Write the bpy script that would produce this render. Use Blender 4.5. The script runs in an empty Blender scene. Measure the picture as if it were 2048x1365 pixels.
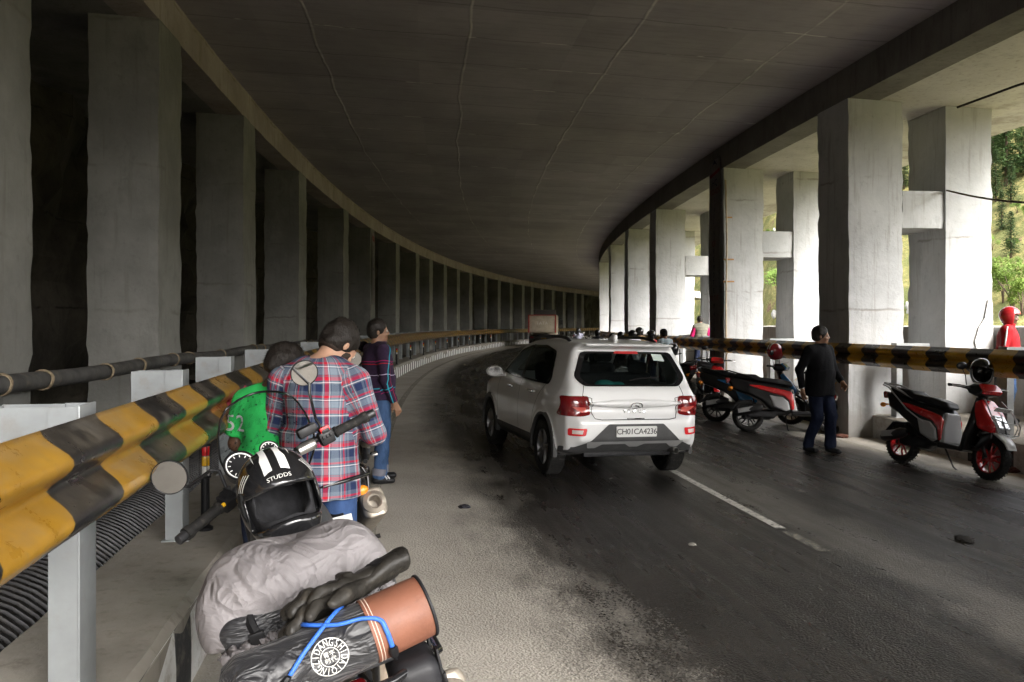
import bpy, bmesh, math, random
import numpy as np
from mathutils import Vector, Matrix, noise, geometry
from mathutils.bvhtree import BVHTree
PI = math.pi
R_ = math.radians
random.seed(7)
SC = bpy.context.scene
COL = SC.collection

# ------------------------------------------------------------------ camera, sky, sun, exposure
EYE = 1.6
cam_d = bpy.data.cameras.new('camera')
cam_d.sensor_width = 36.0
cam_d.lens = 1600 / 2048 * 36.0
cam_d.shift_y = -30.5 / 2048
cam_d.clip_start = 0.05
cam_d.clip_end = 3000
cam = bpy.data.objects.new('camera', cam_d)
COL.objects.link(cam)
cam.location = (0, 0, EYE)
cam.rotation_euler = (PI / 2, 0, 0)
SC.camera = cam

SUN_EL, SUN_AZ = R_(40), R_(140)          # azimuth clockwise from +Y: behind the camera, to the right
W = bpy.data.worlds.new('World')
SC.world = W
W.use_nodes = True
nt = W.node_tree
nt.nodes.clear()
sky = nt.nodes.new('ShaderNodeTexSky')
sky.sky_type = 'NISHITA'
sky.sun_disc = False
sky.sun_elevation = SUN_EL
sky.sun_rotation = SUN_AZ
sky.air_density = 1.0
sky.dust_density = 6.0
sky.ozone_density = 1.0
hs = nt.nodes.new('ShaderNodeHueSaturation')
hs.inputs['Saturation'].default_value = 0.25      # overcast: the cloud cover takes the blue out
bg = nt.nodes.new('ShaderNodeBackground')
bg.inputs['Strength'].default_value = 0.15
wo = nt.nodes.new('ShaderNodeOutputWorld')
nt.links.new(sky.outputs[0], hs.inputs['Color'])
nt.links.new(hs.outputs[0], bg.inputs[0])
nt.links.new(bg.outputs[0], wo.inputs[0])
sun_d = bpy.data.lights.new('sun', 'SUN')
sun_d.energy = 0.6
sun_d.angle = R_(40)
sun_d.color = (1.0, 0.96, 0.90)
sun = bpy.data.objects.new('sun', sun_d)
COL.objects.link(sun)
sv = Vector((math.sin(SUN_AZ) * math.cos(SUN_EL), math.cos(SUN_AZ) * math.cos(SUN_EL), math.sin(SUN_EL)))
sun.rotation_euler = sv.to_track_quat('Z', 'Y').to_euler()
SC.view_settings.view_transform = 'Standard'
SC.view_settings.look = 'None'
SC.view_settings.gamma = 1.0
SC.view_settings.use_curve_mapping = False
SC.view_settings.exposure = 2.7
SC.cycles.max_bounces = 10
SC.cycles.diffuse_bounces = 6
SC.cycles.glossy_bounces = 4
SC.cycles.transmission_bounces = 8
SC.cycles.transparent_max_bounces = 16
SC.cycles.use_denoising = True
SC.cycles.sample_clamp_indirect = 8.0
SC.cycles.caustics_reflective = False
SC.cycles.caustics_refractive = False

# ------------------------------------------------------------------ tags and object helpers
def tag(o, label=None, cat=None, group=None, kind=None):
    if label: o['label'] = label
    if cat: o['category'] = cat
    if group: o['group'] = group
    if kind: o['kind'] = kind
    return o

def empty(name, label, cat, loc=(0, 0, 0), rz=0.0, group=None, mat=None):
    o = bpy.data.objects.new(name, None)
    COL.objects.link(o)
    o.empty_display_size = 0.1
    if mat is not None:
        o.matrix_world = mat
    else:
        o.location = loc
        o.rotation_euler = (0, 0, rz)
    return tag(o, label, cat, group)

def link(name, me, mats=None, parent=None, smooth=None):
    if mats is not None:
        for m in (mats if isinstance(mats, (list, tuple)) else [mats]):
            me.materials.append(m)
    o = bpy.data.objects.new(name, me)
    COL.objects.link(o)
    if parent is not None:
        o.parent = parent
    if smooth is not None:
        me.polygons.foreach_set('use_smooth', [True] * len(me.polygons))
        if smooth < 3.1:
            me.set_sharp_from_angle(angle=smooth)
    return o

class MB:
    """collects shapes, then links them as one mesh object"""
    def __init__(self):
        self.v, self.f, self.m, self.uv = [], [], [], []
    def add(self, v, f, mi=0, M=None, uv=None):
        b = len(self.v)
        self.v += [tuple(M @ Vector(p)) for p in v] if M is not None else [tuple(p) for p in v]
        for i, q in enumerate(f):
            self.f.append([b + k for k in q])
            self.m.append(mi)
            self.uv.append(uv[i] if uv else None)
        return self
    def box(self, c, s, M=None, mi=0, bev=0.0, rot=None):
        hx, hy, hz = s[0] / 2, s[1] / 2, s[2] / 2
        T = Matrix.Translation(c)
        if rot is not None: T = T @ rot
        if M is not None: T = M @ T
        if bev <= 0:
            v = [(x, y, z) for x in (-hx, hx) for y in (-hy, hy) for z in (-hz, hz)]
            f = [(0, 1, 3, 2), (4, 6, 7, 5), (0, 4, 5, 1), (2, 3, 7, 6), (0, 2, 6, 4), (1, 5, 7, 3)]
            return self.add(v, f, mi, T)
        bm = bmesh.new()
        bmesh.ops.create_cube(bm, size=1)
        for w in bm.verts: w.co = Vector((w.co.x * s[0], w.co.y * s[1], w.co.z * s[2]))
        bmesh.ops.bevel(bm, geom=bm.edges[:], offset=bev, segments=2, affect='EDGES', profile=0.6)
        return self.bm(bm, mi, T)
    def bm(self, bm, mi=0, M=None):
        bm.verts.index_update()
        v = [w.co.copy() for w in bm.verts]
        f = [[w.index for w in q.verts] for q in bm.faces]
        bm.free()
        return self.add(v, f, mi, M)
    def tube(self, pts, r, n=10, M=None, mi=0, cap=True, closed=False):
        pts = [Vector(p) for p in pts]
        rr = r if isinstance(r, (list, tuple)) else [r] * len(pts)
        v, f = [], []
        m = len(pts)
        ref = None
        for i, p in enumerate(pts):
            if closed:
                t = (pts[(i + 1) % m] - pts[i - 1]).normalized()
            else:
                t = (pts[min(i + 1, m - 1)] - pts[max(i - 1, 0)]).normalized()
            if ref is None:
                ref = t.orthogonal().normalized()
            else:
                ref = (ref - t * ref.dot(t))
                ref = ref.normalized() if ref.length > 1e-6 else t.orthogonal().normalized()
            b = t.cross(ref)
            for k in range(n):
                a = 2 * PI * k / n
                v.append(p + (ref * math.cos(a) + b * math.sin(a)) * rr[i])
        for i in range(m if closed else m - 1):
            j = (i + 1) % m
            for k in range(n):
                k2 = (k + 1) % n
                f.append((i * n + k, i * n + k2, j * n + k2, j * n + k))
        if cap and not closed:
            f.append(tuple(range(n))[::-1])
            f.append(tuple(range((m - 1) * n, m * n)))
        return self.add(v, f, mi, M)
    def lathe(self, prof, n=32, M=None, mi=0):
        """prof: (r, h) around the local X axis (h along X)"""
        v, f = [], []
        m = len(prof)
        for r, h in prof:
            for k in range(n):
                a = 2 * PI * k / n
                v.append((h, r * math.cos(a), r * math.sin(a)))
        for i in range(m - 1):
            for k in range(n):
                k2 = (k + 1) % n
                f.append((i * n + k, i * n + k2, (i + 1) * n + k2, (i + 1) * n + k))
        return self.add(v, f, mi, M)
    def prism(self, poly, x0, x1, M=None, mi=0, bev=0.0, seg=2):
        """polygon in (y, z) extruded along X"""
        bm = bmesh.new()
        a = [bm.verts.new((x0, p[0], p[1])) for p in poly]
        b = [bm.verts.new((x1, p[0], p[1])) for p in poly]
        n = len(poly)
        bm.faces.new(a[::-1]); bm.faces.new(b)
        for i in range(n):
            bm.faces.new((a[i], a[(i + 1) % n], b[(i + 1) % n], b[i]))
        bmesh.ops.recalc_face_normals(bm, faces=bm.faces[:])
        if bev > 0:
            bmesh.ops.bevel(bm, geom=bm.edges[:], offset=bev, segments=seg, affect='EDGES', profile=0.6)
        return self.bm(bm, mi, M)
    def build(self, name, mats, parent=None, smooth=0.6):
        me = bpy.data.meshes.new(name)
        me.from_pydata(self.v, [], self.f)
        if any(self.m): me.polygons.foreach_set('material_index', self.m)
        if any(u is not None for u in self.uv):
            l = me.uv_layers.new(name='UVMap')
            flat = []
            for q, u in zip(self.f, self.uv):
                for k in range(len(q)): flat += list(u[k]) if u else [0.0, 0.0]
            l.data.foreach_set('uv', flat)
        me.validate()
        bm = bmesh.new(); bm.from_mesh(me)
        bmesh.ops.recalc_face_normals(bm, faces=bm.faces[:])
        bm.to_mesh(me); bm.free()
        return link(name, me, mats, parent, smooth)

def copy_tree(o, parent=None):
    c = o.copy()
    COL.objects.link(c)
    if parent is not None:
        c.parent = parent
        c.matrix_parent_inverse = o.matrix_parent_inverse.copy()
    for ch in list(o.children): copy_tree(ch, c)
    return c

# ------------------------------------------------------------------ materials
class N:
    def __init__(self, name):
        self.m = bpy.data.materials.new(name)
        self.m.use_nodes = True
        self.t = self.m.node_tree
        self.t.nodes.clear()
        self.out = self.t.nodes.new('ShaderNodeOutputMaterial')
        self.p = self.t.nodes.new('ShaderNodeBsdfPrincipled')
        self.t.links.new(self.p.outputs[0], self.out.inputs[0])
    def n(self, ty, **kw):
        q = self.t.nodes.new(ty)
        for k, v in kw.items(): setattr(q, k, v)
        return q
    def put(self, sock, v):
        if v is None: return
        if isinstance(v, bpy.types.NodeSocket): self.t.links.new(v, sock)
        elif isinstance(v, (tuple, list)): sock.default_value = (*v, 1.0) if (len(v) == 3 and sock.type == 'RGBA') else v
        else: sock.default_value = v
    def coord(self, which='Object'):
        return self.n('ShaderNodeTexCoord').outputs[which]
    def math(self, op, a, b=0.0, c=0.0, clamp=False):
        q = self.n('ShaderNodeMath', operation=op, use_clamp=clamp)
        self.put(q.inputs[0], a); self.put(q.inputs[1], b); self.put(q.inputs[2], c)
        return q.outputs[0]
    def vmath(self, op, a, b=(0, 0, 0)):
        q = self.n('ShaderNodeVectorMath', operation=op)
        self.put(q.inputs[0], a); self.put(q.inputs[1], b)
        return q.outputs['Value'] if op in ('LENGTH', 'DOT_PRODUCT') else q.outputs[0]
    def noise(self, vec, scale, detail=4, rough=0.55, dist=0.0):
        q = self.n('ShaderNodeTexNoise')
        self.put(q.inputs['Vector'], vec); q.inputs['Scale'].default_value = scale
        q.inputs['Detail'].default_value = detail; q.inputs['Roughness'].default_value = rough
        q.inputs['Distortion'].default_value = dist
        return q.outputs[0]
    def voronoi(self, vec, scale, feature='F1'):
        q = self.n('ShaderNodeTexVoronoi', feature=feature)
        self.put(q.inputs['Vector'], vec); q.inputs['Scale'].default_value = scale
        return q.outputs['Distance']
    def ramp(self, f, a, b, lo=0.0, hi=1.0):
        q = self.n('ShaderNodeMapRange', interpolation_type='SMOOTHSTEP')
        self.put(q.inputs[0], f)
        q.inputs[1].default_value = a; q.inputs[2].default_value = b
        self.put(q.inputs[3], lo); self.put(q.inputs[4], hi)
        return q.outputs[0]
    def mix(self, f, a, b, blend='MIX'):
        q = self.n('ShaderNodeMix', data_type='RGBA', blend_type=blend)
        self.put(q.inputs[0], f); self.put(q.inputs[6], a); self.put(q.inputs[7], b)
        return q.outputs[2]
    def sep(self, v):
        q = self.n('ShaderNodeSeparateXYZ'); self.put(q.inputs[0], v); return q.outputs
    def comb(self, x, y, z=0.0):
        q = self.n('ShaderNodeCombineXYZ')
        self.put(q.inputs[0], x); self.put(q.inputs[1], y); self.put(q.inputs[2], z)
        return q.outputs[0]
    def scale(self, v, s):
        return self.vmath('MULTIPLY', v, s)
    def bump(self, h, strength=0.3, dist=0.01, prev=None):
        q = self.n('ShaderNodeBump')
        q.inputs['Strength'].default_value = strength
        q.inputs['Distance'].default_value = dist
        self.put(q.inputs['Height'], h)
        if prev is not None: self.put(q.inputs['Normal'], prev)
        return q.outputs[0]
    def set(self, **kw):
        names = dict(color='Base Color', rough='Roughness', metal='Metallic', normal='Normal', spec='Specular IOR Level',
                     coat='Coat Weight', coatr='Coat Roughness', trans='Transmission Weight', alpha='Alpha', ior='IOR',
                     sheen='Sheen Weight', emit='Emission Color', emits='Emission Strength', sss='Subsurface Weight')
        for k, v in kw.items(): self.put(self.p.inputs[names[k]], v)
        return self.m

_mats = {}
def mat(name, color, rough=0.5, metal=0.0, var=0.12, vs=6.0, bump=0.0, bs=60.0, bd=0.004, coat=0.0, spec=None, dirt=None):
    """plain procedural surface: colour broken by noise, roughness variation, fine bump"""
    if name in _mats: return _mats[name]
    if spec is None: spec = 0.5 if max(color) > 0.12 or metal > 0.4 else 0.28
    n = N(name)
    co = n.coord()
    f = n.noise(co, vs, 5, 0.6)
    lo = tuple(c * (1 - var) for c in color); hi = tuple(min(1, c * (1 + var)) for c in color)
    c = n.mix(n.ramp(f, 0.3, 0.7), lo, hi)
    if dirt is not None:
        d = n.noise(co, vs * 2.3, 6, 0.7)
        c = n.mix(n.ramp(d, 0.52, 0.72, 0.0, dirt[1]), c, dirt[0])
    r = n.ramp(n.noise(co, vs * 3, 3), 0.25, 0.75, max(0.02, rough - 0.07), min(1, rough + 0.07))
    nm = n.bump(n.noise(co, bs, 4), bump, bd) if bump > 0 else None
    _mats[name] = n.set(color=c, rough=r, metal=metal, coat=coat, coatr=0.05, spec=spec, normal=nm)
    return _mats[name]

# ------------------------------------------------------------------ the curved road frame: circle round (CX, CY)
CX, CY = 167.0, 30.7
T0 = math.atan2(-CY, CX)
R0 = math.hypot(CX, CY)
SL_ROAD, SL_ROOF = 0.022, 0.0416
def t_of(s): return T0 + s / R0
def pol(R, t, z=0.0): return Vector((CX - R * math.cos(t), CY + R * math.sin(t), z))
def road_z(R): return (R - R0) * SL_ROAD
def roof_z(R): return EYE + 3.58 + (R - 162.7) * SL_ROOF
def rt(x, y): return math.hypot(x - CX, y - CY), math.atan2(y - CY, CX - x)
def gz(x, y): return road_z(rt(x, y)[0])
def px(u, v, d):
    """point seen at photo pixel (u, v) at depth d"""
    return Vector(((u - 1024) * d / 1600, d, EYE - (v - 652) * d / 1600))
def fan(t, R=None):
    """matrix at angle t: X towards the inner side of the bend, Y along the road, Z up"""
    o = pol(R, t) if R else Vector((0, 0, 0))
    M = Matrix(((math.cos(t), math.sin(t), 0, o.x), (-math.sin(t), math.cos(t), 0, o.y), (0, 0, 1, o.z), (0, 0, 0, 1)))
    return M
def sweep(prof, ts, closed=False, caps=False, mi=0, mb=None):
    """cross-section [(R, z)...] carried along the bend; UV = (metres along, metres across)"""
    mb = mb or MB()
    n = len(prof)
    v, f, uv = [], [], []
    acc = [0.0]
    for i in range(1, n + 1):
        a, b = prof[i - 1], prof[i % n]
        acc.append(acc[-1] + math.hypot(a[0] - b[0], a[1] - b[1]))
    for t in ts:
        for R, z in prof: v.append(pol(R, t, z))
    for j in range(len(ts) - 1):
        u0, u1 = (ts[j] - T0) * R0, (ts[j + 1] - T0) * R0
        for i in range(n if closed else n - 1):
            k = (i + 1) % n
            f.append((j * n + i, j * n + k, (j + 1) * n + k, (j + 1) * n + i))
            uv.append(((u0, acc[i]), (u0, acc[i + 1]), (u1, acc[i + 1]), (u1, acc[i])))
    if caps and closed:
        f.append(tuple(range(n))); uv.append([(0, 0)] * n)
        f.append(tuple(range((len(ts) - 1) * n, len(ts) * n))); uv.append([(0, 0)] * n)
    mb.add(v, f, mi, None, uv)
    return mb
def stations(s0, s1, step):
    k = max(1, int(round((s1 - s0) / step)))
    return [t_of(s0 + (s1 - s0) * i / k) for i in range(k + 1)]
# ------------------------------------------------------------------ setting materials
def m_road():
    n = N('road_asphalt')
    uv = n.coord('UV')
    s = n.sep(uv)                                   # x: metres along, y: metres from the left kerb
    v = s[1]
    streak = n.noise(n.scale(uv, (0.22, 1.6, 1)), 1.0, 6, 0.6)
    blot = n.noise(n.scale(uv, (0.9, 1.6, 1)), 1.6, 9, 0.74)
    fine = n.noise(uv, 46, 6, 0.75)
    grit = n.voronoi(uv, 75)
    vv = n.math('ADD', v, n.math('MULTIPLY_ADD', blot, 1.5, -.75))
    vv = n.math('ADD', vv, n.math('MULTIPLY_ADD', streak, 0.7, -0.35))
    vv = n.math('SUBTRACT', vv, n.ramp(s[0], 2.0, 17.0, 0.38, -0.25))
    vv = n.math('ADD', vv, n.math('MULTIPLY_ADD', fine, 1.5, -.75))
    wetL = n.ramp(vv, 1.1, 2.05)
    wetR = n.ramp(vv, 8.0, 7.0)
    mid = n.math('SUBTRACT', 1.0, n.math('MULTIPLY', n.ramp(n.math('ABSOLUTE', n.math('SUBTRACT', vv, 4.15)), 0.5, 0.1), 0.22))
    wet = n.math('MULTIPLY', n.math('MULTIPLY', wetL, wetR), mid)
    dry_c = n.mix(n.ramp(n.noise(uv, 0.9, 5, 0.6), 0.3, 0.7), (0.34, 0.312, 0.268), (0.45, 0.415, 0.36))
    dry_c = n.mix(n.ramp(grit, 0.15, 0.6, 0.5, 0.0), dry_c, (0.50, 0.465, 0.41))
    dry_c = n.mix(n.ramp(fine, 0.52, 0.72, 0.0, 0.55), dry_c, (0.15, 0.135, 0.115))
    wet_c = n.mix(n.ramp(blot, 0.35, 0.65), (0.010, 0.009, 0.008), (0.024, 0.021, 0.018))
    wet_c = n.mix(n.ramp(n.noise(n.scale(uv, (0.05, 2.4, 1)), 1.7, 5, .65), .5, .72, 0, .8), wet_c, (.036, .031, .026))
    wet_c = n.mix(n.ramp(grit, 0.08, 0.3, 0.55, 0.0), wet_c, (0.12, 0.105, 0.085))
    spots = n.ramp(n.noise(n.scale(uv, (1.0, 1.3, 1)), 7.0, 6, 0.7), 0.66, 0.71, 0.0, 0.75)
    near = n.ramp(v, 0.9, 1.6)
    dry_c = n.mix(n.math('MULTIPLY', spots, near), dry_c, (0.045, 0.04, 0.034))
    col = n.mix(wet, dry_c, wet_c)
    r_wet = n.ramp(n.math('ADD', n.math('MULTIPLY', n.noise(n.scale(uv, (0.5, 1.4, 1)), 1.1, 5, 0.65), .5), n.math('MULTIPLY', n.noise(n.scale(uv, (0.06, 2.6, 1)), 1.6, 4, 0.6), .5)), 0.38, 0.62, 0.15, 0.44)
    rr = n.mix(wet, (0.9, 0.9, 0.9), r_wet)
    h = n.math('ADD', n.math('MULTIPLY', grit, 0.7), n.math('MULTIPLY', fine, 0.6))
    b = n.bump(h, 0.62, 0.012)
    return n.set(color=col, rough=rr, normal=b, spec=n.ramp(wet, 0.0, 1.0, 0.25, 0.34))

def m_ceiling():
    n = N('soffit_concrete')
    uv = n.coord('UV')
    wob = n.noise(uv, 0.8, 4, 0.6)
    s = n.sep(uv)
    a = n.math('ADD', s[0], n.math('MULTIPLY_ADD', wob, 0.24, -0.12))
    c = n.math('ADD', s[1], n.math('MULTIPLY_ADD', n.noise(uv, 0.5, 3), 0.22, -0.11))
    def line(x, period, off, w):
        f = n.math('ABSOLUTE', n.math('SUBTRACT', n.math('FRACT', n.math('ADD', n.math('DIVIDE', x, period), off)), 0.5))
        return n.ramp(f, 0.5 - w / period, 0.5)
    l1 = line(c, 2.35, 0.32, 0.035)
    l2 = line(a, 1.22, 0.1, 0.03)
    brk = n.ramp(n.noise(n.scale(uv, (0.5, 0.5, 1)), 1.7, 4, 0.6), 0.50, 0.62)
    brk2 = n.ramp(n.noise(n.scale(uv, (0.9, 0.7, 1)), 1.3, 3, 0.6), 0.57, 0.63)
    base = n.mix(n.ramp(n.noise(uv, 0.45, 6, 0.65), 0.3, 0.7), (0.36, 0.328, 0.335), (0.47, 0.432, 0.44))
    panel = n.n('ShaderNodeTexWhiteNoise', noise_dimensions='2D')
    n.put(panel.inputs['Vector'], n.comb(n.math('FLOOR', n.math('DIVIDE', s[0], 1.22)), n.math('FLOOR', n.math('DIVIDE', s[1], 2.35))))
    base = n.mix(n.math('MULTIPLY', panel.outputs[0], 0.25), base, (0.14, 0.128, 0.118))
    base = n.mix(n.math('MULTIPLY', n.ramp(n.noise(n.scale(uv, (6, 0.5, 1)), 2.0, 4, 0.7), 0.45, 0.8), 0.35), base, (0.13, 0.12, 0.11))
    base = n.mix(n.math('MULTIPLY', l2, 0.45), base, (0.09, 0.082, 0.075))
    base = n.mix(n.math('MULTIPLY', l1, n.math('MULTIPLY_ADD', brk, 0.8, 0.16)), base, (0.62, 0.60, 0.56))
    base = n.mix(n.math('MULTIPLY', l2, n.math('MULTIPLY', brk2, 1.0)), base, (0.75, 0.73, 0.68))
    dk = n.ramp(n.noise(uv, 2.2, 5, 0.7), 0.62, 0.72, 0.0, 0.5)
    base = n.mix(n.math('MULTIPLY', l1, dk), base, (0.03, 0.028, 0.025))
    h = n.math('ADD', n.math('MULTIPLY', l1, 0.8), n.math('MULTIPLY', l2, 0.5))
    h = n.math('ADD', h, n.math('MULTIPLY', n.noise(uv, 4, 6, 0.6), 0.6))
    return n.set(color=base, rough=0.75, normal=n.bump(h, 0.5, 0.02), spec=0.25)

def m_concrete(name, lo, hi, seam=1.6, grime=(0.10, 0.09, 0.075), gr=0.5, bstr=0.5):
    n = N(name)
    geo = n.n('ShaderNodeNewGeometry')
    pos = geo.outputs['Position']
    s = n.sep(pos)
    big = n.noise(pos, 0.8, 6, 0.65)
    col = n.mix(n.ramp(big, 0.3, 0.7), lo, hi)
    fine = n.noise(pos, 9, 7, 0.7)
    col = n.mix(n.ramp(fine, 0.55, 0.75, 0.0, 0.4), col, tuple(c * 0.6 for c in lo))
    streak = n.noise(n.scale(pos, (5, 5, 0.35)), 2.2, 5, 0.65)
    col = n.mix(n.ramp(streak, 0.52, 0.72, 0.0, 0.42), col, grime)
    col = n.mix(n.ramp(n.noise(n.scale(pos, (1.1, 1.1, .5)), 1.4, 7, .72), .56, .70, 0, .38), col, tuple(c * .55 for c in lo))
    oi = n.n('ShaderNodeObjectInfo')
    zz = n.math('ADD', n.math('ADD', s[2], n.math('MULTIPLY', oi.outputs['Random'], seam)), n.math('MULTIPLY_ADD', n.noise(pos, 3.0, 4), 0.14, -0.07))
    f = n.math('ABSOLUTE', n.math('SUBTRACT', n.math('FRACT', n.math('DIVIDE', zz, seam)), 0.5))
    line = n.math('MULTIPLY', n.ramp(f, 0.5 - 0.035 / seam, 0.5), n.ramp(n.noise(pos, 1.9, 4), 0.42, 0.6))
    col = n.mix(n.math('MULTIPLY', line, gr), col, grime)
    pit = n.ramp(n.voronoi(pos, 21), 0.02, 0.09, 1.0, 0.0)
    pitm = n.math('MULTIPLY', pit, n.ramp(n.noise(pos, 1.3, 3), 0.5, 0.65))
    col = n.mix(n.math('MULTIPLY', pitm, gr), col, (0.06, 0.055, 0.05))
    low = n.math('MULTIPLY', n.ramp(n.math('ADD', s[2], n.math('MULTIPLY', n.noise(pos, 5, 5, 0.7), 0.5)), 0.75, 0.3), 0.55)
    col = n.mix(low, col, (0.17, 0.15, 0.12))
    h = n.math('ADD', n.math('MULTIPLY', n.noise(pos, 5.5, 6, 0.62), 1.0), n.math('MULTIPLY', line, -0.35))
    h = n.math('SUBTRACT', h, n.math('MULTIPLY', pitm, 0.3))
    return n.set(color=col, rough=0.85, normal=n.bump(h, bstr, 0.03), spec=0.25)

def m_stripes(name, y0=(0.26, 0.135, 0.013), y1=(0.34, 0.185, 0.022)):
    n = N(name)
    uv = n.coord('UV')
    s = n.sep(uv)
    a = n.math('ADD', s[0], n.math('MULTIPLY_ADD', n.noise(uv, 6, 3), 0.03, -0.015))
    a = n.math('ADD', a, n.math('MULTIPLY_ADD', n.math('SINE', n.math('MULTIPLY', s[1], 18.0)), 0.035, 0.0))
    f = n.math('FRACT', n.math('DIVIDE', a, 0.80))
    k = n.ramp(n.math('ABSOLUTE', n.math('SUBTRACT', f, 0.5)), 0.246, 0.254)
    co = n.coord()
    wear = n.noise(co, 7, 7, 0.72)
    yel = n.mix(n.ramp(wear, 0.35, 0.65), y0, y1)
    yel = n.mix(n.ramp(n.noise(co, 18, 6, 0.7), 0.55, 0.75, 0.0, 0.55), yel, (0.20, 0.13, 0.05))
    blk = n.mix(n.ramp(wear, 0.52, 0.68, 0.0, 0.6), (0.014, 0.013, 0.013), (0.10, 0.092, 0.08))
    col = n.mix(k, yel, blk)
    dust = n.math('MULTIPLY', n.ramp(n.sep(n.n('ShaderNodeNewGeometry').outputs['Normal'])[2], 0.3, 0.9), n.ramp(n.noise(co, 3.3, 6, 0.7), 0.35, 0.7))
    col = n.mix(n.math('MULTIPLY', dust, 0.45), col, (0.20, 0.17, 0.13))
    r = n.ramp(wear, 0.3, 0.7, 0.24, 0.45)
    return n.set(color=col, rough=r, normal=n.bump(n.noise(co, 30, 4), 0.12, 0.004), spec=0.5)

def m_kerb():
    n = N('kerb_paint')
    uv = n.coord('UV')
    s = n.sep(uv)
    co = n.coord()
    a = n.math('ADD', s[0], n.math('MULTIPLY_ADD', n.noise(uv, 5, 4), 0.05, -0.025))
    f = n.math('FRACT', n.math('ADD', n.math('DIVIDE', a, 0.62), 0.2))
    k = n.ramp(n.math('ABSOLUTE', n.math('SUBTRACT', f, 0.5)), 0.27, 0.30)
    wear = n.noise(co, 9, 7, 0.7)
    w = n.mix(n.ramp(wear, 0.45, 0.7), (0.72, 0.72, 0.70), (0.42, 0.39, 0.34))
    b = n.mix(n.ramp(wear, 0.5, 0.75), (0.03, 0.03, 0.03), (0.16, 0.145, 0.12))
    col = n.mix(k, w, b)
    low = n.ramp(n.math('ADD', s[1], n.math('MULTIPLY', wear, 0.16)), 0.16, 0.05)
    col = n.mix(n.math('MULTIPLY', low, 0.8), col, (0.16, 0.145, 0.12))
    return n.set(color=col, rough=0.8, normal=n.bump(n.noise(co, 12, 6, 0.7), 0.5, 0.02))

M_ROAD = m_road()
M_CEIL = m_ceiling()
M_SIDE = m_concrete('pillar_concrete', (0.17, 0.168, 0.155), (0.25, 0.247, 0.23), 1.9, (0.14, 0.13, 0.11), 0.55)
M_WHITE = m_concrete('whitewashed_concrete', (0.385, 0.39, 0.39), (0.485, 0.49, 0.49), 2.1, (0.20, 0.18, 0.15), 0.6, 0.4)
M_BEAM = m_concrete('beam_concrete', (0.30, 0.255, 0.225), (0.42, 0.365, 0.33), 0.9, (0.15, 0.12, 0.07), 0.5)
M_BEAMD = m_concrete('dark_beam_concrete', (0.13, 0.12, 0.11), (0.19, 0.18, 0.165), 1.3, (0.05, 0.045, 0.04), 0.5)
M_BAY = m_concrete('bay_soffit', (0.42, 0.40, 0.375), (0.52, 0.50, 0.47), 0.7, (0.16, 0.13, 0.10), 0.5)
M_PAVE = m_concrete('pavement_concrete', (0.24, 0.22, 0.19), (0.33, 0.305, 0.265), 1.1, (0.10, 0.09, 0.07), 0.3)
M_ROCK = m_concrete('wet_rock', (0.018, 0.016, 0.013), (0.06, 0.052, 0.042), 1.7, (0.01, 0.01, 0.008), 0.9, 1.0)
M_STRIPE = m_stripes('striped_rail_paint')
M_STRIPE2 = m_stripes('brightened_striped_rail_paint', (0.55, 0.30, 0.018), (0.66, 0.38, 0.03))  # right rail: same paint, yellow lifted to stand in for missing light
M_KERB = m_kerb()
M_GALV = mat('galvanised_steel', (0.33, 0.35, 0.36), 0.5, 0.45, 0.14, 3.0, 0.08, 40, dirt=((0.24, 0.20, 0.15), 0.35))
M_GALVD = mat('dull_galvanised_steel', (0.30, 0.31, 0.31), 0.45, 0.7, 0.2, 3.0, 0.08, 40, dirt=((0.16, 0.13, 0.10), 0.4))
M_BLACKP = mat('black_plastic', (0.010, 0.010, 0.011), 0.42, 0, 0.2, 12, 0.05, 90)
M_RUBBER = mat('tyre_rubber', (0.012, 0.0115, 0.011), 0.75, 0, 0.25, 14, 0.25, 70, dirt=((0.13, 0.115, 0.095), 0.35))
M_CHROME = mat('chrome', (0.75, 0.75, 0.76), 0.12, 1.0, 0.04)
M_STEEL = mat('brushed_steel', (0.42, 0.41, 0.39), 0.35, 0.9, 0.15, 8, 0.08)
M_DKMETAL = mat('dark_metal', (0.035, 0.035, 0.037), 0.4, 0.5, 0.2, 10, 0.06)

# ------------------------------------------------------------------ road, kerbs, pavements
S0, S1 = -14.0, 118.0
ROOF0 = -5.0
R_LK, R_RK = 170.6, 162.3
ts = stations(S0, S1, 0.8)
prof = [(R_LK + 0.02 - i * (R_LK - R_RK + 0.04) / 10, 0) for i in range(11)]
prof = [(r, road_z(r)) for r, _ in prof]
o = sweep(prof, ts).build('road', M_ROAD, smooth=3.2); tag(o, kind='structure')
# worn white paint
def m_paint():
    n = N('road_paint')
    co = n.coord()
    w = n.noise(co, 13, 8, 0.75)
    col = n.mix(n.ramp(w, 0.3, 0.7), (0.62, 0.60, 0.54), (0.40, 0.38, 0.33))
    a = n.ramp(n.noise(co, 26, 7, 0.75), 0.40, 0.47)
    return n.set(color=col, rough=0.7, alpha=n.math('SUBTRACT', 1.0, n.math('MULTIPLY', n.ramp(n.noise(co, 21, 8, 0.8), 0.53, 0.6), 0.9)), normal=n.bump(w, 0.4, 0.01))
def m_paint2():
    n = N('worn_edge_paint')
    co = n.coord()
    return n.set(color=(0.36, 0.34, 0.28), rough=0.8, alpha=n.ramp(n.noise(co, 14, 8, 0.8), 0.40, 0.62, 0.65, 0.05))
M_PAINT, M_PAINT2 = m_paint(), m_paint2()
mb = MB()
for a, b in ((6.2, 9.6), (13.5, 16.5), (22.5, 25.5), (31.5, 34.5), (40.5, 43.5), (49.5, 52.5)):
    sweep([(166.585, road_z(166.585) + .004), (166.495, road_z(166.495) + .004)], stations(a, b, 0.5), mb=mb)
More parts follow.
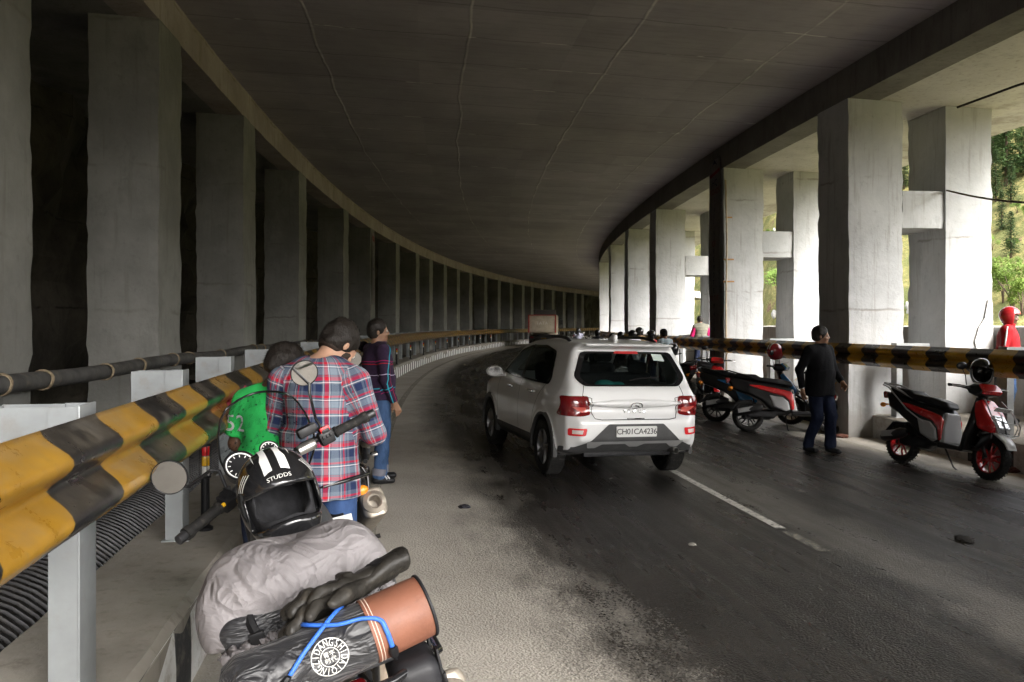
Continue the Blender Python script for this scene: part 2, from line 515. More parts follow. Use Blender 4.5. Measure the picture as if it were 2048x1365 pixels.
o = mb.build('road_marking', M_PAINT, smooth=3.2); tag(o, kind='structure')
mb = MB()
sweep([(169.95, road_z(169.95) + .004), (169.83, road_z(169.83) + .004)], stations(-6, 110, 0.8), mb=mb)
sweep([(166.59, road_z(166.59) + .004), (166.49, road_z(166.49) + .004)], stations(5.5, 6.1, 0.3), mb=mb)
sweep([(163.10, road_z(163.1) + .004), (162.98, road_z(162.98) + .004)], stations(-6, 110, 0.8), mb=mb)
o = mb.build('edge_marking', M_PAINT2, smooth=3.2); tag(o, kind='structure')

KT = 0.38
def rough_sweep(prof, ts, amp, sc):
    mb = sweep(prof, ts, closed=True, caps=True)
    v2 = []
    for p in mb.v:
        q = Vector(p)
        d = noise.noise_vector(q * sc) * amp
        v2.append((q.x + d.x, q.y + d.y, q.z + d.z))
    mb.v = v2
    return mb
zl = road_z(R_LK)
kt = stations(S0, 22, 0.16) + stations(22, S1, 0.8)[1:]
# kerb: painted face, then a plain top
mb = sweep([(R_LK - 0.004, zl - 0.05), (R_LK - 0.004, KT * 0.5), (R_LK + 0.004, KT - 0.03)], kt)
o = mb.build('kerb', M_KERB, smooth=3.2); tag(o, kind='structure')
mb = rough_sweep([(R_LK, zl - .2), (R_LK, KT * 0.5), (R_LK, KT - 0.035), (R_LK + 0.035, KT), (R_LK + .3, KT + .004), (R_LK + 0.57, KT), (R_LK + 0.58, KT - .25), (R_LK + 0.58, zl - .2)], kt, 0.009, 3.2)
o = mb.build('footway', M_PAVE, smooth=0.7); tag(o, kind='structure')
M_DRAIN = mat('drain_floor', (0.05, 0.045, 0.04), 0.8, 0, 0.4, 3, 0.5, 20)
mb = sweep([(171.0, 0.0), (172.0, -0.04), (174, 0.0), (176.5, 0.1)], ts)
o = mb.build('drain_ground', M_DRAIN, smooth=3.2); tag(o, kind='structure')
zr = road_z(R_RK)
KR = zr + 0.36
mb = MB()
def m_kerb_r():
    n = N('kerb_blocks')
    uv = n.coord('UV'); s = n.sep(uv); co = n.coord()
    f = n.math('FRACT', n.math('ADD', n.math('DIVIDE', s[0], 1.66), 0.19))
    k = n.ramp(f, 0.49, 0.5)
    wear = n.noise(co, 7, 7, 0.7)
    w = n.mix(n.ramp(wear, 0.4, 0.7), (0.42, 0.41, 0.39), (0.26, 0.24, 0.21))
    b = n.mix(n.ramp(wear, 0.5, 0.8), (0.02, 0.02, 0.02), (0.12, 0.11, 0.09))
    return n.set(color=n.mix(k, w, b), rough=0.8, normal=n.bump(n.noise(co, 12, 6, 0.7), 0.5, 0.02))
sweep([(R_RK + .006, zr - .05), (R_RK + .006, KR - 0.02)], stations(S0, S1, 0.8), mb=mb)
o = mb.build('kerb_right', m_kerb_r(), smooth=3.2); tag(o, kind='structure')
mb = rough_sweep([(R_RK, zr - .3), (R_RK, KR - .02), (R_RK - .03, KR), (160.6, KR + .01), (158.9, KR), (158.9, zr - .6)], stations(S0, S1, 0.4), 0.008, 2.0)
o = mb.build('pavement', M_PAVE, smooth=0.7); tag(o, kind='structure')

# ------------------------------------------------------------------ gallery roof
g_roof = empty('gallery_roof', 'dark concrete roof slab over the whole curved road with its two edge beams', 'roof', pol(167.5, t_of(30), roof_z(167.5)))
def at_root(o, root):
    o.parent = root
    o.matrix_parent_inverse = root.matrix_basis.inverted()
    return o
tr = stations(ROOF0, S1, 0.8)
RL_, RR_ = 172.8, 162.7
def rz(R, h=0.0): return (R, roof_z(R) + h)
mb = MB()
sweep([rz(RR_ - .3, .52)] + [rz(RR_ + (RL_ - RR_) * i / 8, .52) for i in range(9)] + [rz(RL_ + .3, .52), rz(RL_ + .3, 1.2), rz(RR_ - .3, 1.2)], tr, True, True, mb=mb)
at_root(mb.build('slab', M_CEIL, smooth=0.5), g_roof)
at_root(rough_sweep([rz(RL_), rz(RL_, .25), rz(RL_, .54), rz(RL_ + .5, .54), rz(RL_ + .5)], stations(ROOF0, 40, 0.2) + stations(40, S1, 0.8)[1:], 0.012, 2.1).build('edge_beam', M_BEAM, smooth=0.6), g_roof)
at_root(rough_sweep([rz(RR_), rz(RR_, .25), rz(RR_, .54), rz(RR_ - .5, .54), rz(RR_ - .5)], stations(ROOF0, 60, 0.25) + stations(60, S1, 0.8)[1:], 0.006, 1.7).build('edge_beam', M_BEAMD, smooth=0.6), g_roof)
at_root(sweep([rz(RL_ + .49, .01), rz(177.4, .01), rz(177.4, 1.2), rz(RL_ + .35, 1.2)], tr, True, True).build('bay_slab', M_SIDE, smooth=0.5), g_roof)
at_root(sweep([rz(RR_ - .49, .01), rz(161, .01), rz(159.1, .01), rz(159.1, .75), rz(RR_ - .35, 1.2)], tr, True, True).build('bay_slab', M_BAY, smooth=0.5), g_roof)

# ------------------------------------------------------------------ pillars
ORD = ['first', 'second', 'third', 'fourth', 'fifth', 'sixth', 'seventh', 'eighth', 'ninth', 'tenth', 'eleventh', 'twelfth', 'thirteenth', 'fourteenth',
       'fifteenth', 'sixteenth', 'seventeenth', 'eighteenth', 'nineteenth', 'twentieth', 'twenty-first', 'twenty-second', 'twenty-third']
def pillar_bm(w, dep, z0, z1, seed, ztilt=0.0, amp=0.011, step=0.14, lifts=True, caps=False):
    """rough cast pillar: x 0..w (away from the road), y 0..dep (along the road)"""
    nx, ny, nz = max(2, int(w / step)), max(2, int(dep / step)), max(2, int((z1 - z0) / step))
    bm = bmesh.new()
    vs = {}
    def vert(i, j, k):
        key = (i, j, k)
        if key not in vs:
            p = Vector((w * i / nx, dep * j / ny, z0 + (z1 - z0) * k / nz))
            if k == nz: p.z += ztilt * p.x
            q = p + Vector((seed * 7.3, seed * 3.1, seed))
            d = noise.noise_vector(q * 1.1) * amp * 1.3 + noise.noise_vector(q * 5.2) * amp * 0.6
            if lifts:
                l = noise.cell(Vector((seed, math.floor((p.z + 0.4) / 1.75), 2.0))) - 0.5
                d.x += l * 0.018; d.y += l * 0.016
            ne = (i in (0, nx)) + (j in (0, ny))
            if ne == 2:
                c = Vector((w / 2 - p.x, dep / 2 - p.y, 0)).normalized()
                d += c * (0.016 + 0.022 * noise.noise(q * 5.0) + .012 * noise.noise(q * 13))
            if k in (0, nz): d.z = 0
            vs[key] = bm.verts.new(p + d)
        return vs[key]
    for i in range(nx):
        for k in range(nz):
            bm.faces.new((vert(i, 0, k), vert(i + 1, 0, k), vert(i + 1, 0, k + 1), vert(i, 0, k + 1)))
            bm.faces.new((vert(i, ny, k), vert(i, ny, k + 1), vert(i + 1, ny, k + 1), vert(i + 1, ny, k)))
    for j in range(ny):
        for k in range(nz):
            bm.faces.new((vert(0, j, k), vert(0, j, k + 1), vert(0, j + 1, k + 1), vert(0, j + 1, k)))
            bm.faces.new((vert(nx, j, k), vert(nx, j + 1, k), vert(nx, j + 1, k + 1), vert(nx, j, k + 1)))
    if caps:
        for i in range(nx):
            for j in range(ny):
                bm.faces.new((vert(i, j, 0), vert(i, j + 1, 0), vert(i + 1, j + 1, 0), vert(i + 1, j, 0)))
                bm.faces.new((vert(i, j, nz), vert(i + 1, j, nz), vert(i + 1, j + 1, nz), vert(i, j + 1, nz)))
    return bm
FLIP = Matrix.Scale(-1, 4, (1, 0, 0))
def fl(bm):
    bm.transform(FLIP); bmesh.ops.reverse_faces(bm, faces=bm.faces[:]); return bm
def bm_obj(name, bm, m, parent=None, smooth=0.6):
    me = bpy.data.meshes.new(name)
    bm.to_mesh(me); bm.free()
    return link(name, me, m, parent, smooth)
# left row: near corner of each seen at these photo columns
LX = [None, 318, 488, 598, 687, 741, 792, 832, 859, 888, 914, 939, 969, 996, 1020, 1044, 1062, 1082, 1104, 1126, 1148, 1163]
def t_at_px(u, R, lo, hi):
    """angle on the circle R where it crosses the sight line through photo column u"""
    f = lambda t: (pol(R, t).x) * 1600 / pol(R, t).y - (u - 1024)
    for _ in range(60):
        m = (lo + hi) / 2
        if f(m) < 0: lo = m
        else: hi = m
    return (lo + hi) / 2
lt = []
for i, u in enumerate(LX):
    if u is None: lt.append(None)
    else: lt.append(t_at_px(u, RL_ - .004, t_of(2.5), t_of(140)))
lt[0] = t_at_px(66, RL_ - .004, t_of(2.5), t_of(12)) - 1.0 / RL_
src = []
for i, t in enumerate(lt):
    lab = '%s grey concrete pillar from the camera along the dark rock side' % ORD[i]
    if i == 0: lab = 'nearest grey concrete pillar, cut off by the left edge of the photo'
    if i == 5: lab = 'grey concrete pillar on the rock side with a narrow white banner hung down it'
    ztop = roof_z(RL_) + 0.006
    if i < 5:
        o = bm_obj('concrete_pillar', fl(pillar_bm(0.9, 1.0, -0.2, ztop, i + 1, SL_ROOF)), M_SIDE)
        src.append(o)
    else:
        o = src[1 + i % 4].copy(); COL.objects.link(o)
    o.matrix_world = fan(t, RL_ - .004)
    tag(o, lab, 'pillar', 'concrete pillars along the rock side')
# right row: portal frames of two pillars and a cross beam
RXU = [1697, 1447, 1312, 1257, 1221, 1191]
def t_at_px_r(u, lo, hi):
    f = lambda t: (pol(RR_ + .004, t).x) * 1600 / pol(RR_ + .004, t).y - (u - 1024)
    for _ in range(60):
        m = (lo + hi) / 2
        if f(m) > 0: lo = m
        else: hi = m
    return (lo + hi) / 2
rtv = [t_at_px_r(u, t_of(4), t_of(46)) for u in RXU]
dt = (rtv[4] - rtv[1]) / 3
while len(rtv) < 15: rtv.append(rtv[-1] + dt)
rtv = [rtv[0] - 2 * dt, rtv[0] - dt] + rtv
rsrc = []
for i, t in enumerate(rtv):
    k = i - 2
    z1 = roof_z(RR_) + 0.006
    if k >= 0:
        lab = '%s white portal frame from the right edge of the photo' % ORD[k]
        if k == 0: lab = 'nearest whitewashed portal frame with peeled white patch, its outer pillar at the right edge'
        if k == 1: lab = 'whitewashed portal frame carrying the tall printed banner on its road side'
    else:
        lab = 'whitewashed portal frame beside the camera, outside the photo' if k == -1 else 'whitewashed portal frame behind the camera'
    root = empty('portal_frame', lab, 'frame', mat=fan(t, RR_ + .004), group='portal frames on the open side')
    if i < 5:
        a = bm_obj('inner_pillar', pillar_bm(0.93, 1.0, zr - .2, z1, 30 + i, -SL_ROOF), M_WHITE, root)
        b0 = pillar_bm(0.82, 1.0, zr - .2, z1 - .06, 40 + i, -SL_ROOF)
        b0.transform(Matrix.Translation((1.64, 0, 0)))
        b = bm_obj('outer_pillar', b0, M_WHITE, root)
        c0 = pillar_bm(0.74, 0.94, EYE + 1.56, EYE + 2.15, 50 + i, 0, lifts=False, caps=True)
        c0.transform(Matrix.Translation((0.915, 0.022, 0)))
        c = bm_obj('cross_beam', c0, M_WHITE, root)
        rsrc.append((a, b, c))
    else:
        for q in rsrc[i % 5]:
            w = q.copy(); COL.objects.link(w); w.parent = root
# parapet between the outer pillars
def m_par(): return m_concrete('parapet_concrete', (0.30, 0.29, 0.275), (0.42, 0.41, 0.39), 1.2, (0.10, 0.09, 0.07), 0.6)
mb = rough_sweep([(160.2, KR - .02), (160.2, EYE - .02), (159.95, EYE), (159.95, KR - .02)], stations(S0, S1, 0.4), 0.01, 2.3)
o = mb.build('parapet', m_par(), smooth=0.7)
tag(o, 'low grey concrete parapet wall along the open outer edge behind the frames', 'wall')
# rock face behind the left pillars
mb = MB()
tk = stations(ROOF0 - 6, S1, 0.5)
cols = [0.1 + 0.42 * i for i in range(15)]
v, f = [], []
for t in tk:
    for z in cols:
        q = pol(176.3, t, z)
        d = noise.fractal(q * 0.55, 0.9, 2.1, 5) * 0.55 + 0.12 * noise.noise(q * 2.7)
        v.append(pol(176.3 + d - 0.08 * z, t, z - .2))
for j in range(len(tk) - 1):
    for i in range(len(cols) - 1):
        a = j * len(cols) + i
        f.append((a, a + 1, a + 1 + len(cols), a + len(cols)))
mb.add(v, f)
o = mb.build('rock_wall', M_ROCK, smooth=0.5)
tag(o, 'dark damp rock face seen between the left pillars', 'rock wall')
# ------------------------------------------------------------------ guardrails
def w_profile(R, zt, side, h=0.325, dep=0.085):
    """W-beam cross-section, corrugation towards the road; side=+1: road lies at smaller R"""
    pts = []
    n = 22
    for i in range(n + 1):
        a = i / n
        q = 0.5 - 0.5 * math.cos(4 * PI * a)
        q = q ** 0.75
        pts.append((R - side * dep * q, zt - h * a))
    pts = [(R + side * 0.012, zt - 0.012)] + pts + [(R + side * 0.012, zt - h + 0.012)]
    return pts
def guardrail(name, label, R, side, zt, s0, s1, post_dR, base_z, post_sp, phase, refl_sp, refl_ph, refl_side, spacer=True):
    root = empty(name, label, 'guardrail', pol(R, t_of(10), base_z))
    ts = stations(s0, 26, 0.2) + stations(26, s1, 1.0)[1:]
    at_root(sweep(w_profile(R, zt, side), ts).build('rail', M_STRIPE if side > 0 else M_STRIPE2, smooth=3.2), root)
    # one post: folded channel with a spacer towards the rail
    mb = MB()
    top = zt - base_z + 0.012
    w, dpt, th = 0.15, 0.085, 0.006
    X = side * -1.0     # fan() X points to smaller R
    mb.box((0, 0, top / 2), (th * 1.5, w, top), bev=.003)
    mb.box((dpt / 2 * X + 0.004 * X, -w / 2 + th / 2 + .001, top / 2 - .001), (dpt, th, top - .006))
    mb.box((dpt / 2 * X + 0.004 * X, w / 2 - th / 2 - .001, top / 2 - .001), (dpt, th, top - .006))
    if spacer:
        gap = post_dR - 0.09
        for yy in (-w / 2 + .02, w / 2 - .02):
            mb.box((X * -1 * -1 * (dpt + gap / 2) , yy, top - 0.17), (gap, .006, .33))
        mb.box((X * (dpt + gap - .004), 0, top - 0.17), (.006, w - .05, .326))
    mb.box((X * 0.03, 0, 0.004), (0.15, 0.2, 0.012), bev=.003)
    p0 = None
    s = phase
    m = M_GALV if side > 0 else M_GALVD
    while s < s1 - 1:
        if p0 is None:
            p0 = o = mb.build('post', m, None, 0.5)
        else:
            o = p0.copy(); COL.objects.link(o)
        at_root(o, root)
        o.matrix_parent_inverse = root.matrix_basis.inverted()
        o.matrix_basis = Matrix.Translation((0, 0, base_z)) @ fan(t_of(s), R + side * post_dR + (max(-.21, min(.12, .085 * (s - 5))) if side > 0 else 0))
        s += post_sp
    mb = MB()
    # trapezoid reflector standing out of the rail valley
    xo, dz = 0.0, 0.065
    poly = [(-0.02, -0.062), (0.062, -0.04), (0.062, 0.04), (-0.02, 0.062)]
    bm = bmesh.new()
    vs = [bm.verts.new((X * (0.005 + 0.085 * (0.5 + 0.5 * (p[0] / 0.06))), -0.02 * refl_side, p[1])) for p in poly]
    f = bm.faces.new(vs)
    g = bmesh.ops.extrude_face_region(bm, geom=[f])
    for q in g['geom']:
        if isinstance(q, bmesh.types.BMVert): q.co.y += 0.008
    mb.bm(bm)
    mb.box((X * 0.006, 0, 0), (0.006, 0.05, 0.07), mi=1)
    r0 = None
    s = refl_ph
    while s < s1 - 4 and s < 80:
        if r0 is None: r0 = o = mb.build('reflector', [M_AMBER, M_GALV], None, 0.5)
        else:
            o = r0.copy(); COL.objects.link(o)
        o.parent = root
        o.matrix_parent_inverse = root.matrix_basis.inverted()
        o.matrix_basis = Matrix.Translation((0, 0, zt - 0.1625)) @ fan(t_of(s), R)
        s += refl_sp
    mb = MB()
    b0 = None
    s = phase
    while s < min(s1, 45):
        if b0 is None:
            mb.lathe([(0.0, 0.012), (0.016, 0.01), (0.018, 0.0)], 8, Matrix.Rotation(0 if X > 0 else PI, 4, 'Z'))
            b0 = o = mb.build('bolt', M_GALVD, None, 0.5)
        else:
            o = b0.copy(); COL.objects.link(o)
        o.parent = root
        o.matrix_parent_inverse = root.matrix_basis.inverted()
        o.matrix_basis = Matrix.Translation((0, 0, zt - 0.1625)) @ fan(t_of(s), R)
        s += post_sp
    return root
def m_amber():
    n = N('amber_reflector')
    co = n.coord()
    return n.set(color=(0.85, 0.27, 0.02), rough=0.25, normal=n.bump(n.voronoi(co, 120), 0.4, 0.004), coat=0.6)
M_AMBER = m_amber()
RAIL_R = 170.62
guardrail('guardrail', 'yellow and black striped steel guardrail on galvanised posts along the left kerb', RAIL_R, 1, EYE - 0.265, -3.5, 112, 0.28, KT, 2.04, 2.75 + 0.05, 4.08, 5.3, 1)
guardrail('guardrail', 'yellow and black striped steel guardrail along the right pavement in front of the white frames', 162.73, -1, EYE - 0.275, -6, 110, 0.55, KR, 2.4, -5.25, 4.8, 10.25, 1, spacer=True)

# ------------------------------------------------------------------ delineator bollards on the left kerb
M_RED = mat('red_lens', (0.75, 0.02, 0.02), 0.2, 0, 0.1, 10, coat=0.5)
M_YEL = mat('yellow_lens', (0.85, 0.48, 0.02), 0.25, 0, 0.1, 10, coat=0.5)
M_WHT = mat('white_lens', (0.75, 0.74, 0.72), 0.3, 0, 0.1, 10, coat=0.4)
def bollard(s, lab):
    root = empty('delineator_post', lab, 'delineator', mat=Matrix.Translation((0, 0, KT)) @ fan(t_of(s), R_LK + (0.21 if s < 6 else 0.12)), group='banded delineator posts on the left kerb')
    if bollard.src:
        for q in bollard.src:
            w = q.copy(); COL.objects.link(w); w.parent = root
        return
    Z = Matrix.Rotation(-PI / 2, 4, 'Y')
    P = []
    mb = MB(); mb.lathe([(0, 0), (.045, 0), (.045, .02), (.026, .03), (.024, .31), (.034, .315), (.034, .325), (0, .325)], 18, Z); P.append(mb.build('pole', M_BLACKP, root))
    for nm, m, a in (('white_band', M_WHT, .326), ('yellow_band', M_YEL, .386), ('red_band', M_RED, .446)):
        mb = MB(); mb.lathe([(0, a), (.024, a), (.025, a + .004), (.025, a + .052), (.024, a + .055), (0, a + .055)], 18, Z); P.append(mb.build(nm, m, root))
    mb = MB(); mb.lathe([(0, .503), (.034, .503), (.034, .514), (.02, .52), (0, .521)], 18, Z)
    for k in range(6):
        a = k * PI / 3
        mb.tube([(.032 * math.cos(a), .032 * math.sin(a), .318), (.032 * math.cos(a), .032 * math.sin(a), .508)], .0025, 5)
    P.append(mb.build('cage', M_BLACKP, root))
    bollard.src = P
bollard.src = None
bollard(5.0, 'nearest banded delineator post, just left of the foreground motorcycle handlebar')
for k in range(1, 14):
    bollard(5.0 + 4.08 * k, '%s red, yellow and white banded delineator post from the camera on the left kerb' % ORD[k])

# ------------------------------------------------------------------ pipe on the left pillars, corrugated drain pipe
M_PIPE = mat('grey_pipe', (0.075, 0.073, 0.07), 0.55, 0, 0.3, 3.5, 0.15, 25, dirt=((0.19, 0.16, 0.12), 0.45))
g = empty('pipe', 'dark grey pipe tied along the front of the rock-side pillars', 'pipe', pol(172.65, t_of(6), 1.1))
pz = lambda s: EYE - 0.46 + 0.015 * math.sin(s * 1.3)
pts = [pol(172.66 + 0.02 * math.sin(s * 0.9), t_of(s), pz(s)) for s in [-4 + 0.4 * i for i in range(110)]]
at_root(MB().tube(pts, 0.075, 14).build('pipe_run', M_PIPE, smooth=3.2), g)
M_ROPE = mat('hemp_rope', (0.22, 0.17, 0.11), 0.9, 0, 0.25, 30, 0.6, 160)
mb0 = None
rp = [lt[i] + d / RL_ for i in range(0, 6) for d in (0.12, 0.86)] + [lt[0] + 2.3 / RL_, lt[1] - 1.2 / RL_, lt[2] - 2.2 / RL_]
for k, t in enumerate(rp):
    if mb0 is None:
        ring = [(0.083 * math.cos(a), 0, 0.083 * math.sin(a)) for a in [2 * PI * i / 18 for i in range(18)]]
        mb = MB()
        for dy in (-.014, 0, .014): mb.tube([(p[0], dy + .01 * math.sin(i), p[2]) for i, p in enumerate(ring)], 0.0085, 6, closed=True)
        mb0 = o = mb.build('rope_tie', M_ROPE, None, 3.2)
    else:
        o = mb0.copy(); COL.objects.link(o)
    o.parent = g; o.matrix_parent_inverse = g.matrix_basis.inverted()
    o.matrix_basis = Matrix.Translation((0, 0, pz((t - T0) * R0))) @ fan(t, 172.66)
g = empty('drain_pipe', 'black corrugated plastic pipe lying in the drain behind the left guardrail', 'pipe', pol(171.85, t_of(4), 0))
v, f = [], []
n = 20
rings = []
s = -3.0
while s < 26:
    for q, r in ((0, .455), (.012, .49), (.038, .49), (.05, .455)): rings.append((s + q, r))
    s += 0.062
for s, r in rings:
    t = t_of(s)
    for k in range(n):
        a = -0.5 + (PI + 1.0) * k / (n - 1)
        v.append(pol(171.78 - r * math.cos(a), t, -0.18 + r * math.sin(a)))
for j in range(len(rings) - 1):
    for k in range(n - 1):
        f.append((j * n + k, j * n + k + 1, (j + 1) * n + k + 1, (j + 1) * n + k))
M_CORR = mat('corrugated_black_plastic', (0.016, 0.015, 0.015), 0.33, 0, 0.3, 4, 0.2, 18, dirt=((0.10, 0.085, 0.065), 0.5))
mb = MB(); mb.add(v, f)
at_root(mb.build('ribbed_pipe', M_CORR, smooth=0.9), g)
# ------------------------------------------------------------------ hillside beyond the open side
def hill_z(x, y):
    r = math.hypot(x, y); az = math.degrees(math.atan2(x, y))
    D = np.interp(az, [8, 12, 15, 18, 22, 28, 34, 60, 90, 140], [135, 132, 122, 86, 78, 72, 66, 62, 70, 90])
    top = np.interp(az, [8, 20, 28, 31.5, 33, 36, 45, 60, 90, 140], [75, 72, 60, 44, 36, 46, 40, 22, 10, 4])
    q = Vector((x, y, 0))
    n1 = noise.fractal(q * 0.018, 1.0, 2.0, 4) * 6.0
    n2 = noise.fractal(q * 0.12, 0.9, 2.1, 5) * 1.1
    z = -3.4 + 0.62 * max(0.0, r - D + n1 * 1.2) * (1.0 - math.exp(-max(0.0, r - D) / 9.0))
    zt = top + n1 * 0.8
    if z > zt * 0.8: z = zt * 0.8 + (zt * 0.2) * (1 - math.exp(-(z - zt * 0.8) / (zt * 0.2 + 0.01)))
    k = min(1.0, max(0.0, (r - D + 12) / 14))
    return z + n2 * k
def m_hill():
    n = N('hill_grass')
    pos = n.n('ShaderNodeNewGeometry').outputs['Position']
    a = n.noise(pos, 0.09, 7, 0.68)
    b = n.noise(pos, 0.55, 7, 0.72)
    c = n.noise(pos, 3.5, 5, 0.7)
    col = n.mix(n.ramp(a, 0.32, 0.62), (0.205, 0.195, 0.075), (0.125, 0.14, 0.05))
    col = n.mix(n.ramp(b, 0.45, 0.62), col, (0.29, 0.25, 0.10))
    col = n.mix(n.ramp(n.noise(pos, 0.3, 6, 0.75), 0.58, 0.66), col, (0.20, 0.13, 0.085))
    col = n.mix(n.ramp(n.noise(pos, 0.21, 7, 0.8), 0.62, 0.66), col, (0.22, 0.215, 0.205))
    col = n.mix(n.ramp(c, 0.5, 0.75, 0.0, 0.55), col, (0.045, 0.07, 0.018))
    h = n.math('ADD', c, n.math('MULTIPLY', b, 2.0))
    return n.set(color=col, rough=0.95, normal=n.bump(h, 0.8, 0.4), spec=0.1)
M_HILL = m_hill()
xs = list(np.arange(9, 60, 2.2)) + list(np.arange(60, 240, 3.2))
ys = list(np.arange(-90, 20, 6.0)) + list(np.arange(20, 260, 3.0))
mb = MB()
v = [(x, y, hill_z(x, y)) for x in xs for y in ys]
ny = len(ys)
f = [(i * ny + j, (i + 1) * ny + j, (i + 1) * ny + j + 1, i * ny + j + 1) for i in range(len(xs) - 1) for j in range(ny - 1)]
mb.add(v, f)
o = mb.build('hillside', M_HILL, smooth=0.9); tag(o, kind='structure')
mb = MB()
mb.add([(-1500, -1500, -3.6), (1500, -1500, -3.6), (1500, 1500, -3.6), (-1500, 1500, -3.6)], [(0, 1, 2, 3)])
o = mb.build('ground', M_HILL); tag(o, kind='structure')
# road and verge running on behind the camera, out in the open
M_ROADB = mat('dry_asphalt', (0.17, 0.155, 0.13), 0.9, 0, 0.25, 0.8, 0.5, 50)
mb = MB()
sweep([(177, -.05), (170.6, -.006), (162, -.19), (158.8, -.19)], stations(-60, S0, 1.5), mb=mb)
o = mb.build('approach_road', M_ROADB, smooth=3.2); tag(o, kind='structure')

# the mountainside is unseen, added left behind the camera to block sky light
mb = MB()
tk = stations(-70, ROOF0 - 1.0, 1.5)
v, f = [], []
nz_ = 16
for t in tk:
    for k in range(nz_):
        z = -.5 + k * 1.9
        q = pol(178.0 + k * .9, t, z)
        d = noise.fractal(q * .16, .9, 2.1, 5) * 1.6
        v.append(pol(178.0 + k * .9 + d, t, z))
for j in range(len(tk) - 1):
    for k in range(nz_ - 1):
        a = j * nz_ + k; f.append((a, a + 1, a + 1 + nz_, a + nz_))
mb.add(v, f)
o = mb.build('sky_blocking_mountainside', M_ROCK, smooth=.6); tag(o, kind='structure')

def m_leaf(name, a, b, c):
    n = N(name)
    oi = n.n('ShaderNodeObjectInfo')
    co = n.coord()
    col = n.mix(n.ramp(n.noise(co, 1.3, 3), 0.35, 0.65), a, b)
    col = n.mix(n.math('MULTIPLY', oi.outputs['Random'], 0.5), col, c)
    n.set(color=col, rough=0.7, spec=0.2)
    tr = n.n('ShaderNodeBsdfTranslucent'); n.put(tr.inputs[0], col)
    mx = n.n('ShaderNodeMixShader'); mx.inputs[0].default_value = 0.3
    n.t.links.new(n.p.outputs[0], mx.inputs[1]); n.t.links.new(tr.outputs[0], mx.inputs[2]); n.t.links.new(mx.outputs[0], n.out.inputs[0])
    return n.m
M_PINE = m_leaf('pine_needles', (0.045, 0.085, 0.032), (0.085, 0.125, 0.045), (0.05, 0.075, 0.045))
M_LEAF = m_leaf('bush_leaves', (0.12, 0.19, 0.035), (0.17, 0.24, 0.05), (0.09, 0.15, 0.04))
M_BARK = mat('bark', (0.09, 0.065, 0.045), 0.9, 0, 0.3, 5, 0.6, 25)
def conifer(seed, h=10.0, spread=0.2):
    rnd = random.Random(seed)
    tb = MB()
    tb.tube([(0, 0, -0.6), (0.03 * h * .2, 0, h * .4), (0, 0.02 * h * .3, h * .97)], [h * .018, h * .012, h * .003], 7)
    cv, cf = [], []
    z = h * 0.08
    while z < h * 0.985:
        k = (z / h)
        L = h * spread * (1 - k) ** 0.8 * rnd.uniform(0.8, 1.15) + 0.12
        nb = rnd.randint(5, 7)
        a0 = rnd.uniform(0, 6.28)
        for b in range(nb):
            if rnd.random() < 0.12: continue
            a = a0 + b * 2 * PI / nb + rnd.uniform(-.3, .3)
            Lb = L * rnd.uniform(0.65, 1.15)
            m = max(3, int(Lb / 0.22))
            for i in range(m):
                q = (i + 0.6) / m
                c = Vector((math.cos(a) * Lb * q, math.sin(a) * Lb * q, z - 0.22 * Lb * q * q + 0.1 * Lb * q + rnd.uniform(-.06, .06)))
                for w in range(3):
                    d = Vector((math.cos(a) + rnd.uniform(-.8, .8), math.sin(a) + rnd.uniform(-.8, .8), rnd.uniform(-.5, .35))).normalized()
                    s = d.cross(Vector((rnd.uniform(-.3, .3), rnd.uniform(-.3, .3), 1))).normalized()
                    ln, wd = rnd.uniform(.3, .55), rnd.uniform(.07, .15)
                    i0 = len(cv)
                    p = c + Vector((rnd.uniform(-.12, .12), rnd.uniform(-.12, .12), rnd.uniform(-.08, .08)))
                    cv += [p - s * wd, p + s * wd, p + d * ln]
                    cf.append((i0, i0 + 1, i0 + 2))
        z += h * rnd.uniform(0.018, 0.03)
    return tb, (cv, cf)
def broadleaf(seed, h=4.0, w=2.2, n=1500):
    rnd = random.Random(seed)
    tb = MB()
    tips = []
    for b in range(6):
        a = rnd.uniform(0, 6.28); L = rnd.uniform(.3, .75) * w
        tip = Vector((math.cos(a) * L, math.sin(a) * L, h * rnd.uniform(.45, .9)))
        tb.tube([(0, 0, -.5), (tip.x * .2, tip.y * .2, h * .3), tuple(tip)], [h * .022, h * .016, h * .004], 6)
        tips.append((tip, rnd.uniform(.35, .6) * w * .7))
    cv, cf = [], []
    for i in range(n):
        c, r = rnd.choice(tips)
        d = Vector((rnd.gauss(0, 1), rnd.gauss(0, 1), rnd.gauss(0, .9))).normalized() * r * rnd.uniform(.45, 1.05)
        p = c + d
        if p.z < h * .12: continue
        u = Vector((rnd.gauss(0, 1), rnd.gauss(0, 1), rnd.gauss(0, .6))).normalized()
        s = u.orthogonal().normalized()
        ln, wd = rnd.uniform(.12, .26), rnd.uniform(.06, .12)
        i0 = len(cv)
        cv += [p - s * wd, p + u * ln * .6 - s * wd * .3, p + u * ln, p + s * wd]
        cf.append((i0, i0 + 1, i0 + 2, i0 + 3))
    return tb, (cv, cf)
def tree_src(kind, seed, **kw):
    tb, (cv, cf) = conifer(seed, **kw) if kind == 'pine' else broadleaf(seed, **kw)
    root = empty('tmp', None, None)
    a = tb.build('trunk', M_BARK, root, 3.2)
    mb = MB(); mb.add(cv, cf)
    me = bpy.data.meshes.new('crown'); me.from_pydata([tuple(p) for p in cv], [], cf)
    b = link('crown', me, M_PINE if kind == 'pine' else M_LEAF, root)
    return root
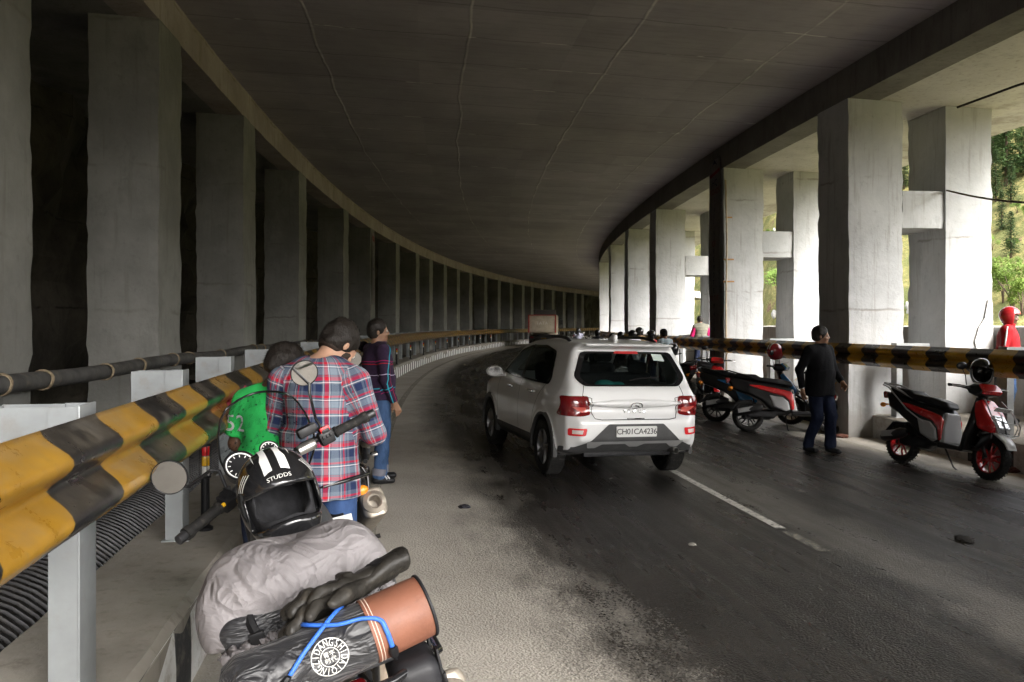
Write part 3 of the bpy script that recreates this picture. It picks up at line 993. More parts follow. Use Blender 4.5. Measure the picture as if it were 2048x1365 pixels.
def hill_at(u, vv, lo=20, hi=260):
    """where the sight line through photo pixel (u, v) first meets the hillside"""
    d = lo
    while d < hi:
        x = (u - 1024) * d / 1600; z = EYE - (vv - 652) * d / 1600
        if hill_z(x, d) > z and rt(x, d)[0] < 158: return x, d, hill_z(x, d)
        d += 0.8
    return None
PSRC = [tree_src('pine', 11, h=10.0, spread=.17), tree_src('pine', 12, h=10.0, spread=.21), tree_src('pine', 13, h=10.0, spread=.15)]
BSRC = [tree_src('bush', 21, h=4.0, w=2.4), tree_src('bush', 22, h=4.0, w=2.0)]
tree_used = set()
def plant(kind, u, vbase, hpx, lab, rz, group):
    p = hill_at(u, vbase)
    if p is None: return
    x, d, z = p
    srcs = PSRC if kind == 'pine' else BSRC
    sc = hpx * d / 1600 / (10.0 if kind == 'pine' else 4.0)
    sc = max(0.25, min(2.2, sc))
    i = int(rz * 10) % len(srcs)
    if (kind, i) in tree_used: root = copy_tree(srcs[i])
    else: root = srcs[i]; tree_used.add((kind, i))
    root.name = 'conifer' if kind == 'pine' else 'leafy_bush'
    sc *= 1.25
    root.matrix_world = Matrix.Translation((x, d, z)) @ Matrix.Rotation(rz, 4, 'Z') @ Matrix.Scale(sc, 4)
    tag(root, lab, 'tree' if kind == 'pine' else 'bush', group)
GP, GB = 'conifers on the far hillside', 'leafy bushes on the far slope'
for u, vb, hp, lab, rz in [
    (2012, 372, 165, 'tallest dark conifer on the hillside, near the top right corner', 0.1),
    (1985, 330, 130, 'dark conifer just left of the tallest one at the top right', 1.3),
    (1976, 300, 110, 'conifer half hidden by the outer white pillar at the top right', 2.5),
    (1992, 405, 85, 'bluish conifer below the tallest one on the right hillside', 3.2),
    (2022, 410, 70, 'wide conifer beside the bluish one, under the rusty cable', 4.0),
    (2003, 470, 68, 'small bright conifer standing alone right of the near white frame', 5.1),
    (2022, 517, 75, 'conifer right below the small bright one on the right slope', 0.7),
    (2040, 350, 90, 'conifer cut by the right picture edge below the sky gap', 1.9),
    (1806, 300, 80, 'slim conifer in the upper gap of the nearest white frame', 2.2),
    (1808, 385, 70, 'lower conifer in the upper gap of the nearest white frame', 3.7)]:
    plant('pine', u, vb, hp, lab, rz, GP)
rnd = random.Random(5)
for k in range(34):
    u = rnd.uniform(1500, 2300); vb = rnd.uniform(120, 360)
    plant('pine', u, vb, rnd.uniform(70, 120), 'dark conifer high on the hillside, mostly hidden behind the white frames', rnd.uniform(0, 6), GP)
for u, vb, hp, lab, rz in [
    (1563, 628, 75, 'bright green bush in the lower opening of the banner frame', 0.1),
    (2026, 622, 78, 'bright green bush behind the standing rider with the red helmet', 1.2),
    (2044, 640, 60, 'bright green bush at the right picture edge above the parapet', 2.3),
    (2006, 606, 45, 'small bush left of the bright ones at the right picture edge', 3.1),
    (1540, 500, 22, 'low bush on the grass in the lower opening of the banner frame', 4.1),
    (1575, 636, 30, 'low bush at the parapet top in the banner frame opening', 0.9)]:
    plant('bush', u, vb, hp, lab, rz, GB)
for k in range(90):
    u = rnd.uniform(1500, 2250); vb = rnd.uniform(400, 640)
    plant('bush', u, vb, rnd.uniform(10, 24), 'small green shrub scattered on the grassy far slope', rnd.uniform(0, 6), GB)
M_STONE = mat('pale_boulder', (0.34, 0.33, 0.31), 0.85, 0, 0.2, 2.0, 0.5, 6)
for k, (u, vb) in enumerate([(1505, 636), (1516, 630), (1549, 634), (1558, 640), (1815, 628), (1821, 634), (1548, 465)]):
    p = hill_at(u, vb)
    if p is None: continue
    bm = bmesh.new(); bmesh.ops.create_icosphere(bm, subdivisions=3, radius=1)
    for w in bm.verts:
        w.co = Vector((w.co.x, w.co.y, w.co.z * 1.1)) * (1 + .35 * noise.noise(w.co * 1.2 + Vector((k * 3, 0, 0))))
    o = bm_obj('boulder', bm, M_STONE, None, 0.7)
    o.location = p; o.scale = (.22 + .06 * (k % 3),) * 2 + (.5 + .15 * (k % 2),)
    tag(o, ['leftmost pale boulder in the lower opening of the banner frame', 'second pale boulder in the lower opening of the banner frame', 'third pale boulder in the lower opening of the banner frame',
            'rightmost pale boulder in the lower opening of the banner frame', 'left pale boulder in the lower gap of the nearest frame', 'right pale boulder in the lower gap of the nearest frame', 'pale stone on the grass in the upper opening of the banner frame'][k], 'boulder', 'pale boulders on the far slope')
# ------------------------------------------------------------------ signed-distance modelling (smooth unions, surface nets)
class SDF:
    def __init__(self, lo, hi, vox):
        self.lo = np.array(lo, float); self.vox = vox
        self.n = np.maximum(4, np.ceil((np.array(hi) - self.lo) / vox).astype(int) + 1)
        self.d = np.full(self.n, 1e3, np.float32)
    def grid(self, lo, hi):
        a = np.clip(np.floor((np.array(lo) - self.lo) / self.vox).astype(int), 0, self.n - 1)
        b = np.clip(np.ceil((np.array(hi) - self.lo) / self.vox).astype(int) + 1, 1, self.n)
        b = np.maximum(b, a + 1)
        sl = tuple(slice(i, j) for i, j in zip(a, b))
        ax = [(self.lo[k] + self.vox * np.arange(a[k], b[k])).astype(np.float32) for k in range(3)]
        return sl, ax[0][:, None, None], ax[1][None, :, None], ax[2][None, None, :]
    def put(self, sl, e, k=0.0, op='add'):
        d = self.d[sl]
        if op == 'sub':
            e = -e
            if k > 0:
                h = np.clip(.5 - .5 * (e - d) / k, 0, 1); r = d * h + e * (1 - h) + k * h * (1 - h)
                r = np.where(d > 500, d, r)
            else: r = np.maximum(d, e)
        elif op == 'and':
            if k > 0:
                h = np.clip(.5 - .5 * (e - d) / k, 0, 1); r = d * h + e * (1 - h) + k * h * (1 - h)
            else: r = np.maximum(d, e)
        else:
            if k > 0:
                h = np.clip(.5 + .5 * (d - e) / k, 0, 1); r = d * (1 - h) + e * h - k * h * (1 - h)
            else: r = np.minimum(d, e)
        self.d[sl] = r
    def cap(self, a, b, ra, rb=None, k=0.0, op='add', flat=None):
        """tapered capsule; flat=(axis, factor) squashes it across an axis"""
        rb = ra if rb is None else rb
        a = np.array(a, float); b = np.array(b, float)
        m = max(ra, rb) * (1.6 if flat else 1) + k + 3 * self.vox
        sl, X, Y, Z = self.grid(np.minimum(a, b) - m, np.maximum(a, b) + m)
        ba = b - a; L = float(ba @ ba) + 1e-9
        px_, py_, pz_ = X - a[0], Y - a[1], Z - a[2]
        t = np.clip((px_ * ba[0] + py_ * ba[1] + pz_ * ba[2]) / L, 0, 1)
        qx, qy, qz = px_ - t * ba[0], py_ - t * ba[1], pz_ - t * ba[2]
        if flat:
            if isinstance(flat[0], int):
                q = [qx, qy, qz]; q[flat[0]] = q[flat[0]] / flat[1]; qx, qy, qz = q
            else:
                w = np.array(flat[0], float); w /= np.linalg.norm(w)
                dd = (qx * w[0] + qy * w[1] + qz * w[2]) * (1 / flat[1] - 1)
                qx, qy, qz = qx + dd * w[0], qy + dd * w[1], qz + dd * w[2]
        e = np.sqrt(qx * qx + qy * qy + qz * qz) - (ra + (rb - ra) * t)
        self.put(sl, e.astype(np.float32), k, op)
        return self
    def cyl(self, a, b, ra, rb=None, k=0.0, op='add', flat=None):
        rb = ra if rb is None else rb
        a = np.array(a, float); b = np.array(b, float)
        m = max(ra, rb) * 1.6 + k + 3 * self.vox
        sl, X, Y, Z = self.grid(np.minimum(a, b) - m, np.maximum(a, b) + m)
        L = np.linalg.norm(b - a); u = (b - a) / L
        qx, qy, qz = X - a[0], Y - a[1], Z - a[2]
        h = qx * u[0] + qy * u[1] + qz * u[2]
        qx, qy, qz = qx - h * u[0], qy - h * u[1], qz - h * u[2]
        if flat: q = [qx, qy, qz]; q[flat[0]] = q[flat[0]] / flat[1]; qx, qy, qz = q
        e = np.sqrt(qx * qx + qy * qy + qz * qz) - (ra + (rb - ra) * np.clip(h / L, 0, 1))
        e = np.maximum(np.maximum(e, -h), h - L)
        self.put(sl, e.astype(np.float32), k, op)
        return self
    def ell(self, c, r, R=None, k=0.0, op='add'):
        c = np.array(c, float); r = np.array(r, float)
        m = r.max() + k + 3 * self.vox
        sl, X, Y, Z = self.grid(c - m, c + m)
        x, y, z = X - c[0], Y - c[1], Z - c[2]
        if R is not None:
            R = np.array(R)[:3, :3]
            x, y, z = (R[0, 0] * x + R[1, 0] * y + R[2, 0] * z, R[0, 1] * x + R[1, 1] * y + R[2, 1] * z, R[0, 2] * x + R[1, 2] * y + R[2, 2] * z)
        k0 = np.sqrt((x / r[0]) ** 2 + (y / r[1]) ** 2 + (z / r[2]) ** 2)
        k1 = np.sqrt((x / r[0] ** 2) ** 2 + (y / r[1] ** 2) ** 2 + (z / r[2] ** 2) ** 2) + 1e-6
        self.put(sl, (k0 * (k0 - 1) / k1).astype(np.float32), k, op)
        return self
    def box(self, c, h, R=None, rnd=0.0, k=0.0, op='add'):
        c = np.array(c, float); h = np.array(h, float)
        m = np.linalg.norm(h) + k + 3 * self.vox
        sl, X, Y, Z = self.grid(c - m, c + m)
        x, y, z = X - c[0], Y - c[1], Z - c[2]
        if R is not None:
            R = np.array(R)[:3, :3]
            x, y, z = (R[0, 0] * x + R[1, 0] * y + R[2, 0] * z, R[0, 1] * x + R[1, 1] * y + R[2, 1] * z, R[0, 2] * x + R[1, 2] * y + R[2, 2] * z)
        ax, ay, az = np.abs(x) - h[0] + rnd, np.abs(y) - h[1] + rnd, np.abs(z) - h[2] + rnd
        e = np.sqrt(np.maximum(ax, 0) ** 2 + np.maximum(ay, 0) ** 2 + np.maximum(az, 0) ** 2) + np.minimum(np.maximum(np.maximum(ax, ay), az), 0) - rnd
        self.put(sl, np.broadcast_to(e, self.d[sl].shape).astype(np.float32), k, op)
        return self
    @staticmethod
    def poly2(P, U, V):
        """signed distance to a polygon in the (U, V) plane"""
        P = np.array(P, float)
        n = len(P)
        d = np.full(np.broadcast(U, V).shape, 1e9)
        s = np.ones(d.shape)
        for i in range(n):
            a, b = P[i], P[i - 1]
            e = b - a
            wu, wv = U - a[0], V - a[1]
            t = np.clip((wu * e[0] + wv * e[1]) / (e @ e + 1e-12), 0, 1)
            du, dv = wu - e[0] * t, wv - e[1] * t
            d = np.minimum(d, du * du + dv * dv)
            c1 = V >= a[1]; c2 = V < b[1]; c3 = e[0] * wv > e[1] * wu
            f = (c1 & c2 & c3) | (~c1 & ~c2 & ~c3)
            s = np.where(f, -s, s)
        return s * np.sqrt(d)
    def extr(self, P, hw, rnd=0.02, k=0.0, op='add', x0=0.0, kk=None):
        """(y, z) polygon extruded across x by +-hw (hw: number or function of (Y, Z)), edges softened by rnd"""
        P = np.array(P, float)
        w = hw if not callable(hw) else 1.2
        lo = (x0 - w, P[:, 0].min(), P[:, 1].min()); hi = (x0 + w, P[:, 0].max(), P[:, 1].max())
        m = 3 * self.vox + k + rnd
        sl, X, Y, Z = self.grid(np.array(lo) - m, np.array(hi) + m)
        p = self.poly2(P, Y[0], Z[0])[None]
        wx = np.abs(X - x0) - (hw(Y, Z) if callable(hw) else hw)
        h = np.clip(.5 - .5 * (wx - p) / (rnd + 1e-6), 0, 1)
        e = p * h + wx * (1 - h) + rnd * h * (1 - h)
        self.put(sl, np.broadcast_to(e, self.d[sl].shape).astype(np.float32), k, op)
        return self
    def half(self, p, nrm, k=0.0):
        """keeps what lies on the far side of the plane from its normal"""
        p = np.array(p, float); nrm = np.array(nrm, float); nrm /= np.linalg.norm(nrm)
        sl, X, Y, Z = self.grid(self.lo, self.lo + self.n * self.vox)
        e = (X - p[0]) * nrm[0] + (Y - p[1]) * nrm[1] + (Z - p[2]) * nrm[2]
        self.put(sl, e.astype(np.float32), k, 'and')
        return self
    def ripple(self, amp, freq, seed=0, dirs=5, fn=None):
        rs = np.random.RandomState(seed)
        sl, X, Y, Z = self.grid(self.lo, self.lo + self.n * self.vox)
        acc = np.zeros(self.d.shape, np.float32)
        for i in range(dirs):
            v = rs.normal(size=3); v /= np.linalg.norm(v)
            w = rs.normal(size=3); w /= np.linalg.norm(w)
            fq = freq * rs.uniform(.6, 1.7)
            ph = fq * (X * v[0] + Y * v[1] + Z * v[2]) + rs.uniform(0, 6.28) + 1.7 * np.sin(fq * .45 * (X * w[0] + Y * w[1] + Z * w[2]) + rs.uniform(0, 6))
            acc += (1 - 2 * np.abs(np.sin(ph * .5))).astype(np.float32)
        acc *= amp / math.sqrt(dirs)
        if fn is not None: acc = acc * fn(X, Y, Z)
        self.d = self.d + acc
        return self
    def net(self, flip=False):
        """surface nets -> vertices, quads"""
        d = np.pad(self.d, 1, constant_values=1e3)
        ins = d < 0
        c = [ins[i:i - 1 or None, j:j - 1 or None, k:k - 1 or None] for i in (0, 1) for j in (0, 1) for k in (0, 1)]
        tot = sum(q.astype(np.int8) for q in c)
        mask = (tot > 0) & (tot < 8)
        idx = np.full(mask.shape, -1, np.int64)
        cells = np.argwhere(mask)
        if len(cells) == 0: return np.zeros((0, 3)), np.zeros((0, 4), int)
        idx[mask] = np.arange(len(cells))
        acc = np.zeros((len(cells), 3)); cnt = np.zeros(len(cells))
        offs = [np.array((i, j, k)) for i in (0, 1) for j in (0, 1) for k in (0, 1)]
        vals = [d[tuple((cells + o).T)] for o in offs]
        for a in range(8):
            for b in range(a + 1, 8):
                if np.abs(offs[a] - offs[b]).sum() != 1: continue
                va, vb = vals[a], vals[b]
                m = (va < 0) != (vb < 0)
                t = np.zeros(len(cells)); t[m] = np.clip(va[m] / (va[m] - vb[m]), 0, 1)
                acc[m] += offs[a] + (offs[b] - offs[a]) * t[m, None]
                cnt[m] += 1
        V = self.lo + (cells - 1 + acc / cnt[:, None]) * self.vox
        Q = []
        for ax in range(3):
            u, w = [(1, 2), (2, 0), (0, 1)][ax]
            s0 = [slice(1, -1)] * 3; s1 = [slice(1, -1)] * 3
            s0[ax] = slice(0, -1); s1[ax] = slice(1, None)
            A, B = ins[tuple(s0)], ins[tuple(s1)]
            e = np.argwhere(A != B)
            if len(e) == 0: continue
            fl = A[tuple(e.T)]
            e = e + 1; e[:, ax] -= 1
            du = np.zeros(3, int); du[u] = 1
            dw = np.zeros(3, int); dw[w] = 1
            q = np.stack([idx[tuple((e - du - dw).T)], idx[tuple((e - dw).T)], idx[tuple(e.T)], idx[tuple((e - du).T)]], 1)
            q[~fl] = q[~fl][:, ::-1]
            Q.append(q)
        Q = np.concatenate(Q)
        return V, Q[(Q >= 0).all(1)]
    def mesh(self, name, smooth_it=1, keep=None):
        V, Q = self.net()
        for _ in range(smooth_it):      # light Laplacian pass against voxel steps
            S = np.zeros_like(V); C = np.zeros(len(V))
            for i in range(4):
                a, b = Q[:, i], Q[:, (i + 1) % 4]
                np.add.at(S, a, V[b]); np.add.at(C, a, 1)
                np.add.at(S, b, V[a]); np.add.at(C, b, 1)
            V = V * .45 + .55 * S / np.maximum(C, 1)[:, None]
        me = bpy.data.meshes.new(name)
        me.vertices.add(len(V)); me.vertices.foreach_set('co', V.astype(np.float32).ravel())
        me.loops.add(len(Q) * 4); me.loops.foreach_set('vertex_index', Q.astype(np.int32).ravel())
        me.polygons.add(len(Q)); me.polygons.foreach_set('loop_start', np.arange(0, len(Q) * 4, 4, dtype=np.int32))
        me.update(calc_edges=True)
        me.validate()
        return me
def sdf_obj(name, S, m, parent=None, it=1, smooth=3.2):
    return link(name, S.mesh(name, it), m, parent, smooth)
def bvh_of(me):
    return BVHTree.FromPolygons([v.co.copy() for v in me.vertices], [tuple(p.vertices) for p in me.polygons])
def arc_poly(P, r=0.02, n=4):
    """rounds the corners of a polygon"""
    out = []
    m = len(P)
    for i in range(m):
        a, b, c = Vector(P[i - 1]), Vector(P[i]), Vector(P[(i + 1) % m])
        u, w = (a - b), (c - b)
        q = min(r, u.length * .45, w.length * .45)
        p0, p1 = b + u.normalized() * q, b + w.normalized() * q
        for k in range(n + 1):
            t = k / n
            out.append(tuple((1 - t) ** 2 * p0 + 2 * t * (1 - t) * b + t * t * p1))
    return out
def patch(bvh, P, axes, direction, off=0.003, step=0.05, start=3.0, mb=None, mi=0, thick=0.0):
    """polygon P drawn on the plane axes=(i, j) and laid onto a surface along `direction`"""
    mb = mb if mb is not None else MB()
    P = [Vector(p) for p in P]
    dense = []
    for i in range(len(P)):
        a, b = P[i], P[(i + 1) % len(P)]
        m = max(1, int((b - a).length / step))
        for k in range(m): dense.append(a + (b - a) * k / m)
    n = len(dense)
    us = [p[0] for p in dense]; vs = [p[1] for p in dense]
    pts = list(dense)
    u = min(us) + step * .5
    P2 = np.array([(p[0], p[1]) for p in dense])
    gu = np.arange(min(us) + step * .5, max(us), step); gv = np.arange(min(vs) + step * .5, max(vs), step)
    if len(gu) and len(gv):
        GU, GV = np.meshgrid(gu, gv, indexing='ij')
        s = SDF.poly2(P2, GU, GV)
        for a, b in zip(GU[s < -step * .4], GV[s < -step * .4]): pts.append(Vector((a, b)))
    edges = [(i, (i + 1) % n) for i in range(n)]
    r = geometry.delaunay_2d_cdt(pts, edges, [], 1, 1e-5)
    vv, ff = r[0], r[2]
    D = Vector(direction).normalized()
    out, ok = [], []
    k3 = ({0, 1, 2} - set(axes)).pop()
    for p in vv:
        o = Vector((0, 0, 0)); o[axes[0]] = p[0]; o[axes[1]] = p[1]
        base = o.copy()
        o -= D * start
        h = bvh.ray_cast(o, D)
        if h[0] is None:
            h2 = bvh.find_nearest(base if False else o + D * start)
            out.append(h2[0] + h2[1] * off if h2[0] is not None else base); ok.append(h[0] is not None)
        else:
            nn = h[1] if h[1].dot(D) < 0 else -h[1]
            out.append(h[0] + nn * off); ok.append(True)
    ff = [q for q in ff if all(ok[i] for i in q)]
    mb.add(out, ff, mi)
    return mb
def ribbon(pts, w):
    """thin closed outline round a polyline, for seams"""
    L, Rr = [], []
    for i, p in enumerate(pts):
        a = Vector(pts[max(0, i - 1)]); b = Vector(pts[min(len(pts) - 1, i + 1)])
        t = (b - a).normalized(); nn = Vector((-t[1], t[0])) * w / 2
        L.append(tuple(Vector(p) + nn)); Rr.append(tuple(Vector(p) - nn))
    return L + Rr[::-1]
def text_mesh(s, size=0.1, depth=0.0, font=None, spacing=1.0, align='CENTER'):
    cu = bpy.data.curves.new('txt', 'FONT')
    cu.body = s; cu.size = size; cu.align_x = align; cu.align_y = 'CENTER'
    cu.extrude = depth; cu.space_character = spacing; cu.resolution_u = 3
    o = bpy.data.objects.new('txt', cu)
    COL.objects.link(o)
    dg = bpy.context.evaluated_depsgraph_get()
    me = bpy.data.meshes.new_from_object(o.evaluated_get(dg))
    bpy.data.objects.remove(o)
    v = [p.co.copy() for p in me.vertices]; f = [tuple(p.vertices) for p in me.polygons]
    bpy.data.meshes.remove(me)
    return v, f
def glass_mat(name, tint, alpha=0.35, rough=0.02):
    """tinted pane: part see-through, part mirror"""
    n = N(name)
    tr = n.n('ShaderNodeBsdfTransparent'); n.put(tr.inputs[0], tint)
    n.set(color=(0.01, 0.012, 0.012), rough=rough, spec=0.6)
    mx = n.n('ShaderNodeMixShader'); mx.inputs[0].default_value = alpha
    fr = n.n('ShaderNodeLayerWeight'); fr.inputs[0].default_value = .5
    n.t.links.new(n.math('ADD', n.math('MULTIPLY', n.math('POWER', fr.outputs['Facing'], 4.0), .8), alpha, clamp=True), mx.inputs[0])
    n.t.links.new(tr.outputs[0], mx.inputs[1]); n.t.links.new(n.p.outputs[0], mx.inputs[2]); n.t.links.new(mx.outputs[0], n.out.inputs[0])
    return n.m

# ------------------------------------------------------------------ the white car
_n = N('white_car_paint'); M_CARW = _n.set(color=(.78, .78, .775), rough=.35, coat=.7, coatr=.06)
M_CLAD = mat('grey_cladding', (0.075, 0.075, 0.075), 0.6, 0, 0.12, 8, 0.1, 60)
M_SKID = mat('silver_skid_plate', (0.42, 0.42, 0.42), 0.42, 0.3, 0.08, 5)
M_TAIL = mat('tail_lamp', (0.16, 0.006, 0.008), 0.12, 0, 0.2, 9, coat=1.0)
M_REFL = mat('red_reflector', (0.65, 0.02, 0.025), 0.2, 0, 0.1, 30, 0.3, 90, coat=0.6)
M_GLASS = glass_mat('tinted_car_glass', (0.40, 0.44, 0.43), 0.12)
M_FRIT = mat('gloss_black_trim', (0.010, 0.010, 0.011), 0.15, 0, 0.1, coat=0.6)
M_SEAT = mat('dark_seat_cloth', (0.03, 0.03, 0.032), 0.85, 0, 0.2, 20)
M_PLATE = mat('white_plate', (0.72, 0.72, 0.70), 0.4, 0, 0.05)
M_INK = mat('black_ink', (0.015, 0.015, 0.017), 0.5)
M_SEAM = mat('panel_gap', (0.03, 0.03, 0.03), 0.8)

def build_car():
    root = empty('car', 'white compact SUV driving away on the wet lane, seen from behind', 'car')
    vox = 0.018
    S = SDF((-1.0, -2.12, 0.1), (1.0, 2.12, 1.75), vox)
    side = [(-1.86, .34), (-1.955, .44), (-1.995, .60), (-1.99, .72), (-1.955, .80), (-1.945, .95), (-1.915, 1.06), (-1.86, 1.12), (-1.66, 1.50), (-1.70, 1.545), (-1.62, 1.585),
            (-1.2, 1.615), (-.6, 1.625), (-.1, 1.60), (.22, 1.545), (.60, 1.31), (.93, 1.085), (1.25, 1.045), (1.62, .985), (1.86, .90), (1.97, .76), (2.0, .56), (1.95, .36), (1.8, .27), (-1.6, .27)]
    side = arc_poly(side, .05, 3)
    def hw(Y, Z):
        plan = np.interp(Y, [-2.05, -1.99, -1.9, -1.7, -1.3, -.5, .6, 1.3, 1.7, 1.9, 2.03], [.66, .74, .815, .86, .875, .88, .88, .87, .82, .74, .56]).astype(np.float32)
        sec = np.interp(Z, [.2, .35, .55, .8, .98, 1.05, 1.25, 1.45, 1.58, 1.66], [.93, .985, 1.0, 1.0, .975, .945, .87, .785, .71, .60]).astype(np.float32)
        return plan * sec
    S.extr(side, hw, rnd=0.09)
    # shoulder over the rear wheel, wheel-arch flares, spoiler lip
    for sx in (-1, 1):
        for y, r in ((-1.25, .445), (1.25, .445)):
            sl, X, Y, Z = S.grid((sx * .9 - .25, y - .7, .1), (sx * .9 + .25, y + .7, 1.0))
            q = np.sqrt((Y - y) ** 2 + (Z - .33) ** 2) - r
            e = np.maximum(np.maximum(q, np.abs(X - sx * .78) - .105), .36 - Z) - .006
            S.put(sl, np.broadcast_to(e, S.d[sl].shape).astype(np.float32), .03)
        S.ell((sx * .74, -1.55, .90), (.14, .38, .10), k=.10)
    S.box((0, -1.70, 1.552), (.56, .13, .016), Matrix.Rotation(R_(-7), 3, 'X'), .012, .03)
    S.box((0, -1.965, .60), (.70, .05, .13), None, .05, .08)                # bumper swell
    S.ell((0, -2.0, .905), (.60, .03, .05), k=.05)                           # crease of the tailgate
    full = S.mesh('tmp', 2)
    bvh = bvh_of(full)
    # hollow cabin, window openings, arches
    win_side = [(-1.36, 1.14), (-1.20, 1.47), (-.75, 1.535), (-.15, 1.525), (.20, 1.45), (.72, 1.12), (.1, 1.09), (-.7, 1.075), (-1.30, 1.075)]
    win_side = arc_poly(win_side, .05, 3)
    rear_win = arc_poly([(-.60, 1.09), (-.70, 1.19), (-.57, 1.485), (.57, 1.485), (.70, 1.19), (.60, 1.09)], .05, 3)
    wind = arc_poly([(-.66, 1.12), (-.53, 1.50), (.53, 1.50), (.66, 1.12)], .05, 3)
    inner = [(-1.75, .55), (-1.78, 1.08), (-1.52, 1.50), (-.6, 1.56), (.2, 1.48), (.75, 1.12), (.9, .98), (.9, .55)]
    def hwi(Y, Z): return np.minimum(hw(Y, Z) - .075, .78)
    S.extr(inner, hwi, rnd=.05, op='sub')
    def shrink(P, k=.90):
        c = np.mean(np.array(P), 0); return [(c[0] + (p[0] - c[0]) * k, c[1] + (p[1] - c[1]) * k) for p in P]
    ws = shrink(win_side, .93)
    S.extr(ws, 1.2, rnd=.005, op='sub')
    sl, X, Y, Z = S.grid((-1, -2.1, .9), (1, -1.45, 1.6))
    e = np.maximum(SDF.poly2(shrink(rear_win, .92), X[:, 0], Z[0])[:, None, :], Y + 1.5)
    S.put(sl, np.broadcast_to(e, S.d[sl].shape).astype(np.float32), 0, 'sub')
    sl, X, Y, Z = S.grid((-1, .1, .9), (1, 1.2, 1.6))
    e = np.maximum(SDF.poly2(shrink(wind, .94), X[:, 0], Z[0])[:, None, :], .15 - Y)
    S.put(sl, np.broadcast_to(e, S.d[sl].shape).astype(np.float32), 0, 'sub')
    for y in (-1.25, 1.25):
        sl, X, Y, Z = S.grid((-1, y - .5, 0), (1, y + .5, .9))
        q = np.sqrt((Y - y) ** 2 + (Z - .33) ** 2) - .385
        e = np.maximum(q, .52 - np.abs(X))
        S.put(sl, np.broadcast_to(e, S.d[sl].shape).astype(np.float32), .02, 'sub')
    sdf_obj('body', S, M_CARW, root, 2)
    body = root.children[0]
    # cladding: arches and sills
    for sx in (-1, 1):
        D = (-sx, 0, 0)
        for y in (-1.25, 1.25):
            pr = [(.384, .70), (.384, .884), (.390, .893), (.436, .892), (.455, .884), (.460, .84)]
            v, f = [], []
            for k in range(33):
                a = R_(-8) + (PI + R_(16)) * k / 32
                for r, xx in pr: v.append((sx * xx, y + r * math.cos(a), .33 + r * math.sin(a)))
            for k in range(32):
                for j in range(5): f.append((k * 6 + j, k * 6 + j + 1, k * 6 + j + 7, k * 6 + j + 6))
            mb = MB(); mb.add(v, f); mb.build('arch_trim', M_CLAD, root, .8)
        patch(bvh, [(-.86, .30), (-.80, .43), (.80, .43), (.86, .30), (.8, .285), (-.8, .285)], (1, 2), D, .005, .05).build('sill_trim', M_CLAD, root, 3.2)
    mb = MB()
    patch(bvh, arc_poly([(-.72, .415), (-.55, .485), (-.34, .675), (.34, .675), (.55, .485), (.72, .415), (.84, .415), (.84, .34), (-.84, .34), (-.84, .415)], .02), (0, 2), (0, 1, 0), .006, .04, 3, mb)
    mb.build('bumper_trim', M_CLAD, root, 3.2)
    mb = MB()
    patch(bvh, arc_poly([(-.60, .485), (.60, .485), (.56, .405), (.47, .405), (.40, .455), (.12, .455), (.05, .415), (-.05, .415), (-.12, .455), (-.40, .455), (-.47, .405), (-.56, .405)], .012), (0, 2), (0, 1, 0), .014, .03, 3, mb)
    mb.build('skid_plate', M_SKID, root, 3.2)
    # glass with black surround
    for nm, P, axes, D in (('rear_window', rear_win, (0, 2), (0, 1, 0)), ('side_window', win_side, (1, 2), (1, 0, 0)), ('side_window', win_side, (1, 2), (-1, 0, 0)), ('windscreen', wind, (0, 2), (0, -1, 0))):
        g = patch(bvh, P, axes, D, .006, .06).build(nm, M_GLASS, root, 3.2)
        mb = MB()
        inn = shrink(P, .90)
        for i in range(len(P)):
            j = (i + 1) % len(P)
            patch(bvh, [P[i], P[j], inn[j], inn[i]], axes, D, .0085, .06, 3, mb)
        if nm == 'side_window':
            for q in ([(-.28, 1.09), (-.30, 1.53), (-.22, 1.53), (-.16, 1.09)],):
                patch(bvh, q, axes, D, .009, .05, 3, mb)
        if nm == 'rear_window':
            patch(bvh, ribbon([(-.02, 1.15), (.12, 1.175), (.36, 1.19)], .016), axes, D, .016, .03, 3, mb)
        mb.build('window_surround', M_FRIT, g, 3.2)
    # seats seen through the glass
    for x in (-.36, .36):
        T = SDF((x - .3, -.35, .5), (x + .3, .25, 1.5), .025)
        T.box((x, -.05, .98), (.22, .08, .32), Matrix.Rotation(R_(-12), 3, 'X'), .07).box((x, -.13, 1.38), (.13, .05, .08), None, .05)
        sdf_obj('seat', T, M_SEAT, root)
    T = SDF((-.75, -1.5, .5), (.75, -.7, 1.45), .025)
    T.box((0, -1.1, .92), (.62, .09, .30), Matrix.Rotation(R_(-14), 3, 'X'), .07)
    for x in (-.38, .38): T.box((x, -1.19, 1.28), (.13, .045, .075), None, .04)
    sdf_obj('rear_bench', T, M_SEAT, root)
    mb = MB(); mb.box((0, -1.52, 1.06), (1.1, .36, .02), bev=.008); mb.build('parcel_shelf', M_SEAT, root)
    T = SDF((-.45, -1.75, 1.05), (.2, -1.4, 1.25), .012)
    T.ell((-.22, -1.58, 1.10), (.12, .08, .05)).ell((-.05, -1.6, 1.09), (.08, .06, .04), k=.03)
    sdf_obj('folded_cloth', T, mat('teal_cloth', (0.03, 0.33, 0.30), 0.8), root)
    mb = MB(); patch(bvh, [(.34, 1.385), (.48, 1.375), (.455, 1.455), (.325, 1.462)], (0, 2), (0, 1, 0), .011, .05, 3, mb)
    mb.build('window_sticker', mat('pale_sticker', (0.62, 0.72, 0.66), 0.5), root, 3.2)
    mb = MB(); patch(bvh, [(-.16, 1.458), (.16, 1.458), (.14, 1.492), (-.14, 1.492)], (0, 2), (0, 1, 0), .013, .05, 3, mb)
    mb.build('high_brake_light', mat('brake_light', (0.5, 0.02, 0.02), 0.3, coat=0.6), root, 3.2)
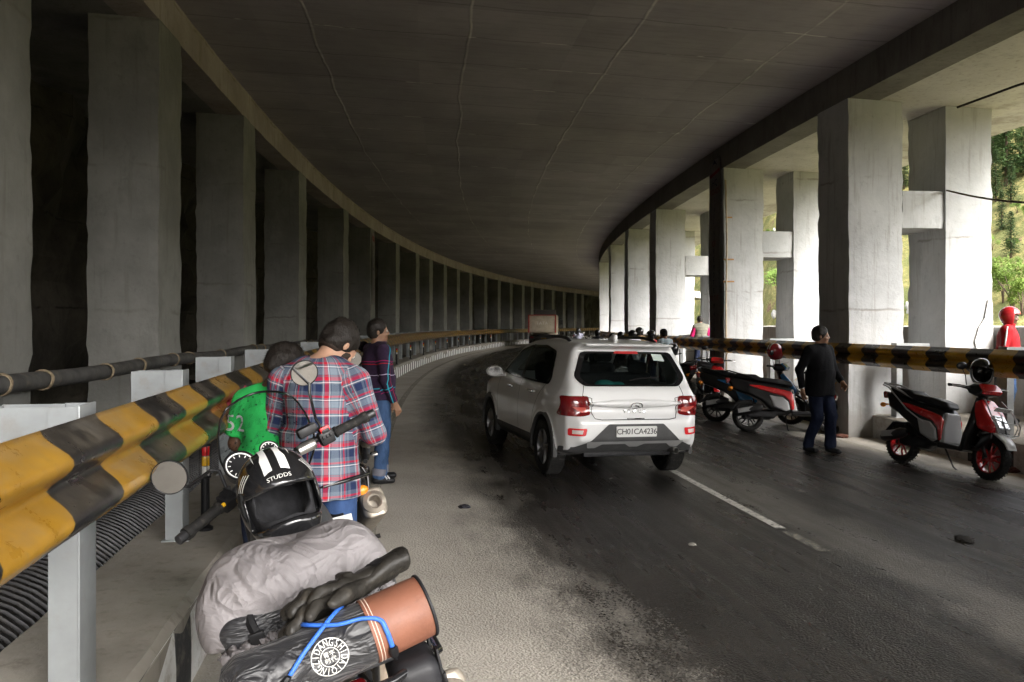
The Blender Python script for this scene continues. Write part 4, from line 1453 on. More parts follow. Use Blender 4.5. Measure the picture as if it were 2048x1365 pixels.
    # tail lamps wrap round the corner
    for sx in (-1, 1):
        mb = MB()
        P = arc_poly([(sx * .545, .775), (sx * .56, .985), (sx * .845, .985), (sx * .86, .765), (sx * .64, .755)], .03)
        bm_in = P
        patch(bvh, [p for p in P], (0, 2), (0, 1, 0), .010, .025, 3, mb)
        lamp = mb.build('tail_light', M_TAIL, root, 3.2)
        mb = MB()
        patch(bvh, arc_poly([(sx * .58, .80), (sx * .66, .80), (sx * .76, .87), (sx * .60, .86)], .01), (0, 2), (0, 1, 0), .0125, .02, 3, mb)
        mb.build('lamp_lens', mat('tail_lens', (0.55, 0.08, 0.06), 0.2, coat=.8), lamp, 3.2)
        mb = MB()
        patch(bvh, arc_poly([(sx * .615, .545), (sx * .60, .63), (sx * .79, .63), (sx * .79, .545)], .02), (0, 2), (0, 1, 0), .009, .03, 3, mb)
        r = mb.build('rear_reflector', M_REFL, root, 3.2)
        mb = MB()
        patch(bvh, [(sx * .655, .567), (sx * .645, .610), (sx * .75, .610), (sx * .75, .567)], (0, 2), (0, 1, 0), .0115, .03, 3, mb)
        mb.build('reverse_lens', mat('clear_lens', (0.70, 0.60, 0.58), 0.2, coat=.8), r, 3.2)
    # panel seams
    mb = MB()
    def seam(pts, axes, D, w=.008): patch(bvh, ribbon(pts, w), axes, D, .0035, .03).build('panel_seam', M_SEAM, root, 3.2)
    seam([(-.60, 1.10), (-.63, .99), (-.52, .96), (-.53, .80), (-.50, .735), (-.42, .722), (.42, .722), (.50, .735), (.53, .80), (.52, .96), (.63, .99), (.60, 1.10)], (0, 2), (0, 1, 0), .009)
    for D in ((1, 0, 0), (-1, 0, 0)):
        seam([(-.24, 1.08), (-.22, .9), (-.24, .44)], (1, 2), D)
        seam([(-1.22, 1.08), (-1.02, .92), (-.86, .70), (-.80, .44)], (1, 2), D)
        seam([(.78, 1.08), (.84, .9), (.80, .45)], (1, 2), D)
    # door handles, mirrors
    for sx in (-1, 1):
        for y in (-.72, .18):
            h = bvh.ray_cast(Vector((sx * 3, y, .955)), Vector((-sx, 0, 0)))[0]
            T = SDF((h.x - .06, y - .14, .9), (h.x + .06, y + .14, 1.02), .007)
            T.cap((h.x + sx * .018, y - .085, .955), (h.x + sx * .018, y + .085, .960), .014, .013, flat=(2, 1.2))
            T.cap((h.x - sx * .01, y - .085, .955), (h.x + sx * .018, y - .085, .955), .012, k=.01).cap((h.x - sx * .01, y + .085, .96), (h.x + sx * .018, y + .085, .96), .012, k=.01)
            sdf_obj('door_handle', T, M_CHROME, root)
        h = bvh.ray_cast(Vector((sx * 3, .62, 1.09)), Vector((-sx, 0, 0)))[0]
        T = SDF((h.x - .4, .4, .95), (h.x + .4, .9, 1.35), .012)
        T.ell((h.x + sx * .17, .62, 1.13), (.125, .085, .080)).cap((h.x - sx * .03, .63, 1.08), (h.x + sx * .1, .62, 1.09), .03, .03, k=.04)
        T.half((h.x, .575, 1.1), (0, -1, 0), .015)
        mo = sdf_obj('wing_mirror', T, M_CARW, root)
        mb = MB(); mb.prism(arc_poly([(-.085, -.05), (.085, -.05), (.095, .035), (.06, .06), (-.07, .055)], .03), -.003, .003, Matrix.Translation((h.x + sx * .175, .566, 1.132)) @ Matrix.Rotation(PI / 2, 4, 'Z'))
        mb.build('mirror_glass', M_CHROME, mo, 0.5)
        pts = []
        for y, dz in ((-1.32, .0), (-1.2, .035), (-.9, .05), (-.2, .05), (.12, .035), (.22, .0)):
            hh = bvh.ray_cast(Vector((sx * .56, y, 3)), Vector((0, 0, -1)))[0]
            pts.append((sx * .56, y, hh.z + dz - .004))
        mb = MB(); mb.tube(pts, [.018, .022, .02, .02, .02, .016], 10); mb.build('roof_rail', M_BLACKP, root, 1.0)
    T = SDF((-.1, -1.5, 1.5), (.1, -1.05, 1.75), .008)
    T.extr([(-1.40, 1.60), (-1.385, 1.685), (-1.33, 1.69), (-1.12, 1.605)], .028, .02)
    sdf_obj('fin_antenna', T, M_CARW, root)
    # plate, emblem, lettering
    h = bvh.ray_cast(Vector((0, -3, .59)), Vector((0, 1, 0)))
    PM = Matrix.Translation((0, h[0].y - .012, .59)) @ Matrix.Rotation(R_(4), 4, 'X')
    mb = MB(); mb.prism(arc_poly([(-.25, -.06), (.25, -.06), (.25, .06), (-.25, .06)], .012), -.006, .006, PM @ Matrix.Rotation(-PI / 2, 4, 'Z'), 0)
    pl = mb.build('number_plate', M_PLATE, root, 0.5)
    v, f = text_mesh('CH01CA4236', .092, .001, spacing=.92)
    mb = MB(); mb.add(v, f, 0, PM @ Matrix.Translation((0, -.009, 0)) @ Matrix.Rotation(PI / 2, 4, 'X')); mb.build('plate_letters', M_INK, pl, 0.5)
    ring = [(.075 * math.cos(a), .040 * math.sin(a)) for a in [2 * PI * i / 36 for i in range(36)]]
    cz = .880
    mb = MB()
    ri = [(.062 * math.cos(a), .030 * math.sin(a)) for a in [2 * PI * i / 36 for i in range(36)]]
    for i in range(36):
        j = (i + 1) % 36
        patch(bvh, [(ring[i][0], cz + ring[i][1]), (ring[j][0], cz + ring[j][1]), (ri[j][0], cz + ri[j][1]), (ri[i][0], cz + ri[i][1])], (0, 2), (0, 1, 0), .008, .05, 3, mb)
    for q in ([(-.036, -.024), (-.022, -.024), (-.006, .026), (-.022, .026)], [(.010, -.026), (.026, -.026), (.040, .024), (.024, .024)], [(-.024, .002), (.030, -.010), (.032, .002), (-.020, .012)]):
        patch(bvh, [(a, cz + b) for a, b in q], (0, 2), (0, 1, 0), .008, .05, 3, mb)
    mb.build('emblem', M_CHROME, root, 0.5)
    v, f = text_mesh('VENUE', .055, 0, spacing=2.0)
    bb = []
    for p in v:
        hh = bvh.ray_cast(Vector((p.x, -3, .812 + p.y)), Vector((0, 1, 0)))
        bb.append(hh[0] + Vector((0, -.007, 0)))
    mb = MB(); mb.add(bb, f); mb.build('model_letters', M_CHROME, root, 0.5)
    h = bvh.ray_cast(Vector((.0, -3, .735)), Vector((0, 1, 0)))[0]
    mb = MB(); mb.box((0, h.y + .004, .728), (.22, .03, .026), bev=.01); mb.build('tailgate_handle', M_FRIT, root)
    mb = MB(); mb.lathe([(.034, 0), (.036, .0), (.036, .16), (.028, .16), (.028, .02)], 20, Matrix.Translation((.52, -2.0, .355)) @ Matrix.Rotation(PI / 2, 4, 'Z')); mb.build('exhaust_tip', M_STEEL, root, .6)
    mb = MB(); mb.box((0, 0, .33), (1.1, 3.6, .12), bev=.03); mb.box((0, -1.25, .33), (1.3, .12, .1), bev=.03); mb.build('underbody', M_DKMETAL, root)
    for x0, x1 in ((.50, .862), (-.862, -.50)):
        for y in (-1.25, 1.25):
            P_ = [(y + .383 * math.cos(R_(-8) + (PI + R_(16)) * k / 20), .33 + .383 * math.sin(R_(-8) + (PI + R_(16)) * k / 20)) for k in range(21)]
            v = [(xx, p[0], p[1]) for xx in (x0, x1) for p in P_]
            f = [(k, k + 1, 22 + k, 21 + k) for k in range(20)]
            mb = MB(); mb.add(v, f); mb.add([(x0 if x0 > 0 else x1, p[0], p[1]) for p in P_], [tuple(range(21))]); mb.build('wheel_well', M_SEAM, root, .5)
    # wheels
    def wheel(x, y):
        sx = 1 if x > 0 else -1
        Mw = Matrix.Translation((x, y, .33)) @ Matrix.Rotation(0 if sx > 0 else PI, 4, 'Z')
        w = bpy.data.objects.new('wheel', None); COL.objects.link(w); w.parent = root; w.matrix_basis = Mw
        mb = MB(); mb.lathe([(.215, -.10), (.25, -.105), (.30, -.105), (.324, -.09), (.33, -.04), (.33, .04), (.324, .09), (.30, .105), (.25, .105), (.215, .095)], 48)
        for k in range(60):
            a = 2 * PI * k / 60
            mb.box((.0, .331 * math.cos(a), .331 * math.sin(a)), (.17, .006, .012), None, 0, 0, Matrix.Rotation(a, 4, 'X'))
        mb.build('tyre', M_RUBBER, w, 0.5)
        mb = MB(); mb.lathe([(.218, -.09), (.218, .08), (.205, .09), (.20, .05), (.19, -.02), (.05, -.03), (0, -.03)], 40)
        for k in range(5):
            a = 2 * PI * k / 5
            for da in (-.16, .16):
                p0 = Vector((.062, .05 * math.cos(a + da * 2), .05 * math.sin(a + da * 2))); p1 = Vector((.072, .205 * math.cos(a + da), .205 * math.sin(a + da)))
                mb.tube([p0, p1], [.022, .017], 8)
        mb.lathe([(.06, .03), (.06, .06), (.045, .07), (0, .072)], 20)
        mb.build('rim', mat('alloy_rim', (0.30, 0.30, 0.31), 0.35, 0.8), w, 0.6)
    for x in (-.775, .775):
        for y in (-1.25, 1.25): wheel(x, y)
    return root
car = build_car()
CAR_POS, CAR_RZ = (.78, 10.18), R_(16)
car.matrix_world = Matrix.Translation((CAR_POS[0], CAR_POS[1], gz(*CAR_POS))) @ Matrix.Rotation(CAR_RZ, 4, 'Z') @ Matrix.Rotation(R_(1.2), 4, 'Y') @ Matrix.Scale(.92, 4)
# ------------------------------------------------------------------ people
def m_skin(name, c):
    n = N(name)
    co = n.coord()
    a = n.noise(co, 14, 5, 0.6)
    col = n.mix(n.ramp(a, .3, .7), tuple(x * .88 for x in c), tuple(min(1, x * 1.1) for x in c))
    n.p.inputs['Subsurface Radius'].default_value = (.012, .005, .003)
    return n.set(color=col, rough=0.5, sss=0.12, normal=n.bump(n.noise(co, 90, 4), .12, .002), spec=0.4)
SK_LIGHT, SK_MID, SK_DARK = m_skin('skin_light', (.42, .245, .165)), m_skin('skin_tan', (.26, .14, .085)), m_skin('skin_brown', (.115, .055, .032))
def m_hair():
    n = N('black_hair')
    co = n.coord()
    w = n.noise(n.scale(co, (1, 1, .35)), 130, 3, .7)
    return n.set(color=n.mix(w, (.008, .007, .006), (.028, .022, .018)), rough=.45, normal=n.bump(w, .9, .006), spec=.22)
HAIR = m_hair()
def m_stubble():
    n = N('short_hair')
    co = n.coord()
    w = n.noise(co, 220, 3, .7)
    return n.set(color=n.mix(w, (.012, .010, .009), (.05, .034, .025)), rough=.6, normal=n.bump(w, .8, .004), spec=.15)
STUB = m_stubble()
def m_cloth(name, c, var=.15, rough=.85, weave=400, wr=18, dirt=None, sheen=0.02):
    n = N(name)
    co = n.coord()
    a = n.noise(co, 7, 5, .6)
    col = n.mix(n.ramp(a, .3, .7), tuple(x * (1 - var) for x in c), tuple(min(1, x * (1 + var)) for x in c))
    if dirt: col = n.mix(n.ramp(n.noise(co, 4, 6, .7), .55, .7, 0, dirt[1]), col, dirt[0])
    h = n.math('ADD', n.noise(co, weave, 2), n.math('MULTIPLY', n.noise(n.scale(co, (1, 1, .6)), wr, 4, .55), 3.0))
    return n.set(color=col, rough=rough, normal=n.bump(h, .35, .006), sheen=sheen, spec=.12)
def m_denim(name, c):
    n = N(name)
    co = n.coord()
    a = n.noise(n.scale(co, (1, 1, .5)), 6, 5, .65)
    col = n.mix(n.ramp(a, .35, .7), c, tuple(min(1, x * 2.1 + .01) for x in c))
    w = n.n('ShaderNodeTexWave', wave_type='BANDS'); n.put(w.inputs[0], n.scale(co, (1, 1, 1))); w.inputs['Scale'].default_value = 160
    h = n.math('ADD', n.math('MULTIPLY', w.outputs[1], .4), n.math('MULTIPLY', n.noise(n.scale(co, (1, 1, 1.6)), 16, 4, .6), 3.0))
    return n.set(color=col, rough=.85, normal=n.bump(h, .4, .008), spec=.12)
DENIM, DENIM2, DENIMD = m_denim('blue_denim', (.020, .042, .105)), m_denim('faded_denim', (.028, .055, .115)), m_denim('dark_denim', (.0065, .010, .024))
def m_plaid(name, bands_u, bands_v, base, pu, pv, mixk=.62):
    """woven check: bands = [(centre, half width, colour)] within one repeat"""
    n = N(name)
    uv = n.coord('UV')
    s = n.sep(uv)
    co = n.coord()
    wob = n.noise(co, 9, 3)
    def side(x, per, bands):
        f = n.math('FRACT', n.math('DIVIDE', n.math('ADD', x, n.math('MULTIPLY_ADD', wob, .012, -.006)), per))
        col = base
        for c, hw_, k in bands:
            m = n.ramp(n.math('ABSOLUTE', n.math('SUBTRACT', f, c)), hw_ + .006, hw_ - .006)
            col = n.mix(m, col, k)
        return col
    cu, cv = side(s[0], pu, bands_u), side(s[1], pv, bands_v)
    ck = n.n('ShaderNodeTexChecker')
    col = n.mix(.5, cu, cv)
    tw = n.math('FRACT', n.math('MULTIPLY', n.math('ADD', s[0], s[1]), 350))
    col = n.mix(n.math('MULTIPLY_ADD', n.ramp(tw, .35, .65), .3, .35), cu, cv)
    h = n.math('ADD', n.noise(co, 350, 2), n.math('MULTIPLY', n.noise(n.scale(co, (1, 1, .7)), 15, 4, .55), 3.0))
    return n.set(color=col, rough=.85, normal=n.bump(h, .4, .008), spec=.12)
PLAID = m_plaid('red_blue_check', [(.12, .10, (.018, .028, .075)), (.26, .011, (.46, .46, .48)), (.36, .06, (.50, .012, .03)), (.45, .010, (.75, .75, .75)), (.60, .10, (.20, .25, .30)), (.76, .011, (.46, .46, .48)), (.85, .02, (.50, .012, .03)), (.93, .015, (.02, .03, .08))],
                [(.12, .11, (.018, .028, .075)), (.28, .014, (.75, .75, .75)), (.40, .055, (.52, .012, .035)), (.49, .008, (.50, .012, .03)), (.62, .09, (.20, .25, .30)), (.76, .014, (.75, .75, .75)), (.86, .03, (.50, .012, .03))],
                (.105, .130, .175), .165, .165)
PALEPLAID = m_plaid('pale_blue_check', [(.5, .12, (.30, .50, .55)), (.9, .05, (.75, .78, .8))], [(.5, .12, (.30, .50, .55)), (.9, .05, (.75, .78, .8))], (.62, .70, .74), .07, .07)
def m_sweater():
    n = N('purple_sweater')
    uv = n.coord('UV'); s = n.sep(uv)
    co = n.coord()
    col = n.mix(n.noise(co, 30, 4), (.020, .012, .028), (.045, .026, .055))
    wob = n.math('MULTIPLY_ADD', n.noise(co, 6, 2), .03, -.015)
    v = n.math('ADD', s[1], wob); u = n.math('ADD', s[0], wob)
    def ln(x, c, w, k, gate=None):
        nonlocal col
        m = n.ramp(n.math('ABSOLUTE', n.math('SUBTRACT', x, c)), w + .0012, w - .0012)
        if gate is not None: m = n.math('MULTIPLY', m, gate)
        col = n.mix(m, col, k)
    ln(v, 1.300, .004, (.35, .012, .10)); ln(v, 1.272, .004, (.42, .01, .02)); ln(v, 1.155, .0035, (.42, .36, .48)); ln(v, 1.02, .0045, (.02, .30, .40)); ln(v, .99, .003, (.30, .012, .10))
    d = n.math('SUBTRACT', u, n.math('MULTIPLY', s[1], -.10))
    ln(d, .205, .006, (.02, .36, .46)); ln(d, .155, .003, (.36, .01, .04))
    h = n.noise(n.scale(co, (1, 1, .6)), 16, 4, .55)
    return n.set(color=col, rough=.9, normal=n.bump(n.math('ADD', n.math('MULTIPLY', h, 3), n.noise(co, 260, 2)), .4, .008), sheen=.02, spec=.12)
SWEATER = m_sweater()
C_BLACK = m_cloth('black_shirt_cloth', (.0045, .0045, .0055))
C_GREEN = m_cloth('green_polo_cloth', (.03, .46, .10), .12, dirt=((.03, .30, .08), .6))
C_RED = m_cloth('red_jacket_cloth', (.30, .009, .013), .15, .6)
C_NAVY = m_cloth('navy_cloth', (.012, .014, .035))
C_WHITE = m_cloth('white_cloth', (.58, .58, .60))
C_BROWN = m_cloth('brown_cloth', (.11, .075, .03))
C_KHAKI = m_cloth('khaki_quilted_cloth', (.16, .155, .12), .12, wr=30)
C_PINK = m_cloth('magenta_cloth', (.42, .015, .10))
C_STRIPE = m_cloth('grey_striped_cloth', (.22, .22, .27))
SHOE = mat('black_shoe_leather', (.012, .012, .013), .35, 0, .2, 20, .1, 60)
SOLE = mat('shoe_sole', (.03, .03, .03), .7)
EYEW = mat('eye_white', (.6, .58, .55), .3); IRIS = mat('dark_iris', (.012, .008, .006), .1)
M_HBLACK = mat('glossy_black_helmet', (.012, .012, .013), .16, 0, .15, 5, coat=.8)
M_VISOR = glass_mat('helmet_visor', (.5, .52, .52), .10)
M_LINER = mat('helmet_liner', (.02, .02, .022), .95, 0, .3, 30, .4, 60)

def bone_uv(me, bones):
    """UV in metres: around the nearest bone and along it (torso height kept absolute)"""
    n = len(me.polygons)
    co = np.empty(len(me.vertices) * 3); me.vertices.foreach_get('co', co); co = co.reshape(-1, 3)
    li = np.empty(len(me.loops), int); me.loops.foreach_get('vertex_index', li); li = li.reshape(n, -1)
    fc = co[li].mean(1)
    best = np.full(n, 1e9); who = np.zeros(n, int)
    for i, (a, b, r, ref) in enumerate(bones):
        a, b = np.array(a), np.array(b); ba = b - a
        t = np.clip(((fc - a) @ ba) / (ba @ ba), 0, 1)
        dd = np.linalg.norm(fc - a - t[:, None] * ba, axis=1) - r
        m = dd < best; best[m] = dd[m]; who[m] = i
    uv = np.zeros((n, li.shape[1], 2))
    for i, (a, b, r, ref) in enumerate(bones):
        m = who == i
        if not m.any(): continue
        a, b = np.array(a, float), np.array(b, float); u = (b - a) / np.linalg.norm(b - a)
        ref = np.array(ref, float); ref = ref - u * (ref @ u); ref /= np.linalg.norm(ref)
        w = np.cross(u, ref)
        p = co[li[m]] - a
        ang = np.arctan2(p @ w, p @ ref)
        a0 = ang[:, :1]
        ang = a0 + (ang - a0 + PI) % (2 * PI) - PI
        uv[m, :, 0] = ang * r * 1.05
        uv[m, :, 1] = p @ u + (a[2] if i == 0 else b[2] * .37 + i)
        if i: uv[m, :, 1] = (a[2] - (p @ u) if u[2] < 0 else a[2] + p @ u)
    l = me.uv_layers.new(name='UVMap')
    l.data.foreach_set('uv', uv.reshape(-1).astype(np.float32))

def head_frame(neck, yaw, pitch, roll=0.0):
    return Matrix.Translation(neck) @ Matrix.Rotation(-yaw, 4, 'Z') @ Matrix.Rotation(roll, 4, 'Y') @ Matrix.Rotation(-pitch, 4, 'X')
def add_head(S, HM):
    R = HM.to_3x3()
    P = lambda x, y, z: tuple(HM @ Vector((x, y, z)))
    S.ell(P(0, .002, .185), (.076, .096, .088), R)
    S.ell(P(0, .045, .118), (.060, .062, .088), R, .03)
    S.ell(P(0, .062, .058), (.044, .040, .034), R, .03)
    S.cap(P(-.03, .09, .168), P(.03, .09, .168), .014, .014, .02)
    S.cap(P(0, .104, .158), P(0, .122, .118), .008, .012, .012)
    S.cap(P(-.012, .110, .112), P(.012, .110, .112), .008, .008, .008)
    S.ell(P(-.034, .108, .147), (.017, .012, .012), R, .008, 'sub'); S.ell(P(.034, .108, .147), (.017, .012, .012), R, .008, 'sub')
    for sx in (-1, 1):
        S.ell(P(sx * .034, .094, .147), (.0145, .0145, .0135), R, .003)
        S.ell(P(sx * .040, .082, .108), (.02, .018, .018), R, .02)
        S.ell(P(sx * .077, .004, .136), (.009, .018, .029), R @ Matrix.Rotation(R_(-14), 3, 'X') @ Matrix.Rotation(R_(sx * 14), 3, 'Z'), .008)
        S.ell(P(sx * .087, .008, .140), (.005, .009, .015), R, .004, 'sub')
    S.ell(P(0, .101, .082), (.024, .010, .0065), R, .006); S.ell(P(0, .099, .071), (.020, .010, .007), R, .006)
    S.cap(P(-.022, .110, .0765), P(.022, .110, .0765), .0022, .0022, .003, 'sub')
def add_hand(S, w, d, pn, s, curl=.35, fingers=True):
    """hand from wrist w along d; pn: palm normal; s: +1 / -1 thumb side"""
    d = Vector(d).normalized(); pn = Vector(pn); pn = (pn - d * pn.dot(d)).normalized()
    side = d.cross(pn) * s
    w = Vector(w)
    S.cap(w - d * .01, w + d * .03, .026, .027, .02, flat=(tuple(pn), .75))
    for k in (-.028, -.009, .010, .027):
        S.cap(w + d * .02 + side * k * .7, w + d * .088 + side * k, .013, .0125, .012)
    if not fingers:
        S.cap(w + d * .08, w + d * .15, .028, .018, .02, flat=(tuple(pn), .5)); return
    for k, L in ((-.029, .060), (-.010, .076), (.010, .082), (.029, .072)):
        p = w + d * .088 + side * k
        c = curl * (1.15 - k * 5)
        dirs = [d * math.cos(c * q) + pn * math.sin(c * q) for q in (.7, 1.7, 2.6)]
        r = .0096
        for q, f in zip(dirs, (.44, .32, .26)):
            e = p + q * L * f + side * k * .05
            S.cap(p, e, r, r * .93, .004); p = e; r *= .93
    p = w + d * .03 + side * .026
    q1 = (d * .7 + side * .65 + pn * .35).normalized(); q2 = (d * .9 + side * .15 + pn * .45).normalized()
    S.cap(p, p + q1 * .042, .014, .0115, .012); S.cap(p + q1 * .042, p + q1 * .042 + q2 * .034, .0115, .009, .004)

def add_helmet_part(root, HM, mats, vox, openface=False, stripe=None, visor=True):
    R = HM.to_3x3()
    P = lambda x, y, z: tuple(HM @ Vector((x, y, z)))
    c = P(0, .02, .15)
    S = SDF(np.array(c) - .24, np.array(c) + .24, vox)
    S.ell(P(0, .005, .175), (.122, .148, .135), R).ell(P(0, .03, .09), (.108, .120, .11), R, .05)
    S.ell(P(0, .005, .155), (.098, .120, .125), R, .01, 'sub')
    S.box(P(0, .0, -.06), (.2, .2, .075), R, 0, .01, 'sub')
    if openface: S.box(P(0, .16, .07), (.14, .12, .12), R, .03, .01, 'sub')
    else: S.box(P(0, .15, .155), (.105, .11, .048), R, .03, .01, 'sub')
    h = sdf_obj('helmet', S, mats[0], root, 1)
    S2 = SDF(np.array(c) - .24, np.array(c) + .24, vox)
    if visor:
        S2.ell(P(0, .012, .165), (.124, .152, .10), R).ell(P(0, .012, .165), (.1215, .1495, .098), R, 0, 'sub')
        S2.box(P(0, -.12, .16), (.2, .165, .3), R, 0, 0, 'sub')
        V, Q = S2.net()
        if len(Q): sdf_obj('visor', S2, mats[1], h, 1)
    return h

def person(label, x, y, heading, H=1.72, z0=None, pose=None, top=None, bottom=DENIM, skin=SK_MID, sleeve='long', hair='short', helmet=None, beard=False,
           vox=.009, fat=0.0, hem=.86, group=None, collar=True, fingers=True, cuff=None, eyes=True, extras=None):
    z0 = gz(x, y) if z0 is None else z0
    s = H / 1.75
    root = empty('person', label, 'person', mat=Matrix.Translation((x, y, z0)) @ Matrix.Rotation(-heading, 4, 'Z') @ Matrix.Scale(s, 4), group=group)
    p = dict(pel=(0, 0, .95), chest=(0, .0, 1.29), neck=(0, -.005, 1.47), yaw=0, pitch=R_(5), roll=0, shx=.185, shz=1.415,
             eL=(-.25, -.04, 1.13), wL=(-.255, .05, .88), eR=(.25, -.04, 1.13), wR=(.255, .05, .88),
             kL=(-.105, .03, .50), aL=(-.11, -.03, .085), kR=(.105, .03, .50), aR=(.11, -.03, .085), tL=0.1, tR=-0.1, pnL=(1, 0, 0), pnR=(-1, 0, 0), hipz=.93, fL=0, fR=0)
    p.update(pose or {})
    pel, ch, nk = (Vector(p[k]) for k in ('pel', 'chest', 'neck'))
    up = (ch - pel).normalized()
    shL = ch + Vector((-p['shx'], -.01, 0)) + up * (p['shz'] - 1.29); shR = ch + Vector((p['shx'], -.01, 0)) + up * (p['shz'] - 1.29)
    eL, wL, eR, wR = (Vector(p[k]) for k in ('eL', 'wL', 'eR', 'wR'))
    kL, aL, kR, aR = (Vector(p[k]) for k in ('kL', 'aL', 'kR', 'aR'))
    hL, hR = pel + Vector((-.095, 0, -.02)), pel + Vector((.095, 0, -.02))
    HM = head_frame(nk + Vector((0, .012, 0)), p['yaw'], p['pitch'], p['roll'])
    allp = [pel, ch, nk, shL, shR, eL, eR, wL, wR, kL, kR, aL, aR]
    lo = [min(q[i] for q in allp) - .26 for i in range(3)]; hi = [max(q[i] for q in allp) + .26 for i in range(3)]
    lo[2] = min(min(aL.z, aR.z) - .13, lo[2] + .1); hi[2] = nk.z + .36
    # --- continuous body
    B = SDF(lo, hi, vox)
    B.ell(ch + up * .02, (.165, .105, .19)).ell(pel + up * .12, (.14, .105, .18), None, .06).ell(pel, (.155, .115, .12), None, .06)
    B.cap(ch + up * .13 + Vector((-.1, 0, 0)), shL, .06, .058, .05).cap(ch + up * .13 + Vector((.1, 0, 0)), shR, .06, .058, .05)
    B.cap(ch + up * .1, nk, .066, .056, .05).cap(nk, HM @ Vector((0, -.01, .11)), .055, .056, .02)
    for a, e, w, sd, pn, f in ((shL, eL, wL, -1, p['pnL'], p['fL']), (shR, eR, wR, 1, p['pnR'], p['fR'])):
        B.cap(a, e, .052, .042, .03).cap(e, e + (w - e) * .35, .042, .042, .02).cap(e + (w - e) * .35, w, .042, .028, .02)
        add_hand(B, w, (w - e) if not f else Vector(f), pn, -sd if False else sd * -1, fingers=fingers)
    for h_, k_, a_ in ((hL, kL, aL), (hR, kR, aR)):
        B.cap(h_, k_, .078, .052, .04).cap(k_, k_ + (a_ - k_) * .35, .05, .053, .02).cap(k_ + (a_ - k_) * .35, a_, .053, .036, .02)
        B.cap(a_, a_ + Vector((0, .03, -.03)), .036, .034, .02)
    add_head(B, HM)
    sdf_obj('body', B, skin, root, 1)
    # --- eyes
    if eyes:
        for sx in (-1, 1):
            c = HM @ Vector((sx * .034, .099, .147))
            mb = MB(); bm = bmesh.new(); bmesh.ops.create_uvsphere(bm, u_segments=12, v_segments=8, radius=.0118)
            mb.bm(bm, 0, Matrix.Translation(c))
            bm = bmesh.new(); bmesh.ops.create_uvsphere(bm, u_segments=10, v_segments=6, radius=.0065)
            mb.bm(bm, 1, Matrix.Translation(HM @ Vector((sx * .034, .1065, .147))))
            mb.build('eye', [EYEW, IRIS], root, 3.2)
    # --- hair, beard, helmet
    Rh = HM.to_3x3()
    P = lambda a, b, c: tuple(HM @ Vector((a, b, c)))
    if helmet:
        add_helmet_part(root, HM, helmet['mats'], max(.009, vox), helmet.get('open', False))
    elif hair:
        hv = min(vox, .008)
        S = SDF(np.array(P(0, 0, .17)) - .17, np.array(P(0, 0, .17)) + .17, hv)
        th = {'short': .010, 'full': .022}[hair]
        S.ell(P(0, -.004, .190), (.077 + th, .098 + th, .088 + th * 1.3), Rh)
        S.ell(P(0, -.045, .135), (.068 + th * .5, .055 + th * .5, .07), Rh, .02)
        S.ell(P(0, .115, .105), (.085, .085, .105), Rh, .01, 'sub')
        S.box(P(0, -.02, .045), (.2, .2, .045), Rh, 0, .015, 'sub')
        for sx in (-1, 1): S.ell(P(sx * .085, .006, .128), (.016, .026, .038), Rh, .008, 'sub')
        S.ripple(.004, 60, 3, 5)
        hobj = sdf_obj('hair', S, HAIR, root, 0)
        if vox < .01:
            rn = random.Random(9)
            mh = hobj.data
            ps = [mh.polygons[rn.randrange(len(mh.polygons))] for _ in range(2600)]
            fwd = (HM.to_3x3() @ Vector((0, -.55, -.8)))
            cv, cf = [], []
            for q in ps:
                nn = q.normal
                if (HM.inverted() @ q.center).z < .12 and nn.dot(HM.to_3x3() @ Vector((0, 0, 1))) < -.3: continue
                d = fwd - nn * fwd.dot(nn)
                d = (d + Vector((rn.gauss(0, .45), rn.gauss(0, .45), rn.gauss(0, .3)))).normalized()
                d = (d + nn * rn.uniform(.15, .75)).normalized()
                L = rn.uniform(.008, .017) * (1.6 if hair == 'full' else 1)
                sd = d.cross(nn).normalized() * .0016
                i0 = len(cv); b = q.center - nn * .002
                cv += [b - sd, b + sd, b + d * L]; cf.append((i0, i0 + 1, i0 + 2))
            mb = MB(); mb.add(cv, cf); hs = mb.build('hair_strands', HAIR, root, None); hs['kind'] = 'stuff'
        if hair == 'short':
            S = SDF(np.array(P(0, 0, .12)) - .14, np.array(P(0, 0, .12)) + .14, hv)
            S.ell(P(0, -.002, .170), (.0775, .099, .088), Rh).ell(P(0, -.03, .11), (.066, .062, .07), Rh, .02)
            S.ell(P(0, .125, .12), (.09, .09, .14), Rh, .01, 'sub'); S.box(P(0, 0, .045), (.2, .2, .03), Rh, 0, .01, 'sub')
            for sx in (-1, 1): S.ell(P(sx * .088, .008, .130), (.014, .026, .036), Rh, .006, 'sub')
            sdf_obj('cropped_sides', S, STUB, root, 0)
    if beard:
        S = SDF(np.array(P(0, .05, .09)) - .12, np.array(P(0, .05, .09)) + .12, min(vox, .007))
        S.ell(P(0, .047, .105), (.063, .064, .075), Rh).ell(P(0, .066, .056), (.048, .044, .038), Rh, .03)
        S.ell(P(0, .12, .135), (.040, .05, .045), Rh, .015, 'sub'); S.box(P(0, .05, .19), (.2, .2, .055), Rh, 0, .01, 'sub'); S.box(P(0, -.06, .1), (.2, .085, .2), Rh, 0, .01, 'sub')
        S.ripple(.003, 90, 4, 4)
        sdf_obj('beard', S, STUB, root, 0)
    # --- trousers
    T = SDF((lo[0], lo[1], lo[2]), (hi[0], hi[1], pel.z + .22), vox)
    T.ell(pel + Vector((0, -.012, -.02)), (.163 + fat * .5, .122 + fat * .6, .12))
    T.cyl(pel + Vector((0, 0, -.02)), pel + up * .12, .148 + fat * .5, .143 + fat * .5, .05, flat=(1, .78))
